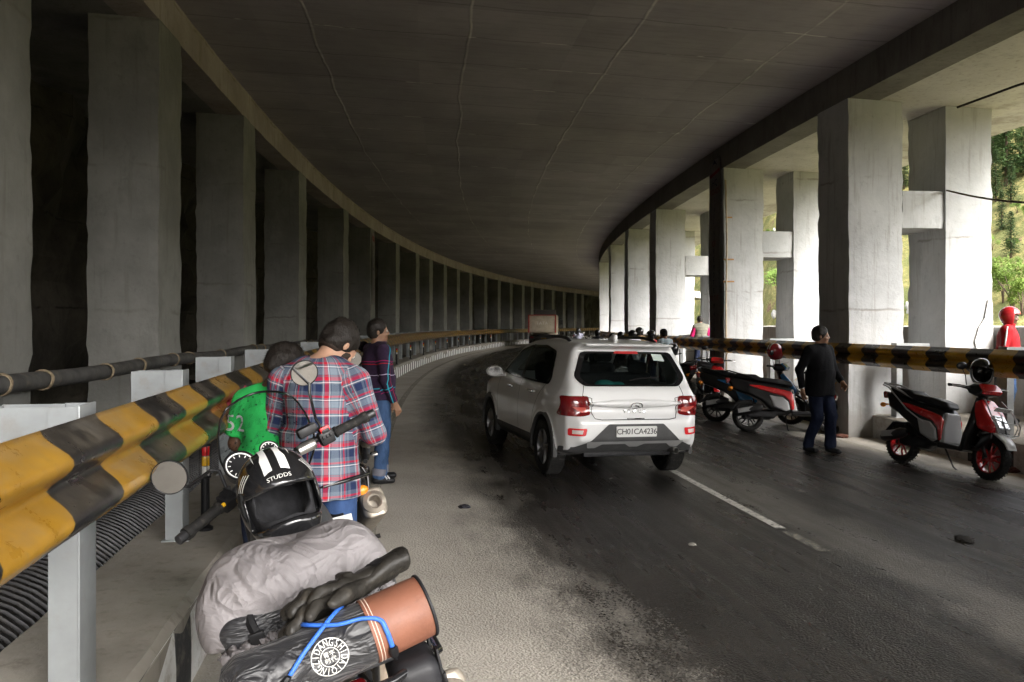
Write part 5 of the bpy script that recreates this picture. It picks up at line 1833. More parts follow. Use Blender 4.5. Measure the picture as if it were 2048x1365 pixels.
    for h_, k_, a_ in ((hL, kL, aL), (hR, kR, aR)):
        T.cap(h_, k_, .098 + fat * .4, .073, .04).cap(k_, a_ + (k_ - a_) * .08, .072, .066, .02)
        T.cap(a_ + (k_ - a_) * .14, a_ + (k_ - a_) * .05, .066, .070, .02)
    rz = lambda X, Y, Z: np.clip((pel.z - .1 - Z) * 3, .25, 1.0)
    T.ripple(.0085, 26, 11, 5, rz)
    sl, X, Y, Z = T.grid(T.lo, T.lo + T.n * vox)
    if min(aL.z, aR.z) < pel.z - .5:
        T.half((0, 0, min(aL.z, aR.z) - .035), (0, 0, -1), .005)
    sdf_obj('trousers', T, bottom, root, 1)
    if cuff:
        for k_, a_ in ((kL, aL), (kR, aR)):
            S = SDF(a_ - Vector((.13, .13, .1)), a_ + Vector((.13, .13, .2)), vox)
            S.cyl(a_ + (k_ - a_) * .015, a_ + (k_ - a_) * .19, .076, .074).ripple(.003, 40, 5, 4)
            sdf_obj('turned_up_cuff', S, cuff, root, 1)
    # --- shoes
    for a_, tw in ((aL, p['tL']), (aR, p['tR'])):
        d = Vector((-math.sin(tw), math.cos(tw), 0))
        g = a_.z - .085
        S = SDF(a_ - Vector((.22, .30, .12)), a_ + Vector((.22, .30, .1)), min(vox, .008))
        S.cap(a_ + Vector((0, 0, -.02)), a_ + d * .03 + Vector((0, 0, -.04)), .047, .048, .02)
        S.cap(a_ - d * .035 + Vector((0, 0, -.045)), a_ + d * .135 + Vector((0, 0, -.055)), .042, .044, .03, flat=(2, .85))
        S.half((0, 0, g + .0), (0, 0, -1), .004)
        sh = sdf_obj('shoe', S, SHOE, root, 1)
    # --- top
    G = SDF((lo[0], lo[1], hem - .12), (hi[0], hi[1], hi[2]), vox)
    f = fat
    G.ell(ch + up * .01, (.185 + f * .7, .128 + f * .6, .21)).ell(pel + up * .16 + Vector((0, f * .5, 0)), (.162 + f, .125 + f * 1.3, .19), None, .07)
    G.cyl(pel + up * (hem - .95), pel + up * .16, .190 + f, .168 + f, .05, flat=(1, .84))
    G.cap(ch + up * .14 + Vector((-.09, 0, 0)), shL, .068, .066, .05).cap(ch + up * .14 + Vector((.09, 0, 0)), shR, .068, .066, .05)
    G.cap(ch + up * .1, nk - up * .05, .085, .072, .05)
    bones = [(tuple(pel - up * .2), tuple(nk), .16, (0, 1, 0))]
    for a, e, w in ((shL, eL, wL), (shR, eR, wR)):
        if sleeve == 'long':
            G.cap(a, e, .070 + f * .2, .058, .04).cap(e, e + (w - e) * .8, .058, .044, .025).cyl(e + (w - e) * .78, e + (w - e) * .97, .043, .041, .01)
            bones += [(tuple(a), tuple(e), .066, (0, 1, 0.01)), (tuple(e), tuple(w), .05, (0, .3, 1))]
        elif sleeve == 'short':
            m = a + (e - a) * .80
            G.cap(a, a + (m - a) * .5, .072, .072, .04).cyl(a + (m - a) * .3, m, .070, .074, .02)
            bones += [(tuple(a), tuple(e), .072, (0, 1, 0.01))]
    sl, X, Y, Z = G.grid(G.lo, G.lo + G.n * vox)
    G.ripple(.011, 17, 7, 6, lambda X, Y, Z: np.clip((1.52 - Z) * 5, .1, 1.0) * np.clip(1.35 - np.abs(X) * 4.2, .22, 1.0))
    # neck opening
    G.cyl(nk - up * .03, nk + up * .2, .060, .075, .01, 'sub')
    if collar:
        c0 = nk - up * .035 + Vector((0, .0, 0))
        sl, X, Y, Z = G.grid(c0 - Vector((.14, .14, .08)), c0 + Vector((.14, .14, .12)))
        q = np.sqrt((X - c0.x) ** 2 + (Y - c0.y - .006 - (Z - c0.z) * .30) ** 2)
        e = np.maximum(np.abs(q - (.080 + (c0.z + .02 - Z) * .22)) - .009, np.abs(Z - c0.z - .028) - .054)
        G.put(sl, np.broadcast_to(e, G.d[sl].shape).astype(np.float32), .008)
    me = G.mesh('top', 1)
    bone_uv(me, bones)
    link({'long': 'shirt', 'short': 'polo_shirt', None: 'waistcoat'}[sleeve], me, top, root, 3.2)
    if extras: extras(root, dict(HM=HM, sh=(shL, shR), e=(eL, eR), w=(wL, wR), pel=pel, ch=ch, nk=nk, up=up, G=me))
    return root

# man in the checked shirt, back to us, looking down at his hands
def ex_plaid(root, q):
    mb = MB()
    for dx in (-.10, .10):
        mb.box((dx, -.148, .86), (.13, .006, .13), bev=.002)
    # phone between the hands
    mb = MB(); mb.box((.02, .40, 1.12), (.075, .010, .15), rot=Matrix.Rotation(R_(-50), 4, 'X'), bev=.004); mb.build('phone', M_BLACKP, root, .6)
person('man in red and navy checked shirt seen from behind, looking down between the motorbikes', -.96, 3.98, R_(8), 1.69, 0.0,
       dict(yaw=R_(32), pitch=R_(44), neck=(0.0, .03, 1.455), chest=(0, .01, 1.285), shx=.192, shz=1.375,
            eL=(-.255, .02, 1.13), wL=(-.06, .30, 1.10), eR=(.29, .02, 1.10), wR=(.10, .32, 1.08), pnL=(.5, 0, 1), pnR=(-.5, 0, 1),
            kL=(-.12, .02, .5), kR=(.12, .0, .5), aL=(-.13, -.03, .085), aR=(.14, -.03, .085)),
       PLAID, DENIM, SK_LIGHT, beard=True, vox=.0085, fat=.022, hem=.79, extras=ex_plaid)
# boy in the green polo
def ex_boy(root, q):
    bv = bvh_of(q['G'])
    for ch_, du in (('5', -.033), ('2', .033)):
        v, f = text_mesh(ch_, .135, .0)
        e = q['sh'][0] + (q['e'][0] - q['sh'][0]) * .50
        out = []
        for p in v:
            o = Vector((e.x + (p.x + du) * 1.15 + .012, -1, e.z + p.y)); h = bv.ray_cast(o, Vector((0, 1, 0)))
            out.append((h[0] + h[1] * .003) if h[0] else o + Vector((0, 1, 0)))
        mb = MB(); mb.add(out, f); mb.build('number_print', C_WHITE, root, 3.2)
person('boy in bright green polo shirt with 52 on the sleeve beside the guardrail', -1.235, 4.10, R_(10), 1.515, 0.0,
       dict(yaw=R_(38), pitch=R_(26), neck=(0, .015, 1.465), eL=(-.215, -.02, 1.15), wL=(-.15, .17, .96), eR=(.21, .0, 1.14), wR=(.12, .22, .98), shx=.155, shz=1.40),
       C_GREEN, DENIMD, SK_DARK, 'short', 'full', vox=.0085, fat=.01, hem=.80, extras=ex_boy)
# man in the sweater
def ex_sweater(root, q):
    mb = MB()
    mb.tube([(q['pel'] + Vector((.172 * math.cos(a), .140 * math.sin(a), .055))) for a in [2 * PI * i / 28 for i in range(28)]], .018, 8, closed=True)
    mb.build('belt', mat('brown_belt', (.09, .05, .03), .5), root, 3.2)
    for k, dx in enumerate((.045, .075)):
        mb = MB(); mb.box((.165, dx - .02, .075), (.006, .012, .05), rot=Matrix.Rotation(R_(35), 4, 'X')); mb.build('shoe_stripe', C_WHITE, root)
person('man in dark purple sweater with cyan lines standing on the dry shoulder', -1.375, 8.18, R_(58), 1.665, None,
       dict(yaw=R_(18), pitch=R_(-4), eR=(.245, -.02, 1.12), wR=(.25, .09, .87), eL=(-.25, .02, 1.12), wL=(-.2, .16, .9), aL=(-.12, .10, .085), kL=(-.11, .09, .5), aR=(.11, -.03, .085), kR=(.105, .02, .5)),
       SWEATER, DENIM2, SK_MID, vox=.0085, fat=.025, hem=.90, cuff=m_cloth('turned_denim', (.17, .17, .20)), extras=ex_sweater)
# walking man
def ex_walk(root, q):
    w, e = q['w'][1], q['e'][1]
    d = (w - e).normalized(); a = d.orthogonal().normalized(); b = d.cross(a)
    mb = MB(); c = w - d * .012
    mb.tube([c + a * .036 * math.cos(t) + b * .034 * math.sin(t) for t in [2 * PI * i / 24 for i in range(24)]], .0055, 8, closed=True)
    mb.build('bracelet', M_CHROME, root, 3.2)
person('man in black shirt and dark jeans walking along the right lane', 4.19, 10.9, R_(150), 1.72, None,
       dict(yaw=R_(-44), pitch=R_(0), eR=(.285, -.10, 1.15), wR=(.275, -.06, .885), eL=(-.27, .02, 1.14), wL=(-.24, .18, .98), kL=(-.09, .12, .51), aL=(-.09, .10, .09), kR=(.10, .04, .50), aR=(.10, -.12, .09), tL=0, tR=0),
       C_BLACK, DENIMD, SK_MID, vox=.0085, fat=.032, hem=.80, extras=ex_walk)
# rider on the pavement
M_HRED = mat('red_helmet_paint', (.38, .015, .02), .2, 0, .2, 3, coat=.7)
def ex_rider(root, q):
    bv = bvh_of(q['G'])
    mb = MB(); patch(bv, [(-.2, .92), (.2, .92), (.2, 1.10), (-.2, 1.10)], (0, 2), (0, -1, 0), .004, .02, 2, mb); mb.build('navy_panel', C_NAVY, root, 3.2)
    for sx in (-1, 1):
        a, e = q['sh'][(sx + 1) // 2], q['e'][(sx + 1) // 2]
        mb = MB()
        pts = []
        for t in (-.1, .2, .5, .9):
            c = a + (e - a) * t
            h = bv.ray_cast(c + Vector((sx * .5, .12, .2)), (c - (c + Vector((sx * .5, .12, .2)))).normalized())
            if h[0]: pts.append(h[0])
        if len(pts) > 1: mb.tube(pts, .013, 6); mb.build('sleeve_stripe', C_WHITE, root, 3.2)
person('rider in red and navy jacket with red and white helmet standing on the right pavement', 7.16, 11.55, R_(125), 1.66, KR,
       dict(yaw=R_(-18), pitch=R_(4)), C_RED, DENIM2, SK_DARK, vox=.009, hem=.86, helmet=dict(mats=(M_HRED, M_VISOR), open=True), fat=.01, extras=ex_rider)
# far people
def ex_vest(root, q):
    S = SDF((-.3, -.25, .78), (.3, .25, 1.55), .014)
    S.ell(q['ch'] + Vector((0, 0, .03)), (.215, .17, .23)).ell(q['pel'] + Vector((0, 0, .12)), (.215, .17, .22), None, .06).cap(q['sh'][0], q['sh'][1], .085, .085, .05)
    sl, X, Y, Z = S.grid(S.lo, S.lo + S.n * S.vox)
    S.d += (.010 * (np.abs(np.sin(Z * 38)) - .6)).astype(np.float32) * np.ones_like(S.d)
    sdf_obj('quilted_vest', S, C_KHAKI, root, 1)
person('man in quilted khaki vest over magenta sleeves on the right pavement, back turned', 5.52, 23.4, R_(-12), 1.70, KR, dict(eL=(-.27, .03, 1.15), wL=(-.12, .2, 1.05), eR=(.27, .03, 1.15), wR=(.12, .2, 1.05), pitch=R_(20)),
       C_PINK, DENIMD, SK_MID, vox=.014, fingers=False, eyes=False, extras=ex_vest)
person('man in pale blue checked shirt, bareheaded, beside the parked scooters', 3.82, 20.0, R_(-35), 1.66, None, dict(pitch=R_(12)), PALEPLAID, DENIMD, SK_MID, vox=.014, fingers=False, eyes=False, hem=.78)
GRD = 'riders waiting along the right kerb'
HB = dict(mats=(M_HBLACK, M_VISOR))
person('rider in red jacket with black helmet beyond the white car', 3.79, 21.6, R_(-60), 1.60, None, dict(pitch=R_(10)), C_RED, DENIMD, SK_MID, vox=.015, fingers=False, eyes=False, helmet=HB, group=GRD)
person('rider in brown jacket with black helmet, tallest of those beyond the white car', 3.85, 24.0, R_(-40), 1.68, None, dict(pitch=R_(10)), C_BROWN, DENIMD, SK_MID, vox=.015, fingers=False, eyes=False, helmet=HB, group=GRD)
person('rider in white shirt with black helmet just above the car roof', 3.40, 22.4, R_(-30), 1.60, None, dict(pitch=R_(14)), C_WHITE, DENIMD, SK_MID, vox=.015, fingers=False, eyes=False, helmet=HB, group=GRD)
SIT = dict(pel=(0, -.1, .82), chest=(0, 0, 1.14), neck=(0, .04, 1.33), pitch=R_(8), eL=(-.28, .15, .98), wL=(-.3, .42, .98), eR=(.28, .15, .98), wR=(.3, .42, .98),
           kL=(-.2, .32, .66), aL=(-.2, .18, .28), kR=(.2, .32, .66), aR=(.2, .18, .28), hipz=.8)
for lab, u, d, cl, hd, hz in [
    ('seated rider with black helmet, left of the white shirted rider', 1243, 27.0, C_NAVY, -15, 1.66),
    ('seated rider half hidden behind the black helmet next to him', 1226, 28.5, C_BLACK, -10, 1.60),
    ('seated rider with black and blue helmet above the left of the car roof', 1196, 33.0, C_BLACK, -8, 1.70),
    ('farthest rider in striped top beside the dump truck', 1157, 43.0, C_STRIPE, 0, 1.72)]:
    xx = (u - 1024) * d / 1600
    person(lab, xx, d, R_(hd), hz, None, SIT, cl, DENIMD, SK_MID, vox=.018, fingers=False, eyes=False, helmet=HB, hem=.72, group=GRD)
# ------------------------------------------------------------------ scooters
M_SBLACK = mat('scooter_black_plastic', (.008, .008, .009), .36, 0, .2, 6, coat=.25)
M_SRED = mat('scooter_red_paint', (.50, .012, .014), .22, 0, .08, 4, coat=.7)
M_SBLUE = mat('scooter_blue_paint', (.02, .17, .42), .24, 0, .08, 4, coat=.7)
M_SGREY = mat('scooter_grey_panel', (.34, .34, .345), .4, 0, .08, 4, coat=.2)
M_SEATV = mat('seat_vinyl', (.009, .009, .010), .5, 0, .2, 20, .15, 90)
M_LENS = mat('head_lamp', (.55, .57, .58), .1, .3, .1, coat=1.0)
M_YPLATE = mat('yellow_plate', (.70, .42, .03), .45)
M_REDRIM = mat('red_rim', (.42, .012, .014), .3, 0, .08, coat=.5)
M_MIRROR = mat('mirror_silver', (.55, .55, .55), .05, 1.0, .03)
def wheel_part(root, name, c, r, w, rim_m, spokes=5, rot=None, disc=True, wire=False):
    wl = bpy.data.objects.new(name, None); COL.objects.link(wl); wl.parent = root
    wl.matrix_basis = Matrix.Translation(c) @ (rot or Matrix.Identity(4))
    h = w / 2
    mb = MB(); mb.lathe([(r * .70, -h * .75), (r * .80, -h), (r * .93, -h * .9), (r * .985, -h * .55), (r, 0), (r * .985, h * .55), (r * .93, h * .9), (r * .80, h), (r * .70, h * .75)], 44)
    nb = 36
    for k in range(nb):
        a = 2 * PI * k / nb
        for sx in (-1, 1):
            mb.box((sx * h * .5, r * .985 * math.cos(a + sx * .04), r * .985 * math.sin(a + sx * .04)), (h * .7, r * .045, r * .05), None, 0, 0, Matrix.Rotation(a, 4, 'X') @ Matrix.Rotation(sx * .5, 4, 'Y'))
    mb.build('tyre', M_RUBBER, wl, .6)
    mb = MB(); mb.lathe([(r * .72, -h * .7), (r * .72, h * .7), (r * .66, h * .62), (r * .645, 0), (r * .66, -h * .62), (r * .72, -h * .7)], 40)
    mb.lathe([(0, -h * .8), (r * .17, -h * .8), (r * .19, -h * .3), (r * .19, h * .3), (r * .17, h * .8), (0, h * .8)], 20)
    for k in range(spokes):
        a = 2 * PI * k / spokes
        if wire:
            for sx in (-1, 1): mb.tube([(sx * h * .5, r * .17 * math.cos(a + sx * .5), r * .17 * math.sin(a + sx * .5)), (0, r * .67 * math.cos(a), r * .67 * math.sin(a))], .0022, 4)
        else:
            for da in (-.30, .30):
                mb.tube([(h * .15, r * .15 * math.cos(a), r * .15 * math.sin(a)), (h * .25, r * .42 * math.cos(a + da * .9), r * .42 * math.sin(a + da * .9)), (h * .1, r * .67 * math.cos(a + da * .75), r * .67 * math.sin(a + da * .75))], [r * .055, r * .045, r * .05], 7)
    mb.build('rim', rim_m, wl, .7)
    if disc:
        mb = MB(); mb.lathe([(r * .22, -h * .95), (r * .46, -h * .95), (r * .46, -h * .88), (r * .22, -h * .88), (r * .22, -h * .95)], 30); mb.build('brake_disc', M_STEEL, wl, .5)
    return wl

def scooter(label, paint, x, y, heading, lean=9, accent2=None, rim=None, guard=False, steer=0, helmet=None, plate='yellow', group='scooters parked along the right kerb'):
    rim = rim or M_DKMETAL
    M = Matrix.Translation((x, y, gz(x, y))) @ Matrix.Rotation(-heading, 4, 'Z') @ Matrix.Rotation(-R_(lean), 4, 'Y')
    root = empty('scooter', label, 'scooter', mat=M, group=group)
    A = Vector((0, .50, .60)); ax = Vector((0, -.42, .91)).normalized()
    ST = Matrix.Translation(A) @ Matrix.Rotation(R_(steer), 4, ax) @ Matrix.Translation(-A)
    key = paint.name
    def part(nm, fn, m, par=None, it=1):
        if nm in scooter.cache:
            me = scooter.cache[nm].copy(); me.materials.clear()
            o = bpy.data.objects.new(nm, me); COL.objects.link(o); me.materials.append(m); o.parent = par or root
            return o
        o = sdf_obj(nm, fn(), m, par or root, it)
        scooter.cache[nm] = o.data
        return o
    V = .0095
    def f_body():
        S = SDF((-.25, -1.02, .25), (.25, .2, 1.0), V)
        S.extr([(-.95, .865), (-.82, .90), (-.45, .80), (.0, .74), (.08, .68), (.10, .50), (.13, .33), (.0, .31), (-.28, .36), (-.42, .50), (-.62, .60), (-.85, .68)], lambda Y, Z: np.interp(Y, [-1, -.9, -.6, -.2, .1, .2], [.05, .085, .145, .165, .15, .13]).astype(np.float32) * np.interp(Z, [.3, .5, .7, .85], [.85, 1, 1, .85]).astype(np.float32), .05)
        return S
    part('rear_body', f_body, M_SBLACK)
    def f_side():
        S = SDF((-.25, -.85, .3), (.25, .2, .95), V)
        S.extr([(-.66, .765), (-.45, .755), (-.15, .70), (.05, .655), (.085, .60), (.10, .36), (.045, .35), (.02, .50), (-.06, .575), (-.25, .62), (-.45, .68)], lambda Y, Z: np.interp(Y, [-.8, -.6, -.2, .1, .2], [.11, .158, .182, .168, .15]).astype(np.float32) * np.interp(Z, [.3, .5, .7, .85], [.88, 1, .98, .82]).astype(np.float32), .025)
        S.box((0, -.3, .5), (.105, .9, .9), op='sub')
        return S
    part('side_panel', f_side, paint)
    def f_low():
        S = SDF((-.25, -.4, .28), (.25, .1, .7), V)
        S.extr([(-.30, .60), (-.08, .565), (.005, .49), (.03, .36), (-.04, .33), (-.22, .40)], .172, .03)
        S.box((0, -.2, .5), (.11, .9, .9), op='sub')
        return S
    part('lower_panel', f_low, paint if paint is M_SBLUE else M_SGREY)
    def f_fr():
        S = SDF((-.2, -.1, .28), (.2, .25, .8), V)
        S.extr([(.03, .70), (.095, .69), (.118, .50), (.145, .335), (.06, .32), (.06, .5)], lambda Y, Z: np.interp(Z, [.3, .5, .7], [.150, .142, .105]).astype(np.float32), .025)
        return S
    part('seat_front_panel', f_fr, M_SGREY)
    def f_seat():
        S = SDF((-.2, -1.0, .6), (.2, .2, 1.0), V)
        S.extr([(-.88, .905), (-.80, .945), (-.50, .930), (-.42, .885), (-.10, .855), (.06, .815), (.095, .76), (.05, .735), (-.30, .79), (-.80, .875)], lambda Y, Z: np.interp(Y, [-1, -.85, -.5, -.15, .1], [.07, .115, .150, .150, .095]).astype(np.float32), .035)
        return S
    part('seat', f_seat, M_SEATV)
    def f_floor():
        S = SDF((-.25, 0, .2), (.25, .65, 1.05), V)
        S.extr([(.05, .34), (.40, .33), (.40, .27), (.05, .27)], .175, .03)
        S.extr([(.36, .28), (.43, .29), (.55, .62), (.50, .90), (.44, .92), (.46, .65)], lambda Y, Z: np.interp(Z, [.25, .45, .65, .8, .95], [.17, .20, .19, .14, .08]).astype(np.float32), .03, .02)
        return S
    part('leg_shield', f_floor, M_SBLACK)
    def f_apron():
        S = SDF((-.25, .4, .25), (.25, .9, 1.05), V)
        S.extr([(.46, .86), (.53, .90), (.66, .75), (.76, .60), (.72, .52), (.58, .56), (.52, .70)], lambda Y, Z: np.interp(Z, [.5, .6, .75, .92], [.16, .185, .165, .10]).astype(np.float32) * np.interp(Y, [.5, .62, .72, .8], [1, .95, .72, .45]).astype(np.float32), .03)
        return S
    part('front_apron', f_apron, paint)
    def f_nose():
        S = SDF((-.22, .42, .25), (.22, .9, .75), V)
        S.extr([(.44, .36), (.50, .30), (.60, .50), (.73, .54), (.74, .47), (.58, .33)], .13, .03)
        return S
    part('lower_nose', f_nose, M_SBLACK)
    def f_lamp():
        S = SDF((-.16, .58, .48), (.16, .86, .74), .007)
        S.extr([(.66, .715), (.70, .735), (.795, .60), (.775, .52), (.70, .50)], lambda Y, Z: np.interp(Z, [.5, .6, .74], [.045, .095, .085]).astype(np.float32), .015)
        return S
    part('head_light', f_lamp, M_LENS)
    mb = MB(); mb.box((0, .792, .595), (.012, .02, .19), rot=Matrix.Rotation(R_(28), 4, 'X')); mb.box((0, .785, .545), (.15, .02, .012)); mb.build('lamp_divider', M_SBLACK, root)
    def f_fend():
        S = SDF((-.12, .3, .1), (.12, 1.02, .62), .008)
        sl, X, Y, Z = S.grid(S.lo, S.lo + S.n * S.vox)
        q = np.sqrt((Y - .66) ** 2 + (Z - .25) ** 2)
        e = np.maximum(np.maximum(np.abs(q - .285 - .06 * np.clip(Y - .66, 0, 1)) - .010, np.abs(X) - .075 + .1 * np.clip(Y - .8, 0, 1)), np.maximum(.30 - Z + .25 * (Y - .66), .42 - Y))
        S.put(sl, e.astype(np.float32)); S.cap((0, .80, .50), (0, .93, .42), .03, .015, .03, flat=(0, 1.8))
        return S
    fo = part('front_mudguard', f_fend, accent2 or paint)
    fo.matrix_basis = ST
    # wheels and running gear
    wheel_part(root, 'front_wheel', ST @ Vector((0, .66, .25)), .25, .10, rim, 5, Matrix.Rotation(R_(steer), 4, 'Z'))
    wheel_part(root, 'rear_wheel', (0, -.62, .25), .25, .115, rim, 5, disc=False)
    for sx in (-1, 1):
        mb = MB(); mb.tube([ST @ Vector((sx * .075, .66, .25)), ST @ Vector((sx * .075, .545, .53))], .019, 10); mb.build('fork_leg', M_DKMETAL, root)
    S_e = lambda: SDF((-.2, -.8, .1), (.2, .1, .55), .012).box((-.03, -.42, .29), (.09, .24, .075), None, .05).box((-.11, -.48, .27), (.03, .24, .07), None, .03).cap((0, -.2, .32), (0, 0, .33), .06, .05, .04)
    part('engine', S_e, M_DKMETAL)
    mb = MB(); mb.lathe([(0, -.20), (.045, -.20), (.062, -.16), (.066, .16), (.05, .24), (.02, .28)], 18, Matrix.Translation((.145, -.66, .33)) @ Matrix.Rotation(R_(80), 4, 'Z') @ Matrix.Rotation(R_(-14), 4, 'Y'))
    mu = mb.build('silencer', M_DKMETAL, root, .7)
    mb = MB(); mb.box((.212, -.66, .345), (.012, .26, .075), rot=Matrix.Rotation(R_(10), 4, 'X'), bev=.005); mb.build('heat_shield', M_SGREY, mu)
    mb = MB(); mb.extr = None
    mb.prism([(-.55, .52), (-.78, .50), (-.90, .36), (-.88, .34), (-.74, .46), (-.55, .48)], -.06, .06, bev=.01); mb.build('rear_mudguard', M_SBLACK, root, .5)
    mb = MB(); mb.tube([(-.13, -.42, .82), (-.15, -.62, .90), (-.13, -.92, .985), (0, -1.0, .99), (.13, -.92, .985), (.15, -.62, .90), (.13, -.42, .82)], .013, 8); mb.build('grab_rail', M_SGREY if guard else M_SBLACK, root)
    def f_tail():
        return SDF((-.13, -1.04, .72), (.13, -.82, .93), .008).extr([(-.985, .86), (-.955, .885), (-.90, .86), (-.92, .79), (-.96, .79)], .085, .015)
    part('tail_light', f_tail, M_TAIL)
    for sx in (-1, 1):
        mb = MB(); bm = bmesh.new(); bmesh.ops.create_uvsphere(bm, u_segments=14, v_segments=8, radius=.032)
        mb.bm(bm, 0, Matrix.Translation((sx * .13, -.90, .70)) @ Matrix.Scale(1.3, 4, (0, 1, 0))); mb.tube([(sx * .13, -.9, .70), (sx * .05, -.85, .72)], .010, 6); mb.build('indicator', M_AMBER, root, 3.2)
    mb = MB(); mb.tube([(-.05, -.02, .27), (-.17, .02, .06), (-.22, .05, .015)], .011, 7); mb.build('side_stand', M_DKMETAL, root)
    # steering head
    def f_head():
        S = SDF((-.3, .28, .78), (.3, .72, 1.22), .0095)
        S.extr([(.38, 1.02), (.42, 1.075), (.52, 1.07), (.60, 1.0), (.585, .95), (.47, .93), (.40, .96)], lambda Y, Z: np.interp(Z, [.9, .97, 1.04, 1.1], [.09, .15, .15, .10]).astype(np.float32), .03)
        S.cap((0, .46, .95), (0, .49, .82), .05, .045, .03)
        S.cap((-.15, .42, 1.02), (-.26, .38, 1.035), .022, .016, .03).cap((.15, .42, 1.02), (.26, .38, 1.035), .022, .016, .03)
        return S
    hd = part('handlebar', f_head, M_SBLACK); hd.matrix_basis = ST
    def f_cap():
        S = SDF((-.2, .45, .9), (.2, .68, 1.12), .008)
        S.extr([(.50, 1.068), (.545, 1.085), (.622, 1.0), (.60, .955), (.575, .98)], lambda Y, Z: np.interp(Z, [.9, .97, 1.04, 1.1], [.06, .13, .13, .09]).astype(np.float32), .012)
        return S
    c = part('handlebar_cowl', f_cap, paint); c.matrix_basis = ST
    for sx in (-1, 1):
        mb = MB(); mb.lathe([(0, 0), (.016, 0), (.018, .02), (.016, .04), (.017, .12), (.020, .13), (.018, .145), (0, .146)], 14, ST @ Matrix.Translation((sx * .24, .385, 1.034)) @ (Matrix.Rotation(R_(9), 4, 'Z') if sx < 0 else Matrix.Rotation(R_(-9), 4, 'Z')) @ Matrix.Scale(sx, 4, (1, 0, 0)))
        mb.build('grip', M_RUBBER, root, .6)
        mb = MB(); mb.tube([ST @ Vector(p) for p in ((sx * .22, .43, 1.03), (sx * .30, .46, 1.03), (sx * .39, .43, 1.03))], .007, 6); mb.build('brake_lever', M_STEEL, root)
        mb = MB(); mb.tube([ST @ Vector(p) for p in ((sx * .19, .42, 1.05), (sx * .205, .41, 1.16), (sx * .25, .40, 1.235))], .006, 6)
        st_ = mb.build('mirror', M_SBLACK, root)
        S = SDF((-.1, -.05, -.08), (.1, .05, .08), .006).ell((0, .008, 0), (.066, .022, .045)).half((0, -.003, 0), (0, -1, 0), .004)
        me = scooter.cache.get('mh') or S.mesh('mirror_shell', 1); scooter.cache['mh'] = me
        if not me.materials: me.materials.append(M_SBLACK)
        ms = bpy.data.objects.new('mirror_shell', me); COL.objects.link(ms); ms.parent = st_; ms.matrix_basis = ST @ Matrix.Translation((sx * .265, .40, 1.265)) @ Matrix.Rotation(R_(-sx * 8), 4, 'Z') @ Matrix.Rotation(R_(sx * 10), 4, 'Y')
    if plate:
        PMx = Matrix.Translation((0, .742, .80)) @ Matrix.Rotation(R_(-38), 4, 'X')
        mb = MB(); mb.box((0, 0, 0), (.24, .006, .055), PMx, bev=.002); pl = mb.build('number_plate', M_YPLATE if plate == 'yellow' else M_PLATE, root)
        v, f = text_mesh('HP01 4236', .045, 0); mb = MB(); mb.add([(-p.x, .0038, p.y) for p in v], f, 0, PMx); mb.build('plate_letters', M_INK, pl, .5)
    if guard:
        mb = MB()
        for sx in (-1, 1):
            mb.tube([(sx * .12, .60, .90), (sx * .17, .70, .80), (sx * .19, .82, .64), (sx * .15, .84, .54), (0, .85, .52)], .008, 7)
            mb.tube([(sx * .19, .76, .70), (sx * .08, .86, .66), (0, .865, .66)], .007, 6)
            mb.tube([(sx * .10, .80, .75), (sx * .10, .865, .62), (sx * .08, .85, .53)], .006, 6)
        mb.build('crash_guard', M_SGREY, root)
        mb = MB()
        for sx in (-1, 1): mb.tube([(sx * .16, -.10, .50), (sx * .19, -.45, .68), (sx * .17, -.80, .93), (sx * .12, -.95, .96)], .009, 7)
        mb.build('side_rail', M_SGREY, root)
    if helmet:
        HMx = M @ ST @ Matrix.Translation(helmet['at']) @ Matrix.Rotation(helmet.get('rz', 0), 4, 'Z') @ Matrix.Rotation(helmet.get('rx', 0), 4, 'X')
        hr = empty('helmet', helmet['label'], 'helmet', mat=HMx)
        hm = add_helmet_part(hr, Matrix.Identity(4), helmet['mats'], .008, helmet.get('open', False))
        hm.name = 'shell'
        if helmet.get('stripe'):
            bv = bvh_of(hm.data)
            for sx in (-1, 1):
                mb = MB(); patch(bv, [(sx * .012, -.13), (sx * .035, -.13), (sx * .035, .13), (sx * .012, .13)], (0, 1), (0, 0, -1), .002, .015, 1, mb); mb.build('stripe', helmet['stripe'], hm, 3.2)
    return root
scooter.cache = {}
def hat(label, mats, at, **k): return dict(label=label, mats=mats, at=at, **k)
M_CREAM = mat('cream_stripe', (.62, .56, .42), .35)
def scoot_between(label, paint, rear, front, **k):
    """rear / front: ground points under the wheels"""
    rx, ry = rear; fx, fy = front
    h = math.atan2(fx - rx, fy - ry)
    return scooter(label, paint, (rx + fx) / 2, (ry + fy) / 2, h, **k)
scoot_between('red, white and black scooter with red wheels, nearest on the right, nose to the right', M_SRED, (5.00, 10.22), (5.36, 9.12), accent2=mat('white_mudguard', (.66, .66, .66), .3, coat=.4), rim=M_REDRIM, guard=True, steer=-6,
              plate='white', helmet=hat('black open helmet hanging on the handlebar of the nearest red scooter', (M_HBLACK, M_VISOR), (.02, .44, 1.07), open=True, rz=R_(-30)))
scoot_between('red and black scooter parked behind the walking man, front wheel beside the pillar', M_SRED, (3.90, 13.2), (5.10, 12.93), steer=8, lean=9,
              helmet=hat('black helmet on the mirror of the scooter behind the walking man', (M_HBLACK, M_VISOR), (-.08, .42, 1.10), rz=R_(40)))
M_HRW = mat('red_striped_helmet', (.40, .02, .03), .2, 0, .1, coat=.7)
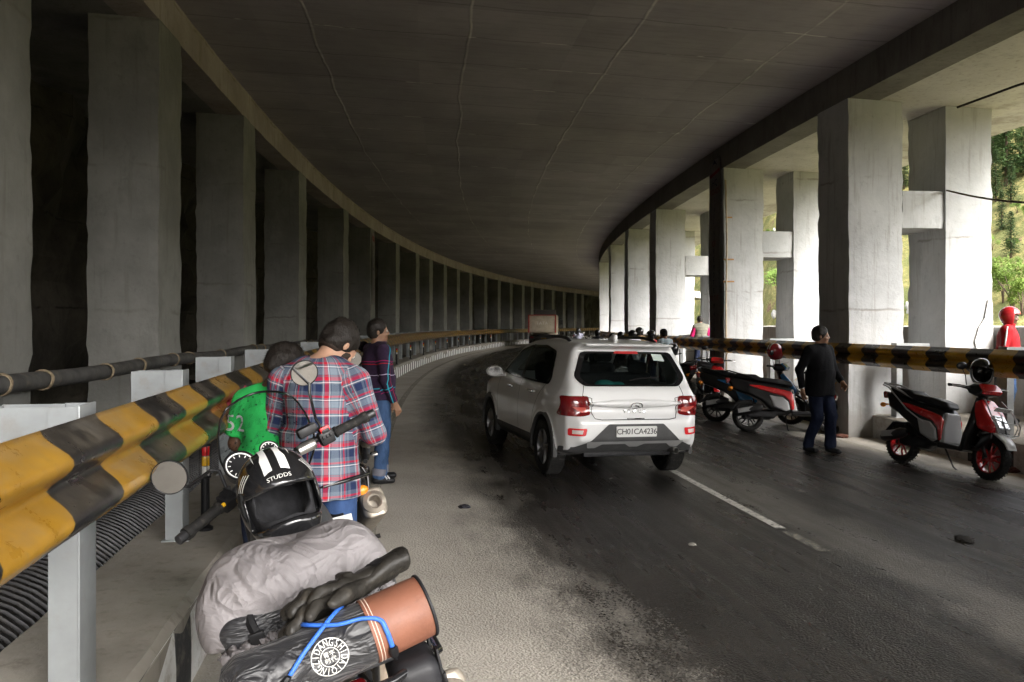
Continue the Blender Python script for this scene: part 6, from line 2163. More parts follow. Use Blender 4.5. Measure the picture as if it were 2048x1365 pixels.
scoot_between('black scooter with blue panels, red and cream helmet on its mirror', M_SBLUE, (3.74, 14.45), (4.82, 14.08), steer=-16, accent2=M_SBLACK,
              helmet=hat('red helmet with cream stripes set on the blue scooter mirror', (M_HRW, M_VISOR), (.06, .42, 1.13), stripe=M_CREAM, rz=R_(60), rx=R_(10)))
scoot_between('red and black scooter facing the camera, between the blue ones', M_SRED, (4.20, 18.1), (4.22, 16.85), steer=-10, accent2=M_SRED)
scoot_between('red scooter with blue handlebar, half hidden by the white car', M_SRED, (3.98, 17.6), (3.70, 18.9), steer=5,
              helmet=hat('black helmet hanging on the far red scooter beside the white car', (M_HBLACK, M_VISOR), (.2, .40, 1.0), rz=R_(20)), plate=None)
# ------------------------------------------------------------------ motorcycles
M_TANK = mat('matt_grey_tank_paint', (.05, .052, .055), .4, 0, .1, 4, coat=.3)
M_SCREEN = None
def m_screen():
    n = N('wet_windscreen')
    co = n.coord()
    tr = n.n('ShaderNodeBsdfTransparent'); n.put(tr.inputs[0], (.72, .74, .74))
    v = n.n('ShaderNodeTexVoronoi'); n.put(v.inputs['Vector'], co); v.inputs['Scale'].default_value = 48; v.inputs['Randomness'].default_value = 1.0
    drop = n.ramp(v.outputs['Distance'], .26, .20)
    drop = n.math('MULTIPLY', drop, n.ramp(n.n('ShaderNodeSeparateColor') and n.sep(v.outputs['Color'])[0], .45, .5))
    n.set(color=(.02, .022, .022), rough=.04, spec=.6, normal=n.bump(drop, 1.0, .004))
    mx = n.n('ShaderNodeMixShader')
    fr = n.n('ShaderNodeLayerWeight'); fr.inputs[0].default_value = .5
    n.t.links.new(n.math('ADD', n.math('MULTIPLY_ADD', n.math('POWER', fr.outputs['Facing'], 4.0), .7, .04), n.math('MULTIPLY', drop, .6), clamp=True), mx.inputs[0])
    n.t.links.new(tr.outputs[0], mx.inputs[1]); n.t.links.new(n.p.outputs[0], mx.inputs[2]); n.t.links.new(mx.outputs[0], n.out.inputs[0])
    return n.m
M_SCREEN = m_screen()
M_MUFF = mat('scuffed_silencer', (.34, .30, .25), .42, .6, .25, 9, .2, 40, dirt=((.17, .13, .09), .6))
M_DIRTY = mat('muddy_alloy', (.24, .19, .14), .7, .3, .35, 14, .4, 40)
def motorbike(label, M, steer=0, screen=True, paint=None, mirrorsL=None, mirrorsR=None, group=None, grip=((-.255, -.40), (.235, .365))):
    paint = paint or M_TANK
    root = empty('motorcycle', label, 'motorcycle', mat=M, group=group)
    A = Vector((0, .05, 1.0)); ax = Vector((0, -.45, .89)).normalized()
    ST = Matrix.Translation(A) @ Matrix.Rotation(R_(steer), 4, ax) @ Matrix.Translation(-A)
    st = lambda x, y, z: ST @ Vector((x, y, z))
    # wheels, fork
    wheel_part(root, 'front_wheel', st(0, .52, .335), .335, .09, M_DKMETAL, 18, ST.to_3x3().to_4x4(), True, True)
    wheel_part(root, 'rear_wheel', (0, -.93, .325), .325, .12, M_DKMETAL, 18, None, True, True)
    for sx in (-1, 1):
        mb = MB(); mb.tube([st(sx * .105, .52, .335), st(sx * .105, .34, .64), st(sx * .105, .07, 1.10)], [.030, .030, .021], 12); mb.build('fork_leg', M_DKMETAL, root, .8)
    S = SDF((-.1, .15, .3), (.1, .95, .8), .01)
    sl, X, Y, Z = S.grid(S.lo, S.lo + S.n * S.vox)
    q = np.sqrt((Y - .52) ** 2 + (Z - .335) ** 2)
    S.put(sl, np.maximum(np.maximum(np.abs(q - .385) - .010, np.abs(X) - .062), np.maximum(.42 - Z, .2 - Y)).astype(np.float32))
    o = sdf_obj('front_mudguard', S, M_SBLACK, root); o.matrix_basis = ST
    # headlight and dials
    mb = MB(); mb.lathe([(0, -.11), (.05, -.10), (.085, -.03), (.088, .03), (.08, .035), (0, .045)], 24, ST @ Matrix.Translation((0, .20, 1.0)) @ Matrix.Rotation(PI / 2, 4, 'Z')); mb.build('head_light', [M_SBLACK], root, .6)
    mb = MB(); mb.lathe([(0, .046), (.078, .036)], 24, ST @ Matrix.Translation((0, .20, 1.0)) @ Matrix.Rotation(PI / 2, 4, 'Z')); mb.build('head_lamp_glass', M_LENS, root, 3.2)
    for cx, cy, cz, r in ((-.075, .07, 1.175, .058), (.055, .09, 1.165, .036)):
        Mx = ST @ Matrix.Translation((cx, cy, cz)) @ Matrix.Rotation(R_(-32), 4, 'X') @ Matrix.Rotation(PI / 2, 4, 'Z')
        mb = MB(); mb.lathe([(0, .05), (r * .8, .045), (r, 0), (r * 1.04, -.012), (r * .96, -.016), (r * .9, -.010), (0, -.008)], 28, Mx)
        d = mb.build('dial', [M_SBLACK], root, .6)
        mb = MB(); mb.lathe([(r * .88, -.0125), (r * .80, -.0118), (r * .80, -.0108)], 28, Mx)
        for k in range(9):
            a = R_(-120 + 30 * k)
            mb.box((-.0118, r * .66 * math.sin(a), r * .66 * math.cos(a)), (.001, .003, r * .16), Mx, rot=Matrix.Rotation(-a, 4, 'X'))
        mb.build('dial_face', M_PLATE, d, .5)
    # handlebar
    mb = MB(); mb.tube([st(-.41, -.125, 1.125), st(-.26, -.085, 1.13), st(-.14, .0, 1.135), st(-.06, .03, 1.10), st(.06, .03, 1.10), st(.14, .0, 1.135), st(.24, -.075, 1.13), st(.37, -.115, 1.125)], .0125, 12)
    mb.box(tuple(st(0, .03, 1.085)), (.14, .06, .05), rot=ST.to_3x3().to_4x4(), bev=.01)
    mb.build('handlebar', M_DKMETAL, root, .8)
    for i, sx in enumerate((-1, 1)):
        a, b = grip[i]
        p0, p1 = st(a, -.085, 1.13), st(b, -.122, 1.125)
        d = (p1 - p0).normalized()
        L = (p1 - p0).length
        rr = []; pts = []
        for k in range(22):
            t = k / 21; pts.append(p0 + d * L * t)
            rr.append(.0175 + (.0035 if t < .08 else 0) + (.0012 if (k % 2) else 0) + (.004 if t > .85 else 0))
        mb = MB(); mb.tube(pts, rr, 16); mb.build('grip', M_RUBBER, root, .5)
        mb = MB(); mb.tube([p1 - d * .004, p1 + d * .012, p1 + d * .030, p1 + d * .036], [.016, .017, .016, .006], 14)
        e = mb.build('bar_end', M_DKMETAL, root, .7)
        s0 = p0 - d * .035
        mb = MB()
        Rm = Vector((1, 0, 0)).rotation_difference(d).to_matrix().to_4x4()
        mb.box(tuple(s0), (.055, .05, .052), rot=Rm, bev=.010); mb.box(tuple(s0 + Vector((0, -.01, .026))), (.03, .03, .016), rot=Rm, bev=.004)
        for q in range(3): mb.box(tuple(s0 + Rm.to_3x3() @ Vector((-.014 + .014 * q, -.028, .006))), (.009, .010, .012), rot=Rm, bev=.002)
        sw = mb.build('switch_pod', M_BLACKP, root, .5)
        if sx > 0:
            mb = MB(); mb.box(tuple(s0 + Vector((0, -.012, .032))), (.036, .020, .020), rot=Rm, bev=.004); mb.build('kill_switch', mat('red_switch', (.70, .01, .015), .35), sw, .5)
            mb = MB(); mb.lathe([(0, -.035), (.019, -.035), (.021, .02), (.017, .03), (0, .03)], 16, Matrix.Translation(s0 - d * .075) @ Rm); mb.build('bar_clamp', M_STEEL, root, .6)
            mb = MB(); mb.box(tuple(s0 - d * .06 + Vector((0, .03, .05))), (.075, .05, .035), rot=Rm, bev=.008); mb.build('brake_reservoir', M_BLACKP, root, .5)
        else:
            mb = MB(); mb.lathe([(0, -.012), (.007, -.012), (.007, .012), (0, .012)], 10, Matrix.Translation(s0 + Vector((-.01, -.03, .0))) @ Rm); mb.build('indicator_switch', M_YEL, sw, .5)
        lv = [s0 + Rm.to_3x3() @ Vector((0, .045, .005)), s0 + Rm.to_3x3() @ Vector((sx * .06, .07, .0)), s0 + Rm.to_3x3() @ Vector((sx * .20, .055, -.005))]
        mb = MB(); mb.tube(lv, [.008, .0075, .006], 8)
        bm = bmesh.new(); bmesh.ops.create_uvsphere(bm, u_segments=10, v_segments=8, radius=.0105); mb.bm(bm, 0, Matrix.Translation(lv[2]))
        mb.build('lever', M_STEEL, root, .7)
        # mirror on its stalk
        mp = Vector((mirrorsL, mirrorsR)[i] or (sx * .34, .05, 1.34))
        b0 = s0 + Vector((0, .02, .02)) - d * .01
        if mp.z < 1.3: mid = [b0, b0 + Vector((-.01, .03, .075)), b0 + Vector((-.035, .03, .085)), Vector((mp.x + .045, mp.y + .03, mp.z - .055)), Vector((mp.x + .02, mp.y + .02, mp.z - .04)), mp + Vector((0, .016, 0))]
        else: mid = [b0, b0 + Vector((0, .0, .03)), b0 + Vector((-.008, .01, .055)), b0 + (mp - b0) * .62 + Vector((.0, .03, .0)), mp + Vector((.012, .025, -.05)), mp + Vector((0, .016, 0))]
        mb = MB(); mb.tube(mid, .0058, 8); mb.lathe([(0, -.02), (.013, -.02), (.013, .02), (0, .02)], 10, Matrix.Translation(b0) @ Matrix.Rotation(-PI / 2, 4, 'Y'))
        mo = mb.build('mirror', M_BLACKP, root, .8)
        Mx = Matrix.Translation(mp) @ Matrix.Rotation(R_(-14 if sx < 0 else 2), 4, 'Z') @ Matrix.Rotation(R_(6 if sx < 0 else 17), 4, 'X') @ Matrix.Rotation(PI / 2, 4, 'Z')
        rm = .060 if sx < 0 else .056
        mb = MB(); mb.lathe([(0, .022), (rm * .6, .018), (rm, .004), (rm, -.006), (rm * .95, -.007), (rm * .94, -.004), (rm * .9, -.003)], 36, Mx); mb.build('mirror_shell', M_BLACKP, mo, .6)
        mb = MB(); mb.lathe([(0, -.0040), (rm * .945, -.0040)], 36, Mx); mb.build('mirror_glass', M_MIRROR, mo, .3)
    # windscreen
    if screen:
        bm = bmesh.new()
        nu, nv = 16, 14
        g = []
        for j in range(nv + 1):
            t = j / nv
            z = 1.03 + .36 * t
            yc = .335 - .16 * t - .05 * t * t
            hw_ = np.interp(t, [0, .25, .45, .7, .9, 1], [.12, .165, .175, .160, .135, .105])
            for i in range(nu + 1):
                u = -1 + 2 * i / nu
                g.append(bm.verts.new((hw_ * u, yc - .10 * u * u, z - .02 * u * u * t)))
        for j in range(nv):
            for i in range(nu):
                a = j * (nu + 1) + i
                bm.faces.new((g[a], g[a + 1], g[a + nu + 2], g[a + nu + 1]))
        rim_pts = [g[i].co.copy() for i in range(nu + 1)] + [g[j * (nu + 1) + nu].co.copy() for j in range(1, nv + 1)] + [g[nv * (nu + 1) + i].co.copy() for i in range(nu - 1, -1, -1)] + [g[j * (nu + 1)].co.copy() for j in range(nv - 1, 0, -1)]
        bmesh.ops.solidify(bm, geom=bm.faces[:], thickness=.003)
        ws = bm_obj('windscreen', bm, M_SCREEN, root, 3.2)
        mb = MB(); mb.tube(rim_pts, .0042, 6, closed=True); mb.build('screen_edge', M_FRIT, ws, 3.2)
        for sx in (-1, 1):
            mb = MB(); mb.tube([(sx * .10, .29, 1.12), (sx * .09, .2, 1.05), (sx * .09, .10, 1.04)], .007, 7); mb.build('screen_bracket', M_DKMETAL, root)
    # tank, seat, side panels, engine
    S = SDF((-.25, -.62, .66), (.25, .12, 1.08), .011)
    S.extr([(.02, .98), (-.06, 1.025), (-.24, 1.02), (-.46, .90), (-.53, .82), (-.45, .76), (-.05, .78), (.03, .85)], lambda Y, Z: np.interp(Y, [-.6, -.45, -.2, .0, .1], [.08, .12, .16, .145, .09]).astype(np.float32) * np.interp(Z, [.7, .85, 1.03], [.9, 1, .72]).astype(np.float32), .06)
    sdf_obj('fuel_tank', S, paint, root)
    S = SDF((-.22, -1.25, .68), (.22, -.40, 1.0), .011)
    S.extr([(-.44, .845), (-.62, .80), (-.76, .83), (-.82, .885), (-1.14, .905), (-1.18, .86), (-1.1, .82), (-.5, .765)], lambda Y, Z: np.interp(Y, [-1.25, -1.1, -.8, -.6, -.42], [.09, .12, .15, .13, .09]).astype(np.float32), .035)
    sdf_obj('seat', S, M_SEATV, root)
    S = SDF((-.25, -.75, .22), (.25, .2, .82), .013)
    S.box((0, -.28, .42), (.12, .20, .12), None, .06).box((0, -.14, .60), (.075, .085, .12), Matrix.Rotation(R_(-18), 3, 'X'), .03, .03)
    for k in range(5): S.box((0, -.14 + .012 * k, .53 + .032 * k), (.10, .105, .007), Matrix.Rotation(R_(-18), 3, 'X'), .004, .004)
    S.cap((-.15, -.35, .42), (.15, -.35, .42), .085, .085, .03).cap((-.135, -.20, .43), (.135, -.20, .43), .07, .07, .03)
    sdf_obj('engine', S, M_DIRTY, root)
    S = SDF((-.22, -1.0, .45), (.22, -.38, .85), .012)
    S.extr([(-.45, .79), (-.92, .83), (-.86, .70), (-.62, .55), (-.48, .56)], .135, .03); S.box((0, -.65, .6), (.105, .5, .5), op='sub')
    sdf_obj('side_panel', S, paint, root)
    mb = MB()
    for sx in (-1, 1):
        mb.tube([(sx * .03, .05, .98), (sx * .05, -.02, .80), (sx * .08, .06, .45), (sx * .10, -.1, .27), (sx * .10, -.42, .27), (sx * .11, -.52, .45), (sx * .11, -.50, .76)], .017, 8)
        mb.tube([(sx * .03, .02, .95), (sx * .09, -.45, .78), (sx * .12, -1.15, .84)], .014, 8)
        mb.tube([(sx * .13, -.50, .40), (sx * .10, -.93, .325)], .022, 8)
        mb.tube([(sx * .11, -.52, .42), (sx * .12, -.92, .80)], .012, 8)
    mb.build('frame', M_DKMETAL, root, .8)
    for sx in (-1, 1):
        mb = MB(); mb.tube([(sx * .12, -.55, .80), (sx * .22, -.75, .80), (sx * .235, -1.0, .82), (sx * .22, -1.24, .84), (sx * .10, -1.32, .85), (0, -1.33, .85)], .0105, 10); mb.build('rack_tube', M_FRIT, root, .8)
        mb = MB(); mb.tube([(sx * .06, .02, .9), (sx * .20, .10, .76), (sx * .27, .02, .58), (sx * .24, -.02, .40), (sx * .08, .0, .32)], .0115, 8); mb.build('crash_bar', M_FRIT, root, .8)
        mb = MB(); mb.lathe([(0, -.05), (.011, -.05), (.013, .05), (0, .05)], 10, Matrix.Translation((sx * .2, -.42, .30))); mb.build('foot_peg', M_RUBBER, root, .6)
        mb = MB(); bm = bmesh.new(); bmesh.ops.create_uvsphere(bm, u_segments=12, v_segments=8, radius=.026); mb.bm(bm, 0, Matrix.Translation((sx * .17, -1.20, .76)) @ Matrix.Scale(1.5, 4, (1, 0, 0))); mb.tube([(sx * .17, -1.2, .76), (sx * .05, -1.17, .78)], .009, 6); mb.build('indicator', M_AMBER, root, 3.2)
    mb = MB(); mb.box((0, -1.05, .865), (.24, .40, .012), bev=.004)
    for k in range(4): mb.box((0, -.92 - .1 * k, .873), (.30, .022, .012), bev=.004)
    mb.build('luggage_rack', M_DKMETAL, root, .5)
    mb = MB(); mb.prism([(-.72, .66), (-.95, .735), (-1.18, .80), (-1.36, .62), (-1.35, .60), (-1.17, .77), (-.95, .70), (-.72, .63)], -.065, .065, bev=.006); mb.build('rear_mudguard', M_SBLACK, root, .5)
    S = SDF((-.1, -1.3, .72), (.1, -1.1, .86), .008).box((0, -1.22, .80), (.055, .035, .028), None, .015)
    sdf_obj('tail_light', S, M_TAIL, root)
    mb = MB(); mb.box((0, -1.335, .65), (.20, .006, .09), rot=Matrix.Rotation(R_(-35), 4, 'X'), bev=.002); mb.build('number_plate', M_PLATE, root)
    # exhaust: pipe, boxy silencer with end cap
    mb = MB(); mb.tube([(.05, -.06, .55), (.10, .10, .42), (.13, -.05, .24), (.14, -.40, .26), (.16, -.70, .42)], .022, 10); mb.build('exhaust_pipe', M_STEEL, root, .8)
    EM = Matrix.Translation((.185, -.94, .565)) @ Matrix.Rotation(R_(8), 4, 'Z') @ Matrix.Rotation(R_(-24), 4, 'X') @ Matrix.Scale(1.25, 4)
    S = SDF((-.12, -.30, -.12), (.12, .30, .12), .008)
    S.extr([(-.24, -.058), (-.24, .062), (.20, .045), (.24, .0), (.20, -.04)], .050, .03)
    S.cap((0, -.30, 0), (0, -.12, 0), .026, .026, op='sub')
    ex = sdf_obj('silencer', S, M_MUFF, root); ex.matrix_basis = EM
    mb = MB(); mb.lathe([(.024, .10), (.024, -.012), (.030, -.016), (.046, -.006), (.050, .012)], 24, EM @ Matrix.Translation((0, -.238, .002)) @ Matrix.Rotation(PI / 2, 4, 'Z')); mb.lathe([(0, .08), (.024, .08)], 20, EM @ Matrix.Translation((0, -.238, .002)) @ Matrix.Rotation(PI / 2, 4, 'Z'))
    mb.build('silencer_end', M_MUFF, ex, .6)
    root_e = ex.children[0]; root_e.matrix_parent_inverse = EM.inverted()
    mb = MB(); mb.tube([(-.08, -.35, .28), (-.17, -.30, .08), (-.23, -.28, .0)], .012, 8); mb.build('side_stand', M_DKMETAL, root)
    mb = MB(); mb.tube([(.10, -.50, .33), (.17, -.70, .33), (.20, -.86, .36)], .006, 6); mb.box((.20, -.86, .36), (.05, .10, .02), bev=.005); mb.build('brake_pedal', M_STEEL, root)
    return root
def bike_matrix(O, head, lean):
    h, l = R_(head), R_(lean)
    f = Vector((-math.sin(h), math.cos(h), 0)); r0 = Vector((math.cos(h), math.sin(h), 0)); z = Vector((0, 0, 1))
    u = z * math.cos(l) - r0 * math.sin(l); r = r0 * math.cos(l) + z * math.sin(l)
    return Matrix(((r.x, f.x, u.x, O[0]), (r.y, f.y, u.y, O[1]), (r.z, f.z, u.z, O[2]), (0, 0, 0, 1)))
BM = bike_matrix((-.60, 2.97, 0.0), 20, 14)
bike = motorbike('loaded touring motorcycle leaning on its stand in the left foreground', BM, 27, True, None, (-.333, -.06, 1.205), (.215, .40, 1.395))
# second bike: its silencer shows right of the checked shirt
B2 = bike_matrix((0, 0, 0), 15, 12)
loc = B2.to_3x3() @ Vector((.185, -1.2, .66))
tgt = Vector((-.72, 4.0, .75))
B2 = bike_matrix((tgt.x - loc.x, tgt.y - loc.y, 0.0), 15, 12)
bike2 = motorbike('muddy motorcycle parked in front of the loaded one, its silencer beside the blue jeans', B2, 22, False, M_SBLACK)
def clone(src, label, M, group=None):
    o = copy_tree(src); o.matrix_world = M; tag(o, label, 'motorcycle', group); return o
def bm_at(u, d, head, lean): return bike_matrix(((u - 1024) * d / 1600, d, gz((u - 1024) * d / 1600, d)), head, lean)
clone(bike2, 'black motorcycle parked between the checked shirt man and the sweater man', bm_at(712, 8.3, 14, 11))
GM = 'motorcycles of the waiting riders'
for lab, u, d, hd in [('motorcycle under the seated rider left of the white shirted one', 1243, 27.35, 14), ('motorcycle under the half hidden seated rider', 1226, 28.85, 10),
                      ('motorcycle under the rider with the blue marked helmet', 1196, 33.35, 8), ('motorcycle of the farthest rider beside the truck', 1157, 43.35, 0),
                      ('empty motorcycle parked left of the farthest rider', 1141, 41.0, -5), ('empty motorcycle parked right of the farthest rider', 1172, 39.0, -6)]:
    clone(bike2, lab, bm_at(u, d, hd, 2), GM)

# ------------------------------------------------------------------ luggage on the loaded motorcycle (bike frame coordinates)
def m_cover():
    n = N('silver_rain_cover')
    co = n.coord()
    w = n.noise(n.scale(co, (1.2, .8, 1)), 5.5, 2, .5, 1.6)
    w2 = n.noise(n.scale(co, (1, .7, 1)), 15, 2, .5, 1.2)
    ridge = n.math('ABSOLUTE', n.math('SUBTRACT', w, .5)); ridge2 = n.math('ABSOLUTE', n.math('SUBTRACT', w2, .5))
    h = n.math('ADD', n.math('MULTIPLY', ridge, -5), n.math('MULTIPLY', ridge2, -1.6))
    rip = n.n('ShaderNodeTexChecker'); n.put(rip.inputs[0], co); rip.inputs['Scale'].default_value = 260
    h = n.math('ADD', h, n.math('MULTIPLY', rip.outputs[1], .01))
    col = n.mix(n.ramp(n.noise(co, 5, 4), .3, .7), (.165, .153, .156), (.225, .210, .214))
    return n.set(color=col, rough=.58, metal=0.0, normal=n.bump(h, .6, .016), spec=.3)
M_COVER = m_cover()
M_NYLON = mat('black_nylon', (.015, .015, .017), .5, 0, .25, 10, .45, 22)
def m_nylon2():
    n = N('creased_black_nylon')
    co = n.coord()
    w = n.noise(n.scale(co, (1, 2.2, 2.2)), 6, 3, .5, 1.6)
    h = n.math('ADD', n.math('MULTIPLY', n.math('ABSOLUTE', n.math('SUBTRACT', w, .5)), -4), n.math('MULTIPLY', n.noise(co, 500, 1), .04))
    return n.set(color=n.mix(n.noise(co, 6, 4), (.010, .010, .012), (.022, .022, .024)), rough=.42, normal=n.bump(h, .6, .012), sheen=.1)
M_NYLON2 = m_nylon2()
M_TAN = mat('tan_leather', (.185, .072, .042), .6, 0, .12, 8, .15, 120, dirt=((.07, .03, .02), .25))
M_STITCH = mat('pale_stitching', (.6, .5, .42), .8)
M_BUNGEE = mat('blue_bungee_cord', (.03, .13, .55), .5, 0, .1, 60, .3, 300)
M_GLOVE = mat('worn_black_leather', (.022, .020, .017), .5, 0, .35, 12, .8, 50, dirt=((.075, .066, .052), .5))
# grey covered pack across the seat
g = empty('covered_pack', 'backpack under a crumpled silver grey rain cover strapped across the motorcycle seat', 'bag', mat=BM @ Matrix.Translation((-.025, -.865, .895)))
S = SDF((-.34, -.28, -.05), (.34, .30, .30), .0058)
Rt = Matrix.Rotation(R_(-6), 3, 'X')
S.box((0, .02, .08), (.200, .155, .080), Rt, .07).ell((-.07, -.02, .12), (.13, .14, .075), None, .06).ell((.10, .03, .115), (.10, .13, .075), None, .06)
S.ell((-.185, -.05, .045), (.05, .11, .07), None, .05).ell((.17, -.02, .05), (.045, .10, .06), None, .05)
S.ripple(.015, 15, 21, 4).ripple(.004, 32, 5, 4)
S.half((0, 0, -.01), (0, -.25, -1), .01)
sdf_obj('rain_cover', S, M_COVER, g, 1)
S = SDF((-.30, -.26, -.06), (.30, .22, .12), .009)
S.box((.0, -.01, .03), (.205, .165, .055), None, .04).ripple(.012, 26, 2, 4)
sdf_obj('backpack', S, M_NYLON2, g, 1)
for xx in (-.13, .02):
    mb = MB(); mb.tube([(xx, -.12, .10), (xx, -.17, .075), (xx + .01, -.185, .03), (xx + .01, -.17, -.02)], [.012] * 4, 6); mb.box((xx + .005, -.188, .045), (.034, .014, .03), bev=.004); mb.build('pack_strap', M_BLACKP, g, .7)
# gathered elastic hem
mb = MB()
pts = []
for i in range(140):
    t = i / 139
    x = -.21 + .41 * t
    pts.append((x, -.178 - .012 * math.sin(t * PI) + .006 * math.sin(i * 1.7), .022 + .035 * t + .010 * math.sin(i * 2.3)))
mb.tube(pts, [.011 + .0035 * math.sin(i * 2.9) for i in range(140)], 8)
mb.build('gathered_hem', M_COVER, g, 3.2)
# black roll bag with tan end, emblem
RB = BM @ Matrix.Translation((-.015, -1.245, .932)) @ Matrix.Rotation(R_(4), 4, 'Z') @ Matrix.Rotation(R_(-3), 4, 'Y') @ Matrix.Diagonal((1.0, .80, .80, 1.0))
g = empty('roll_bag', 'black roll bag with a tan leather end and round white emblem on the motorcycle rack', 'bag', mat=RB)
S = SDF((-.30, -.16, -.16), (.20, .16, .16), .006)
S.cyl((-.165, 0, -.005), (.11, 0, 0), .086, .083).cap((-.17, 0, -.005), (-.205, 0, -.02), .08, .036, .05)
S.ripple(.005, 18, 8, 5, lambda X, Y, Z: np.clip((.06 - X) * 6, .15, 1.6))
sl, X, Y, Z = S.grid(S.lo, S.lo + S.n * S.vox)
S.d += (.012 * np.clip((-.17 - X) * 9, 0, 1) * np.sin(9 * np.arctan2(Z, Y))).astype(np.float32)
sdf_obj('roll', S, M_NYLON2, g, 1)
bag_bv = bvh_of(g.children[0].data)
mb = MB(); mb.lathe([(.0, .226), (.065, .226), (.077, .232), (.0845, .232), (.0860, .2), (.0865, .12), (.0865, .095)], 56)
e = mb.build('leather_end', M_TAN, g, .9)
mb = MB(); mb.tube([(.232, .0855 * math.cos(a), .0855 * math.sin(a)) for a in [2 * PI * i / 48 for i in range(48)]], .0042, 6, closed=True); mb.build('rim_binding', M_NYLON, e, 3.2)
mb = MB()
for xx in (.102, .109):
    for k in range(110):
        a = 2 * PI * k / 110
        mb.box((xx, .0868 * math.cos(a), .0868 * math.sin(a)), (.0016, .0010, .0042), rot=Matrix.Rotation(a, 4, 'X'))
mb.build('stitching', M_STITCH, e, .5)
ED = Vector((0, -.97, .24)).normalized()          # outward direction of the emblem on the roll
EU = Vector((0, .24, .97)).normalized()
def on_bag(u, v, off=.0018):
    o = Vector((u, 0, 0)) + EU * v * 1.2 + ED * .4
    h = bag_bv.ray_cast(o, -ED)
    return (h[0] + ED * off) if h[0] else o - ED * .32
mb = MB()
ec = (.0, -.004)
def ring(r0, r1, n=48):
    v = []; f = []
    for i in range(n):
        a = 2 * PI * i / n
        for r in (r0, r1): v.append(on_bag(ec[0] + r * math.cos(a), ec[1] + r * math.sin(a)))
    for i in range(n):
        j = (i + 1) % n; f.append((2 * i, 2 * i + 1, 2 * j + 1, 2 * j))
    mb.add(v, f)
ring(.0375, .0392); ring(.0185, .0202)
for i, chx in enumerate('NGSHIDAIQINGZIDA'):
    a = -2 * PI * i / 16
    v, f = text_mesh(chx, .0195, 0)
    vv = []
    for p in v:
        q = Vector((p.x * .72, p.y * 1.12 + .0290)); q.rotate(Matrix.Rotation(a, 2)); vv.append(on_bag(ec[0] + q.x, ec[1] + q.y))
    mb.add(vv, f)
for chx, dx, dy in (('青', -.0064, .0064), ('字', .0064, .0064), ('时', -.0064, -.0064), ('代', .0064, -.0064)):
    v, f = text_mesh(chx, .0125, 0)
    mb.add([on_bag(ec[0] + p.x + dx, ec[1] + p.y + dy) for p in v], f)
mb.build('emblem', mat('white_print', (.62, .62, .58), .7), g, .5)
# bungee cords
def over_bag(pts, r=.0055):
    out = []
    for u, th in pts: out.append(Vector((u, -(.0885 + r * .6) * math.sin(th), (.0885 + r * .6) * math.cos(th))))
    return out
def cat(pts, n=6):
    res = []
    P_ = [Vector(p) for p in pts]
    for i in range(len(P_) - 1):
        a, b, c, d = P_[max(0, i - 1)], P_[i], P_[i + 1], P_[min(len(P_) - 1, i + 2)]
        for k in range(n):
            t = k / n
            res.append(.5 * ((2 * b) + (c - a) * t + (2 * a - 5 * b + 4 * c - d) * t * t + (3 * b - a - 3 * c + d) * t ** 3))
    return res + [P_[-1]]
g = empty('bungee_cord', 'blue bungee cord crossed over the black roll bag', 'cord', mat=RB)
mb = MB(); mb.tube(cat(over_bag([(.065, -.5), (.04, .1), (.0, .55), (-.045, .95), (-.085, 1.35)])), .0056, 8); mb.build('cord_strand', M_BUNGEE, g, 3.2)
mb = MB(); mb.tube(cat(over_bag([(-.03, -.4), (-.015, .15), (.035, .6), (.085, .75), (.118, 1.0), (.124, 1.35), (.126, 1.9)])), .0056, 8); mb.build('cord_strand', M_BUNGEE, g, 3.2)
for (u, th), (u2, th2) in (((-.088, 1.36), (-.125, 1.75)), ((.126, 1.9), (.128, 2.3))):
    a, b = over_bag([(u, th), (u2, th2)], .008)
    mb = MB(); mb.tube([a, a + (b - a) * .3, b], [.008, .011, .010], 8); mb.tube([b, b + (b - a) * .6], [.003, .003], 6); mb.build('cord_hook', M_BLACKP, g, .7)
g = empty('drawstring', 'black drawcord looped at the closed end of the roll bag', 'cord', mat=RB)
mb = MB(); mb.tube(cat([(-.20, -.03, .03), (-.245, -.06, .03), (-.26, -.09, -.05), (-.24, -.10, -.12), (-.18, -.08, -.13)]), .0035, 6); mb.build('cord_loop', M_NYLON, g, 3.2)
# pouch hanging at the right rear
g = empty('pouch', 'black strapped pouch hanging on the right below the tan bag end', 'bag', mat=BM @ Matrix.Translation((.155, -1.24, .80)))
S = SDF((-.12, -.12, -.2), (.12, .12, .12), .008); S.box((0, 0, -.04), (.05, .07, .10), None, .03).ripple(.005, 25, 5, 4); sdf_obj('pocket', S, M_NYLON, g)
for yy in (-.05, .03):
    mb = MB(); mb.box((.052, yy, -.03), (.006, .024, .20), bev=.002); mb.box((.055, yy, .0), (.008, .034, .03), bev=.003); mb.build('strap', M_BLACKP, g)
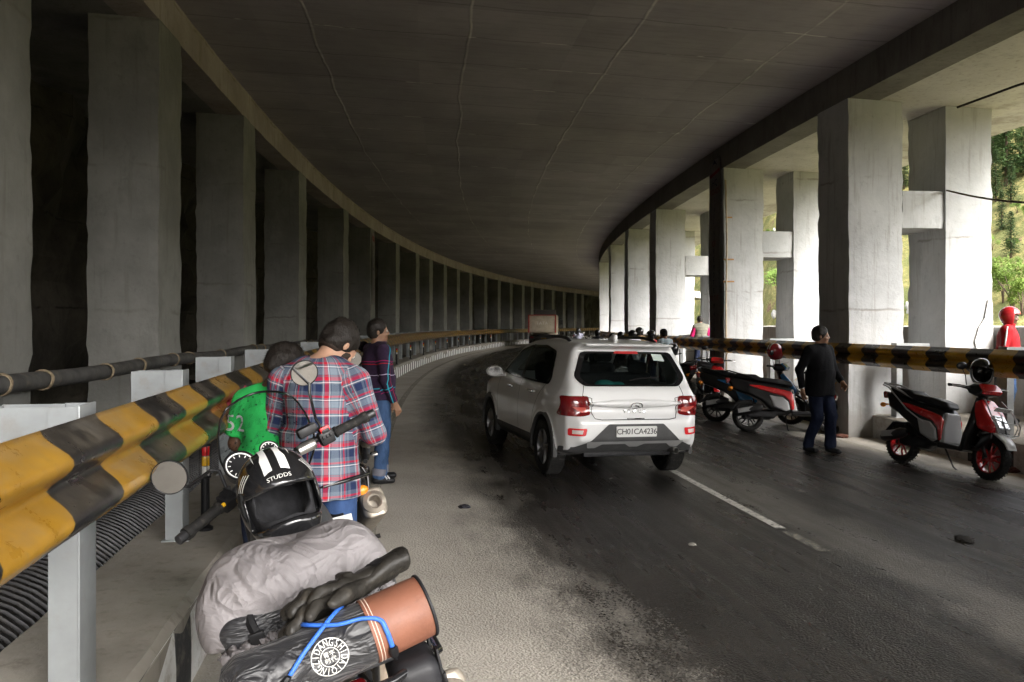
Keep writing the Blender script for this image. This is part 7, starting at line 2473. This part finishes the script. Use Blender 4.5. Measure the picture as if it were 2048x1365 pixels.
# gloves
def glove(label, M, fl=1, badge=False):
    g = empty('glove', label, 'glove', mat=M, group='pair of leather riding gloves on the luggage')
    S = SDF((-.11, -.2, -.06), (.11, .17, .06), .0048)
    S.cap((0, -.06, 0), (0, .02, .002), .036, .042, .02, flat=(2, .5))
    for x, y0, L, dx in ((-.034, .03, .062, -.014), (-.012, .04, .085, -.004), (.011, .04, .09, .004), (.033, .032, .078, .014)):
        S.cap((x, y0 - .02, .004), (x + dx * .5, y0 + L * .5, .012), .0135, .013, .01).cap((x + dx * .5, y0 + L * .5, .012), (x + dx, y0 + L, -.002), .013, .0105, .006)
        S.ell((x, y0 - .018, .016), (.011, .013, .008), None, .005)
    S.cap((fl * .035, -.03, 0), (fl * .07, .015, .004), .017, .015, .015).cap((fl * .07, .015, .004), (fl * .082, .05, 0), .015, .012, .006)
    S.cyl((0, -.06, 0), (0, -.15, .004), .036, .056, .02, flat=(2, .5)).cyl((0, -.11, .002), (0, -.17, .006), .040, .052, .004, 'sub', flat=(2, .5))
    S.box((0, -.01, .022), (.026, .012, .008), None, .005, .004).ripple(.0042, 62, 9, 6)
    sdf_obj('leather', S, M_GLOVE, g)
    bv = bvh_of(g.children[0].data)
    mb = MB(); patch(bv, [(-.034, -.10), (.034, -.10), (.036, -.075), (-.036, -.075)], (0, 1), (0, 0, -1), .003, .01, .5, mb); mb.build('wrist_strap', M_NYLON, g, 3.2)
    if badge:
        mb = MB()
        ri = [(.020 * math.cos(a), -.122 + .020 * math.sin(a)) for a in [PI * 1.6 * i / 22 for i in range(23)]]; rj = [(.016 * math.cos(a), -.122 + .016 * math.sin(a)) for a in [PI * 1.6 * i / 22 for i in range(23)]]
        for i in range(22): patch(bv, [ri[i], ri[i + 1], rj[i + 1], rj[i]], (0, 1), (0, 0, -1), .003, .05, .5, mb)
        mb.build('ring_badge', M_PLATE, g, 3.2)
    return g
GZ = lambda x, y, z, rz, rx=0, ry=0: BM @ Matrix.Translation((x, y, z)) @ Matrix.Rotation(R_(rz), 4, 'Z') @ Matrix.Rotation(R_(rx), 4, 'X') @ Matrix.Rotation(R_(ry), 4, 'Y')
glove('worn black leather glove lying on top, ring badge on its cuff', GZ(.06, -1.14, 1.015, 106, 0, 16), 1, True)
glove('worn black leather glove underneath, fingers hanging over the roll bag', GZ(.04, -1.165, .998, 114, -4, 26), -1)
# big helmet on the tank, facing back
HM_ = BM @ Matrix.Translation((-.015, -.47, .995)) @ Matrix.Rotation(PI + R_(6), 4, 'Z') @ Matrix.Rotation(R_(4), 4, 'X') @ Matrix.Scale(.93, 4)
g = empty('helmet', 'glossy black full face helmet with white stripes set on the motorcycle tank', 'helmet', mat=HM_)
S = SDF((-.17, -.20, -.05), (.17, .21, .32), .0045)
S.ell((0, -.005, .150), (.128, .155, .142)).ell((0, .035, .075), (.112, .135, .10), None, .05).box((0, .09, .03), (.075, .06, .04), None, .03, .05)
S.ell((0, -.005, .135), (.105, .128, .125), None, .01, 'sub').ell((0, .03, .06), (.09, .108, .09), None, .02, 'sub')
S.box((0, 0, -.04), (.2, .25, .045), None, 0, .012, 'sub')
sl, X, Y, Z = S.grid(S.lo, S.lo + S.n * S.vox)
ez = np.maximum(np.abs(Z - .128 + .02 * (X / .1) ** 2) - .050, np.maximum(.02 - Y, np.abs(X) - .108))
S.put(sl, np.broadcast_to(ez, S.d[sl].shape).astype(np.float32), .014, 'sub')
hs_ = sdf_obj('shell', S, M_HBLACK, g, 1)
hb = bvh_of(hs_.data)
S = SDF((-.15, -.17, -.02), (.15, .17, .28), .006)
S.ell((0, -.005, .135), (.106, .129, .126)).ell((0, .03, .06), (.091, .109, .09), None, .02).ell((0, 0, .13), (.082, .10, .10), None, .02, 'sub').ell((0, .04, .05), (.068, .085, .12), None, .02, 'sub')
S.box((0, .14, .128), (.085, .15, .046), None, .02, .01, 'sub').box((0, 0, -.04), (.2, .25, .045), None, 0, 0, 'sub').ripple(.003, 45, 3, 4)
sdf_obj('lining', S, M_LINER, g, 1)
for sx in (-1, 1):
    P_ = [(sx * .013, -.14), (sx * .030, -.14), (sx * .032, .05), (sx * .040, .075), (sx * .040, .120), (sx * .013, .120)]
    mb = MB(); patch(hb, P_, (0, 1), (0, 0, -1), .0012, .012, 1, mb); mb.build('stripe', M_PLATE, hs_, 3.2)
    mb = MB(); patch(hb, [(sx * .047, -.12), (sx * .054, -.12), (sx * .058, .03), (sx * .056, .065)], (0, 1), (0, 0, -1), .0012, .012, 1, mb); mb.build('thin_stripe', M_PLATE, hs_, 3.2)
    for k in range(3):
        mb = MB(); patch(hb, [(.035 + .012 * k, .185), (.040 + .012 * k, .185), (.052 + .012 * k, .235), (.048 + .012 * k, .235)], (1, 2), (-sx, 0, 0), .0012, .012, 1, mb); mb.build('side_mark', M_PLATE, hs_, 3.2)
v, f = text_mesh('STUDDS', .024, 0)
def on_helmet(u, w):
    o = Vector((-u, .5, .5 + w)); h = hb.ray_cast(Vector((-u, .30, .255 + w + .1)), Vector((0, -.75, -.66)).normalized())
    return (h[0] + h[1] * .0022) if h[0] else Vector((-u, .15, .23 + w))
mb = MB(); mb.add([on_helmet(p.x * .85, p.y) for p in v], f); mb.build('lettering', mat('white_print', (.62, .62, .58), .7), hs_, .5)
# ------------------------------------------------------------------ dump truck far ahead in the left lane
M_TCREAM = mat('cream_truck_paint', (.42, .36, .27), .6, 0, .15, 1.5, .1, 10, dirt=((.22, .17, .12), .5))
M_TRED = mat('red_truck_trim', (.35, .03, .02), .5)
tx, ty = 2.28, 60.5
th = math.atan2(CX - tx, 1) * 0
t_ = rt(tx, ty)[1]
g = empty('dump_truck', 'cream tipper truck far down the curve, seen from behind', 'truck', mat=Matrix.Translation((tx, ty, gz(tx, ty))) @ Matrix.Rotation(-t_ * .5, 4, 'Z') @ Matrix.Scale(.90, 4))
mb = MB(); mb.box((0, 2.2, 2.0), (2.3, 4.4, 1.45), bev=.03)
for k in range(7):
    for sx in (-1, 1): mb.box((sx * 1.17, .3 + .64 * k, 2.0), (.07, .12, 1.4))
mb.build('tipper_body', M_TCREAM, g, .4)
mb = MB(); mb.box((0, -.045, 2.0), (2.1, .07, 1.25), bev=.02); tg = mb.build('tailgate', M_TCREAM, g, .4)
for sx in (-1, 1):
    mb = MB(); mb.box((sx * 1.12, -.06, 2.0), (.09, .1, 1.5), bev=.01); mb.build('corner_post', M_TRED, g, .4)
mb = MB(); mb.box((0, -.06, 2.73), (2.3, .1, .06), bev=.01); mb.build('top_rail', M_TRED, g, .4)
v, f = text_mesh('TATA', .34, 0, spacing=1.15)
mb = MB(); mb.add([(p.x, -.084, p.y + 2.05) for p in v], f); mb.build('tailgate_lettering', mat('faded_white_print', (.65, .62, .55), .8), tg, .5)
mb = MB(); mb.box((0, 2.8, .95), (.9, 6.4, .25), bev=.02); mb.build('chassis', M_DKMETAL, g)
mb = MB(); mb.box((0, .02, .82), (2.2, .08, .28), bev=.01); br = mb.build('rear_bumper', M_DKMETAL, g)
mb = MB(); mb.box((.12, -.03, .86), (.46, .02, .20)); mb.build('number_plate', M_YPLATE, br)
for sx in (-1, 1):
    mb = MB(); mb.box((sx * .85, -.035, .86), (.26, .03, .12), bev=.01); mb.build('tail_light', M_TAIL, br)
    for y in (.9, 2.2, 5.6):
        mb = MB(); mb.lathe([(.0, -.28), (.25, -.27), (.45, -.28), (.50, -.22), (.50, .22), (.45, .28), (.25, .2), (0, .1)], 28, Matrix.Translation((sx * .85, y, .5)) @ Matrix.Rotation(0 if sx > 0 else PI, 4, 'Z')); mb.build('wheel', M_RUBBER, g, .6)
mb = MB(); mb.box((0, 5.6, 1.75), (2.2, 1.9, 2.1), bev=.12); mb.build('cab', M_TCREAM, g, .5)
mb = MB(); mb.box((0, 4.55, 3.0), (2.0, .08, .5), bev=.02); mb.build('headboard', mat('dark_tarpaulin', (.06, .055, .05), .9), g)
mb = MB(); mb.tube([(1.05, 6.3, 2.4), (1.45, 6.35, 2.5), (1.45, 6.35, 2.0)], .03, 6); mb.box((1.45, 6.3, 2.15), (.22, .08, .42), bev=.03); mb.build('wing_mirror', M_BLACKP, g)

# ------------------------------------------------------------------ banners hung down two pillars
M_VINYL = mat('dull_white_vinyl', (.25, .235, .23), .6, 0, .12, 3, .3, 8, dirt=((.12, .11, .10), .4))
M_TRDP = mat('red_print', (.22, .02, .02), .7); M_TBLP = mat('navy_print', (.012, .015, .06), .7)
def banner(label, M, w, z0, z1, rows, top):
    """hangs in its own XZ plane, front towards -Y"""
    g = empty('banner', label, 'banner', mat=M)
    def surf(x, z):
        return Vector((x, -.012 - .022 * noise.noise(Vector((x * 2.2, z * .7, 3.1))) - .012 * noise.noise(Vector((x * 5, z * 2.4, 8))), z))
    nx, nz = 10, 90
    bm = bmesh.new()
    q = [[bm.verts.new(surf(-w / 2 + w * i / nx + .02 * math.sin(k * .11), z0 + (z1 - z0) * k / nz)) for i in range(nx + 1)] for k in range(nz + 1)]
    for k in range(nz):
        for i in range(nx): bm.faces.new((q[k][i], q[k][i + 1], q[k + 1][i + 1], q[k + 1][i]))
    bmesh.ops.solidify(bm, geom=bm.faces[:], thickness=.003)
    sh = bm_obj('sheet', bm, M_VINYL, g, 3.2)
    for chx, z, sz, m in rows:
        v, f = text_mesh(chx, sz, 0, spacing=1.05)
        if len(chx) > 1:
            wd = max(p.x for p in v) - min(p.x for p in v); k = min(1, w * .86 / wd)
        else: k = 1
        mb = MB(); mb.add([surf(p.x * k + .02 * math.sin(((z - z0) / (z1 - z0)) * 90 * .11), z + p.y) + Vector((0, -.007, 0)) for p in v], f); mb.build('lettering', m, sh, .5)
    for P, m in top:
        bm = bmesh.new(); bm.faces.new([bm.verts.new(surf(a, b) + Vector((0, -.006, 0))) for a, b in P])
        bm_obj('printed_shape', bm, m, sh)
    return g
t1 = rtv[2 + 1]
# road-side face of the second right frame: local X along the road, facing the road
def road_face(R, t, along, out):
    a = fan(t, R)
    return a @ Matrix.Translation((-out, along, 0)) @ Matrix.Rotation(-PI / 2, 4, 'Z')
zt = EYE + 3.9
seq = [('I', .0), ('N', .0)]
word = list('REMOTE'); rows = []
Z = lambda y: EYE + (652 - y) / 86.5
for chx, yy in zip('LIFELINE', (392, 408, 424, 440, 455, 468, 470, 470)): pass
for i, chx in enumerate('LIFELINE'): rows.append((chx, Z(398 + i * 11.4), .155, M_TBLP))
rows.append(('OF', Z(488), .19, M_TRDP))
for i, chx in enumerate('REMOTE'): rows.append((chx, Z(503 + i * 15.8), .165, M_TBLP))
rows.append(('TO THE', Z(597), .17, M_TRDP))
for i, chx in enumerate('MAINSTREAM'): rows.append((chx, Z(613 + i * 15.6), .165, M_TBLP))
rows.append(('HQ', Z(365), .22, M_TBLP)); rows.append(('ROADS', Z(383), .19, M_TRDP))
top = [([(-.18, Z(332)), (.0, Z(318)), (.18, Z(332)), (.05, Z(327)), (-.05, Z(327))], M_TBLP), ([(-.33, Z(353)), (.33, Z(346)), (.33, Z(339)), (-.33, Z(346))], M_TRDP)]
banner('tall white banner with vertical navy and red lettering on the second white frame', road_face(RR_ + .004, t1, .50, .03), .78, .55, EYE + 3.86, rows, top)
rows2 = [('BRO', Z(480) + .35, .17, M_TBLP)] + [(c, EYE + 2.35 - .42 * i, .17, M_TRDP) for i, c in enumerate('LIFE')]
banner('narrow white banner hanging on a rock-side pillar above the guardrail', fan(lt[5], RL_ - .004) @ Matrix.Translation((.03, .45, 0)) @ Matrix.Rotation(PI / 2, 4, 'Z'), .55, EYE + .9, EYE + 3.85, rows2, [([(-.22, EYE + 3.55), (.22, EYE + 3.45), (.22, EYE + 3.68), (-.22, EYE + 3.72)], M_TRDP)])
# bamboo pole and tape beside the tall banner
M_TAPE = mat('brown_tape', (.38, .20, .06), .5)
F1 = fan(t1, RR_)
g = empty('bamboo_pole', 'thin pale pole tied up beside the tall banner', 'pole', mat=F1)
mb = MB(); mb.tube([(.05, -.035, .2), (.045, -.03, 2.0), (.06, -.04, 3.6), (.035, -.03, 4.9)], .022, 8); mb.build('cane', mat('bamboo', (.42, .34, .22), .6, 0, .2, 6), g, 3.2)
for z, L in ((4.05, .16), (3.1, .24), (2.6, .26)):
    mb = MB(); mb.box((.11, -.017, z), (L, .004, .035)); mb.build('tape_strip', M_TAPE, g)
# ------------------------------------------------------------------ cable slung from the near frame
k0 = rtv[2]
a = fan(k0, RR_) @ Vector((1.66, .02, EYE + 2.17))
b = px(2048, 455, 8.6); b2 = px(2300, 400, 6.4)
pts = []
for i in range(30):
    t = i / 29
    p = a.lerp(b2, t); p.z -= .10 * math.sin(t * PI); pts.append(p)
o = MB().tube(pts, .014, 7).build('cable', mat('rusty_cable', (.10, .075, .05), .8, .2, .3, 20), None, 3.2)
tag(o, 'rusty cable slung from the near white frame out past the right edge', 'cable')
# rusty rod under the outer soffit
o = MB().tube([px(1915, 218, 11.2) + Vector((0, 0, .02)), px(2030, 176, 10.2) + Vector((0, 0, .02)), px(2150, 134, 9.3)], .016, 6).build('conduit', mat('rusty_rod', (.03, .025, .02), .9, .1, .3, 9), None, 3.2)
tag(o, 'dark rusty conduit along the pale soffit at the top right corner', 'conduit')
# peeled patch on the nearest outer pillar
bpatch = fan(k0, RR_)
poly = [(2.455, EYE - 1.0), (2.43, EYE + .36), (2.36, EYE + .42), (2.30, EYE + .12), (2.20, EYE - .02), (2.13, EYE - .25), (2.19, EYE - .55), (2.16, EYE - 1.0)]
bm = bmesh.new(); fa = bm.faces.new([bm.verts.new((x, -.028, z)) for x, z in poly]); ge = bmesh.ops.extrude_face_region(bm, geom=[fa])
for q in ge['geom']:
    if isinstance(q, bmesh.types.BMVert): q.co.y += .02
fr = [o for o in bpy.data.objects if o.name.startswith('portal_frame') and o.get('label', '').startswith('nearest whitewashed')][0]
op = [c for c in fr.children if c.name.startswith('outer_pillar')][0]
bm_obj('peeled_plaster', bm, mat('fresh_white_plaster', (.74, .735, .72), .9, 0, .05, 4, .3, 12), op, .5)
# ------------------------------------------------------------------ pink bag behind the boy
S = SDF((-.2, -.2, -.2), (.2, .2, .2), .01); S.ell((0, 0, 0), (.12, .12, .13)).ell((0, 0, .10), (.05, .06, .05), None, .04).ripple(.004, 20, 3, 4)
o = sdf_obj('bag', S, mat('pink_cloth', (.58, .09, .14), .6, 0, .12, 8, .2, 40))
o.location = (-1.545, 4.55, KT + .73)
tag(o, 'round pink bag at the back of the boy in green, by the guardrail', 'bag')
# ------------------------------------------------------------------ litter on the road
rl = random.Random(3)
for k, (u, vv, sz, c, lab) in enumerate([(2020, 946, .11, (.12, .04, .03), 'flattened dark packet near the right kerb below the red scooter wheel'), (1928, 1098, .07, (.02, .018, .016), 'small dark clod lying on the wet right lane'),
                                         (1683, 872, .10, (.15, .06, .04), 'broken brick pieces at the pillar foot behind the walking man'), (928, 1016, .05, (.02, .02, .025), 'small dark scrap on the dry shoulder near the wet edge'), (1385, 1100, .03, (.3, .28, .25), 'pale pebble on the lane below the white car')]):
    d = 1600 * (EYE - gz((u - 1024) / 150, 9)) / (vv - 652)
    p = px(u, vv, d)
    bm = bmesh.new(); bmesh.ops.create_icosphere(bm, subdivisions=3, radius=sz)
    for w in bm.verts:
        w.co *= 1 + .5 * noise.noise(w.co * 30 + Vector((k * 5, 0, 0))); w.co.z *= .35
    o = bm_obj('litter', bm, mat('litter_%d' % k, c, .8, 0, .3, 20), None, .6)
    o.location = (p.x, p.y, gz(p.x, p.y) + sz * .2)
    tag(o, lab, 'litter')
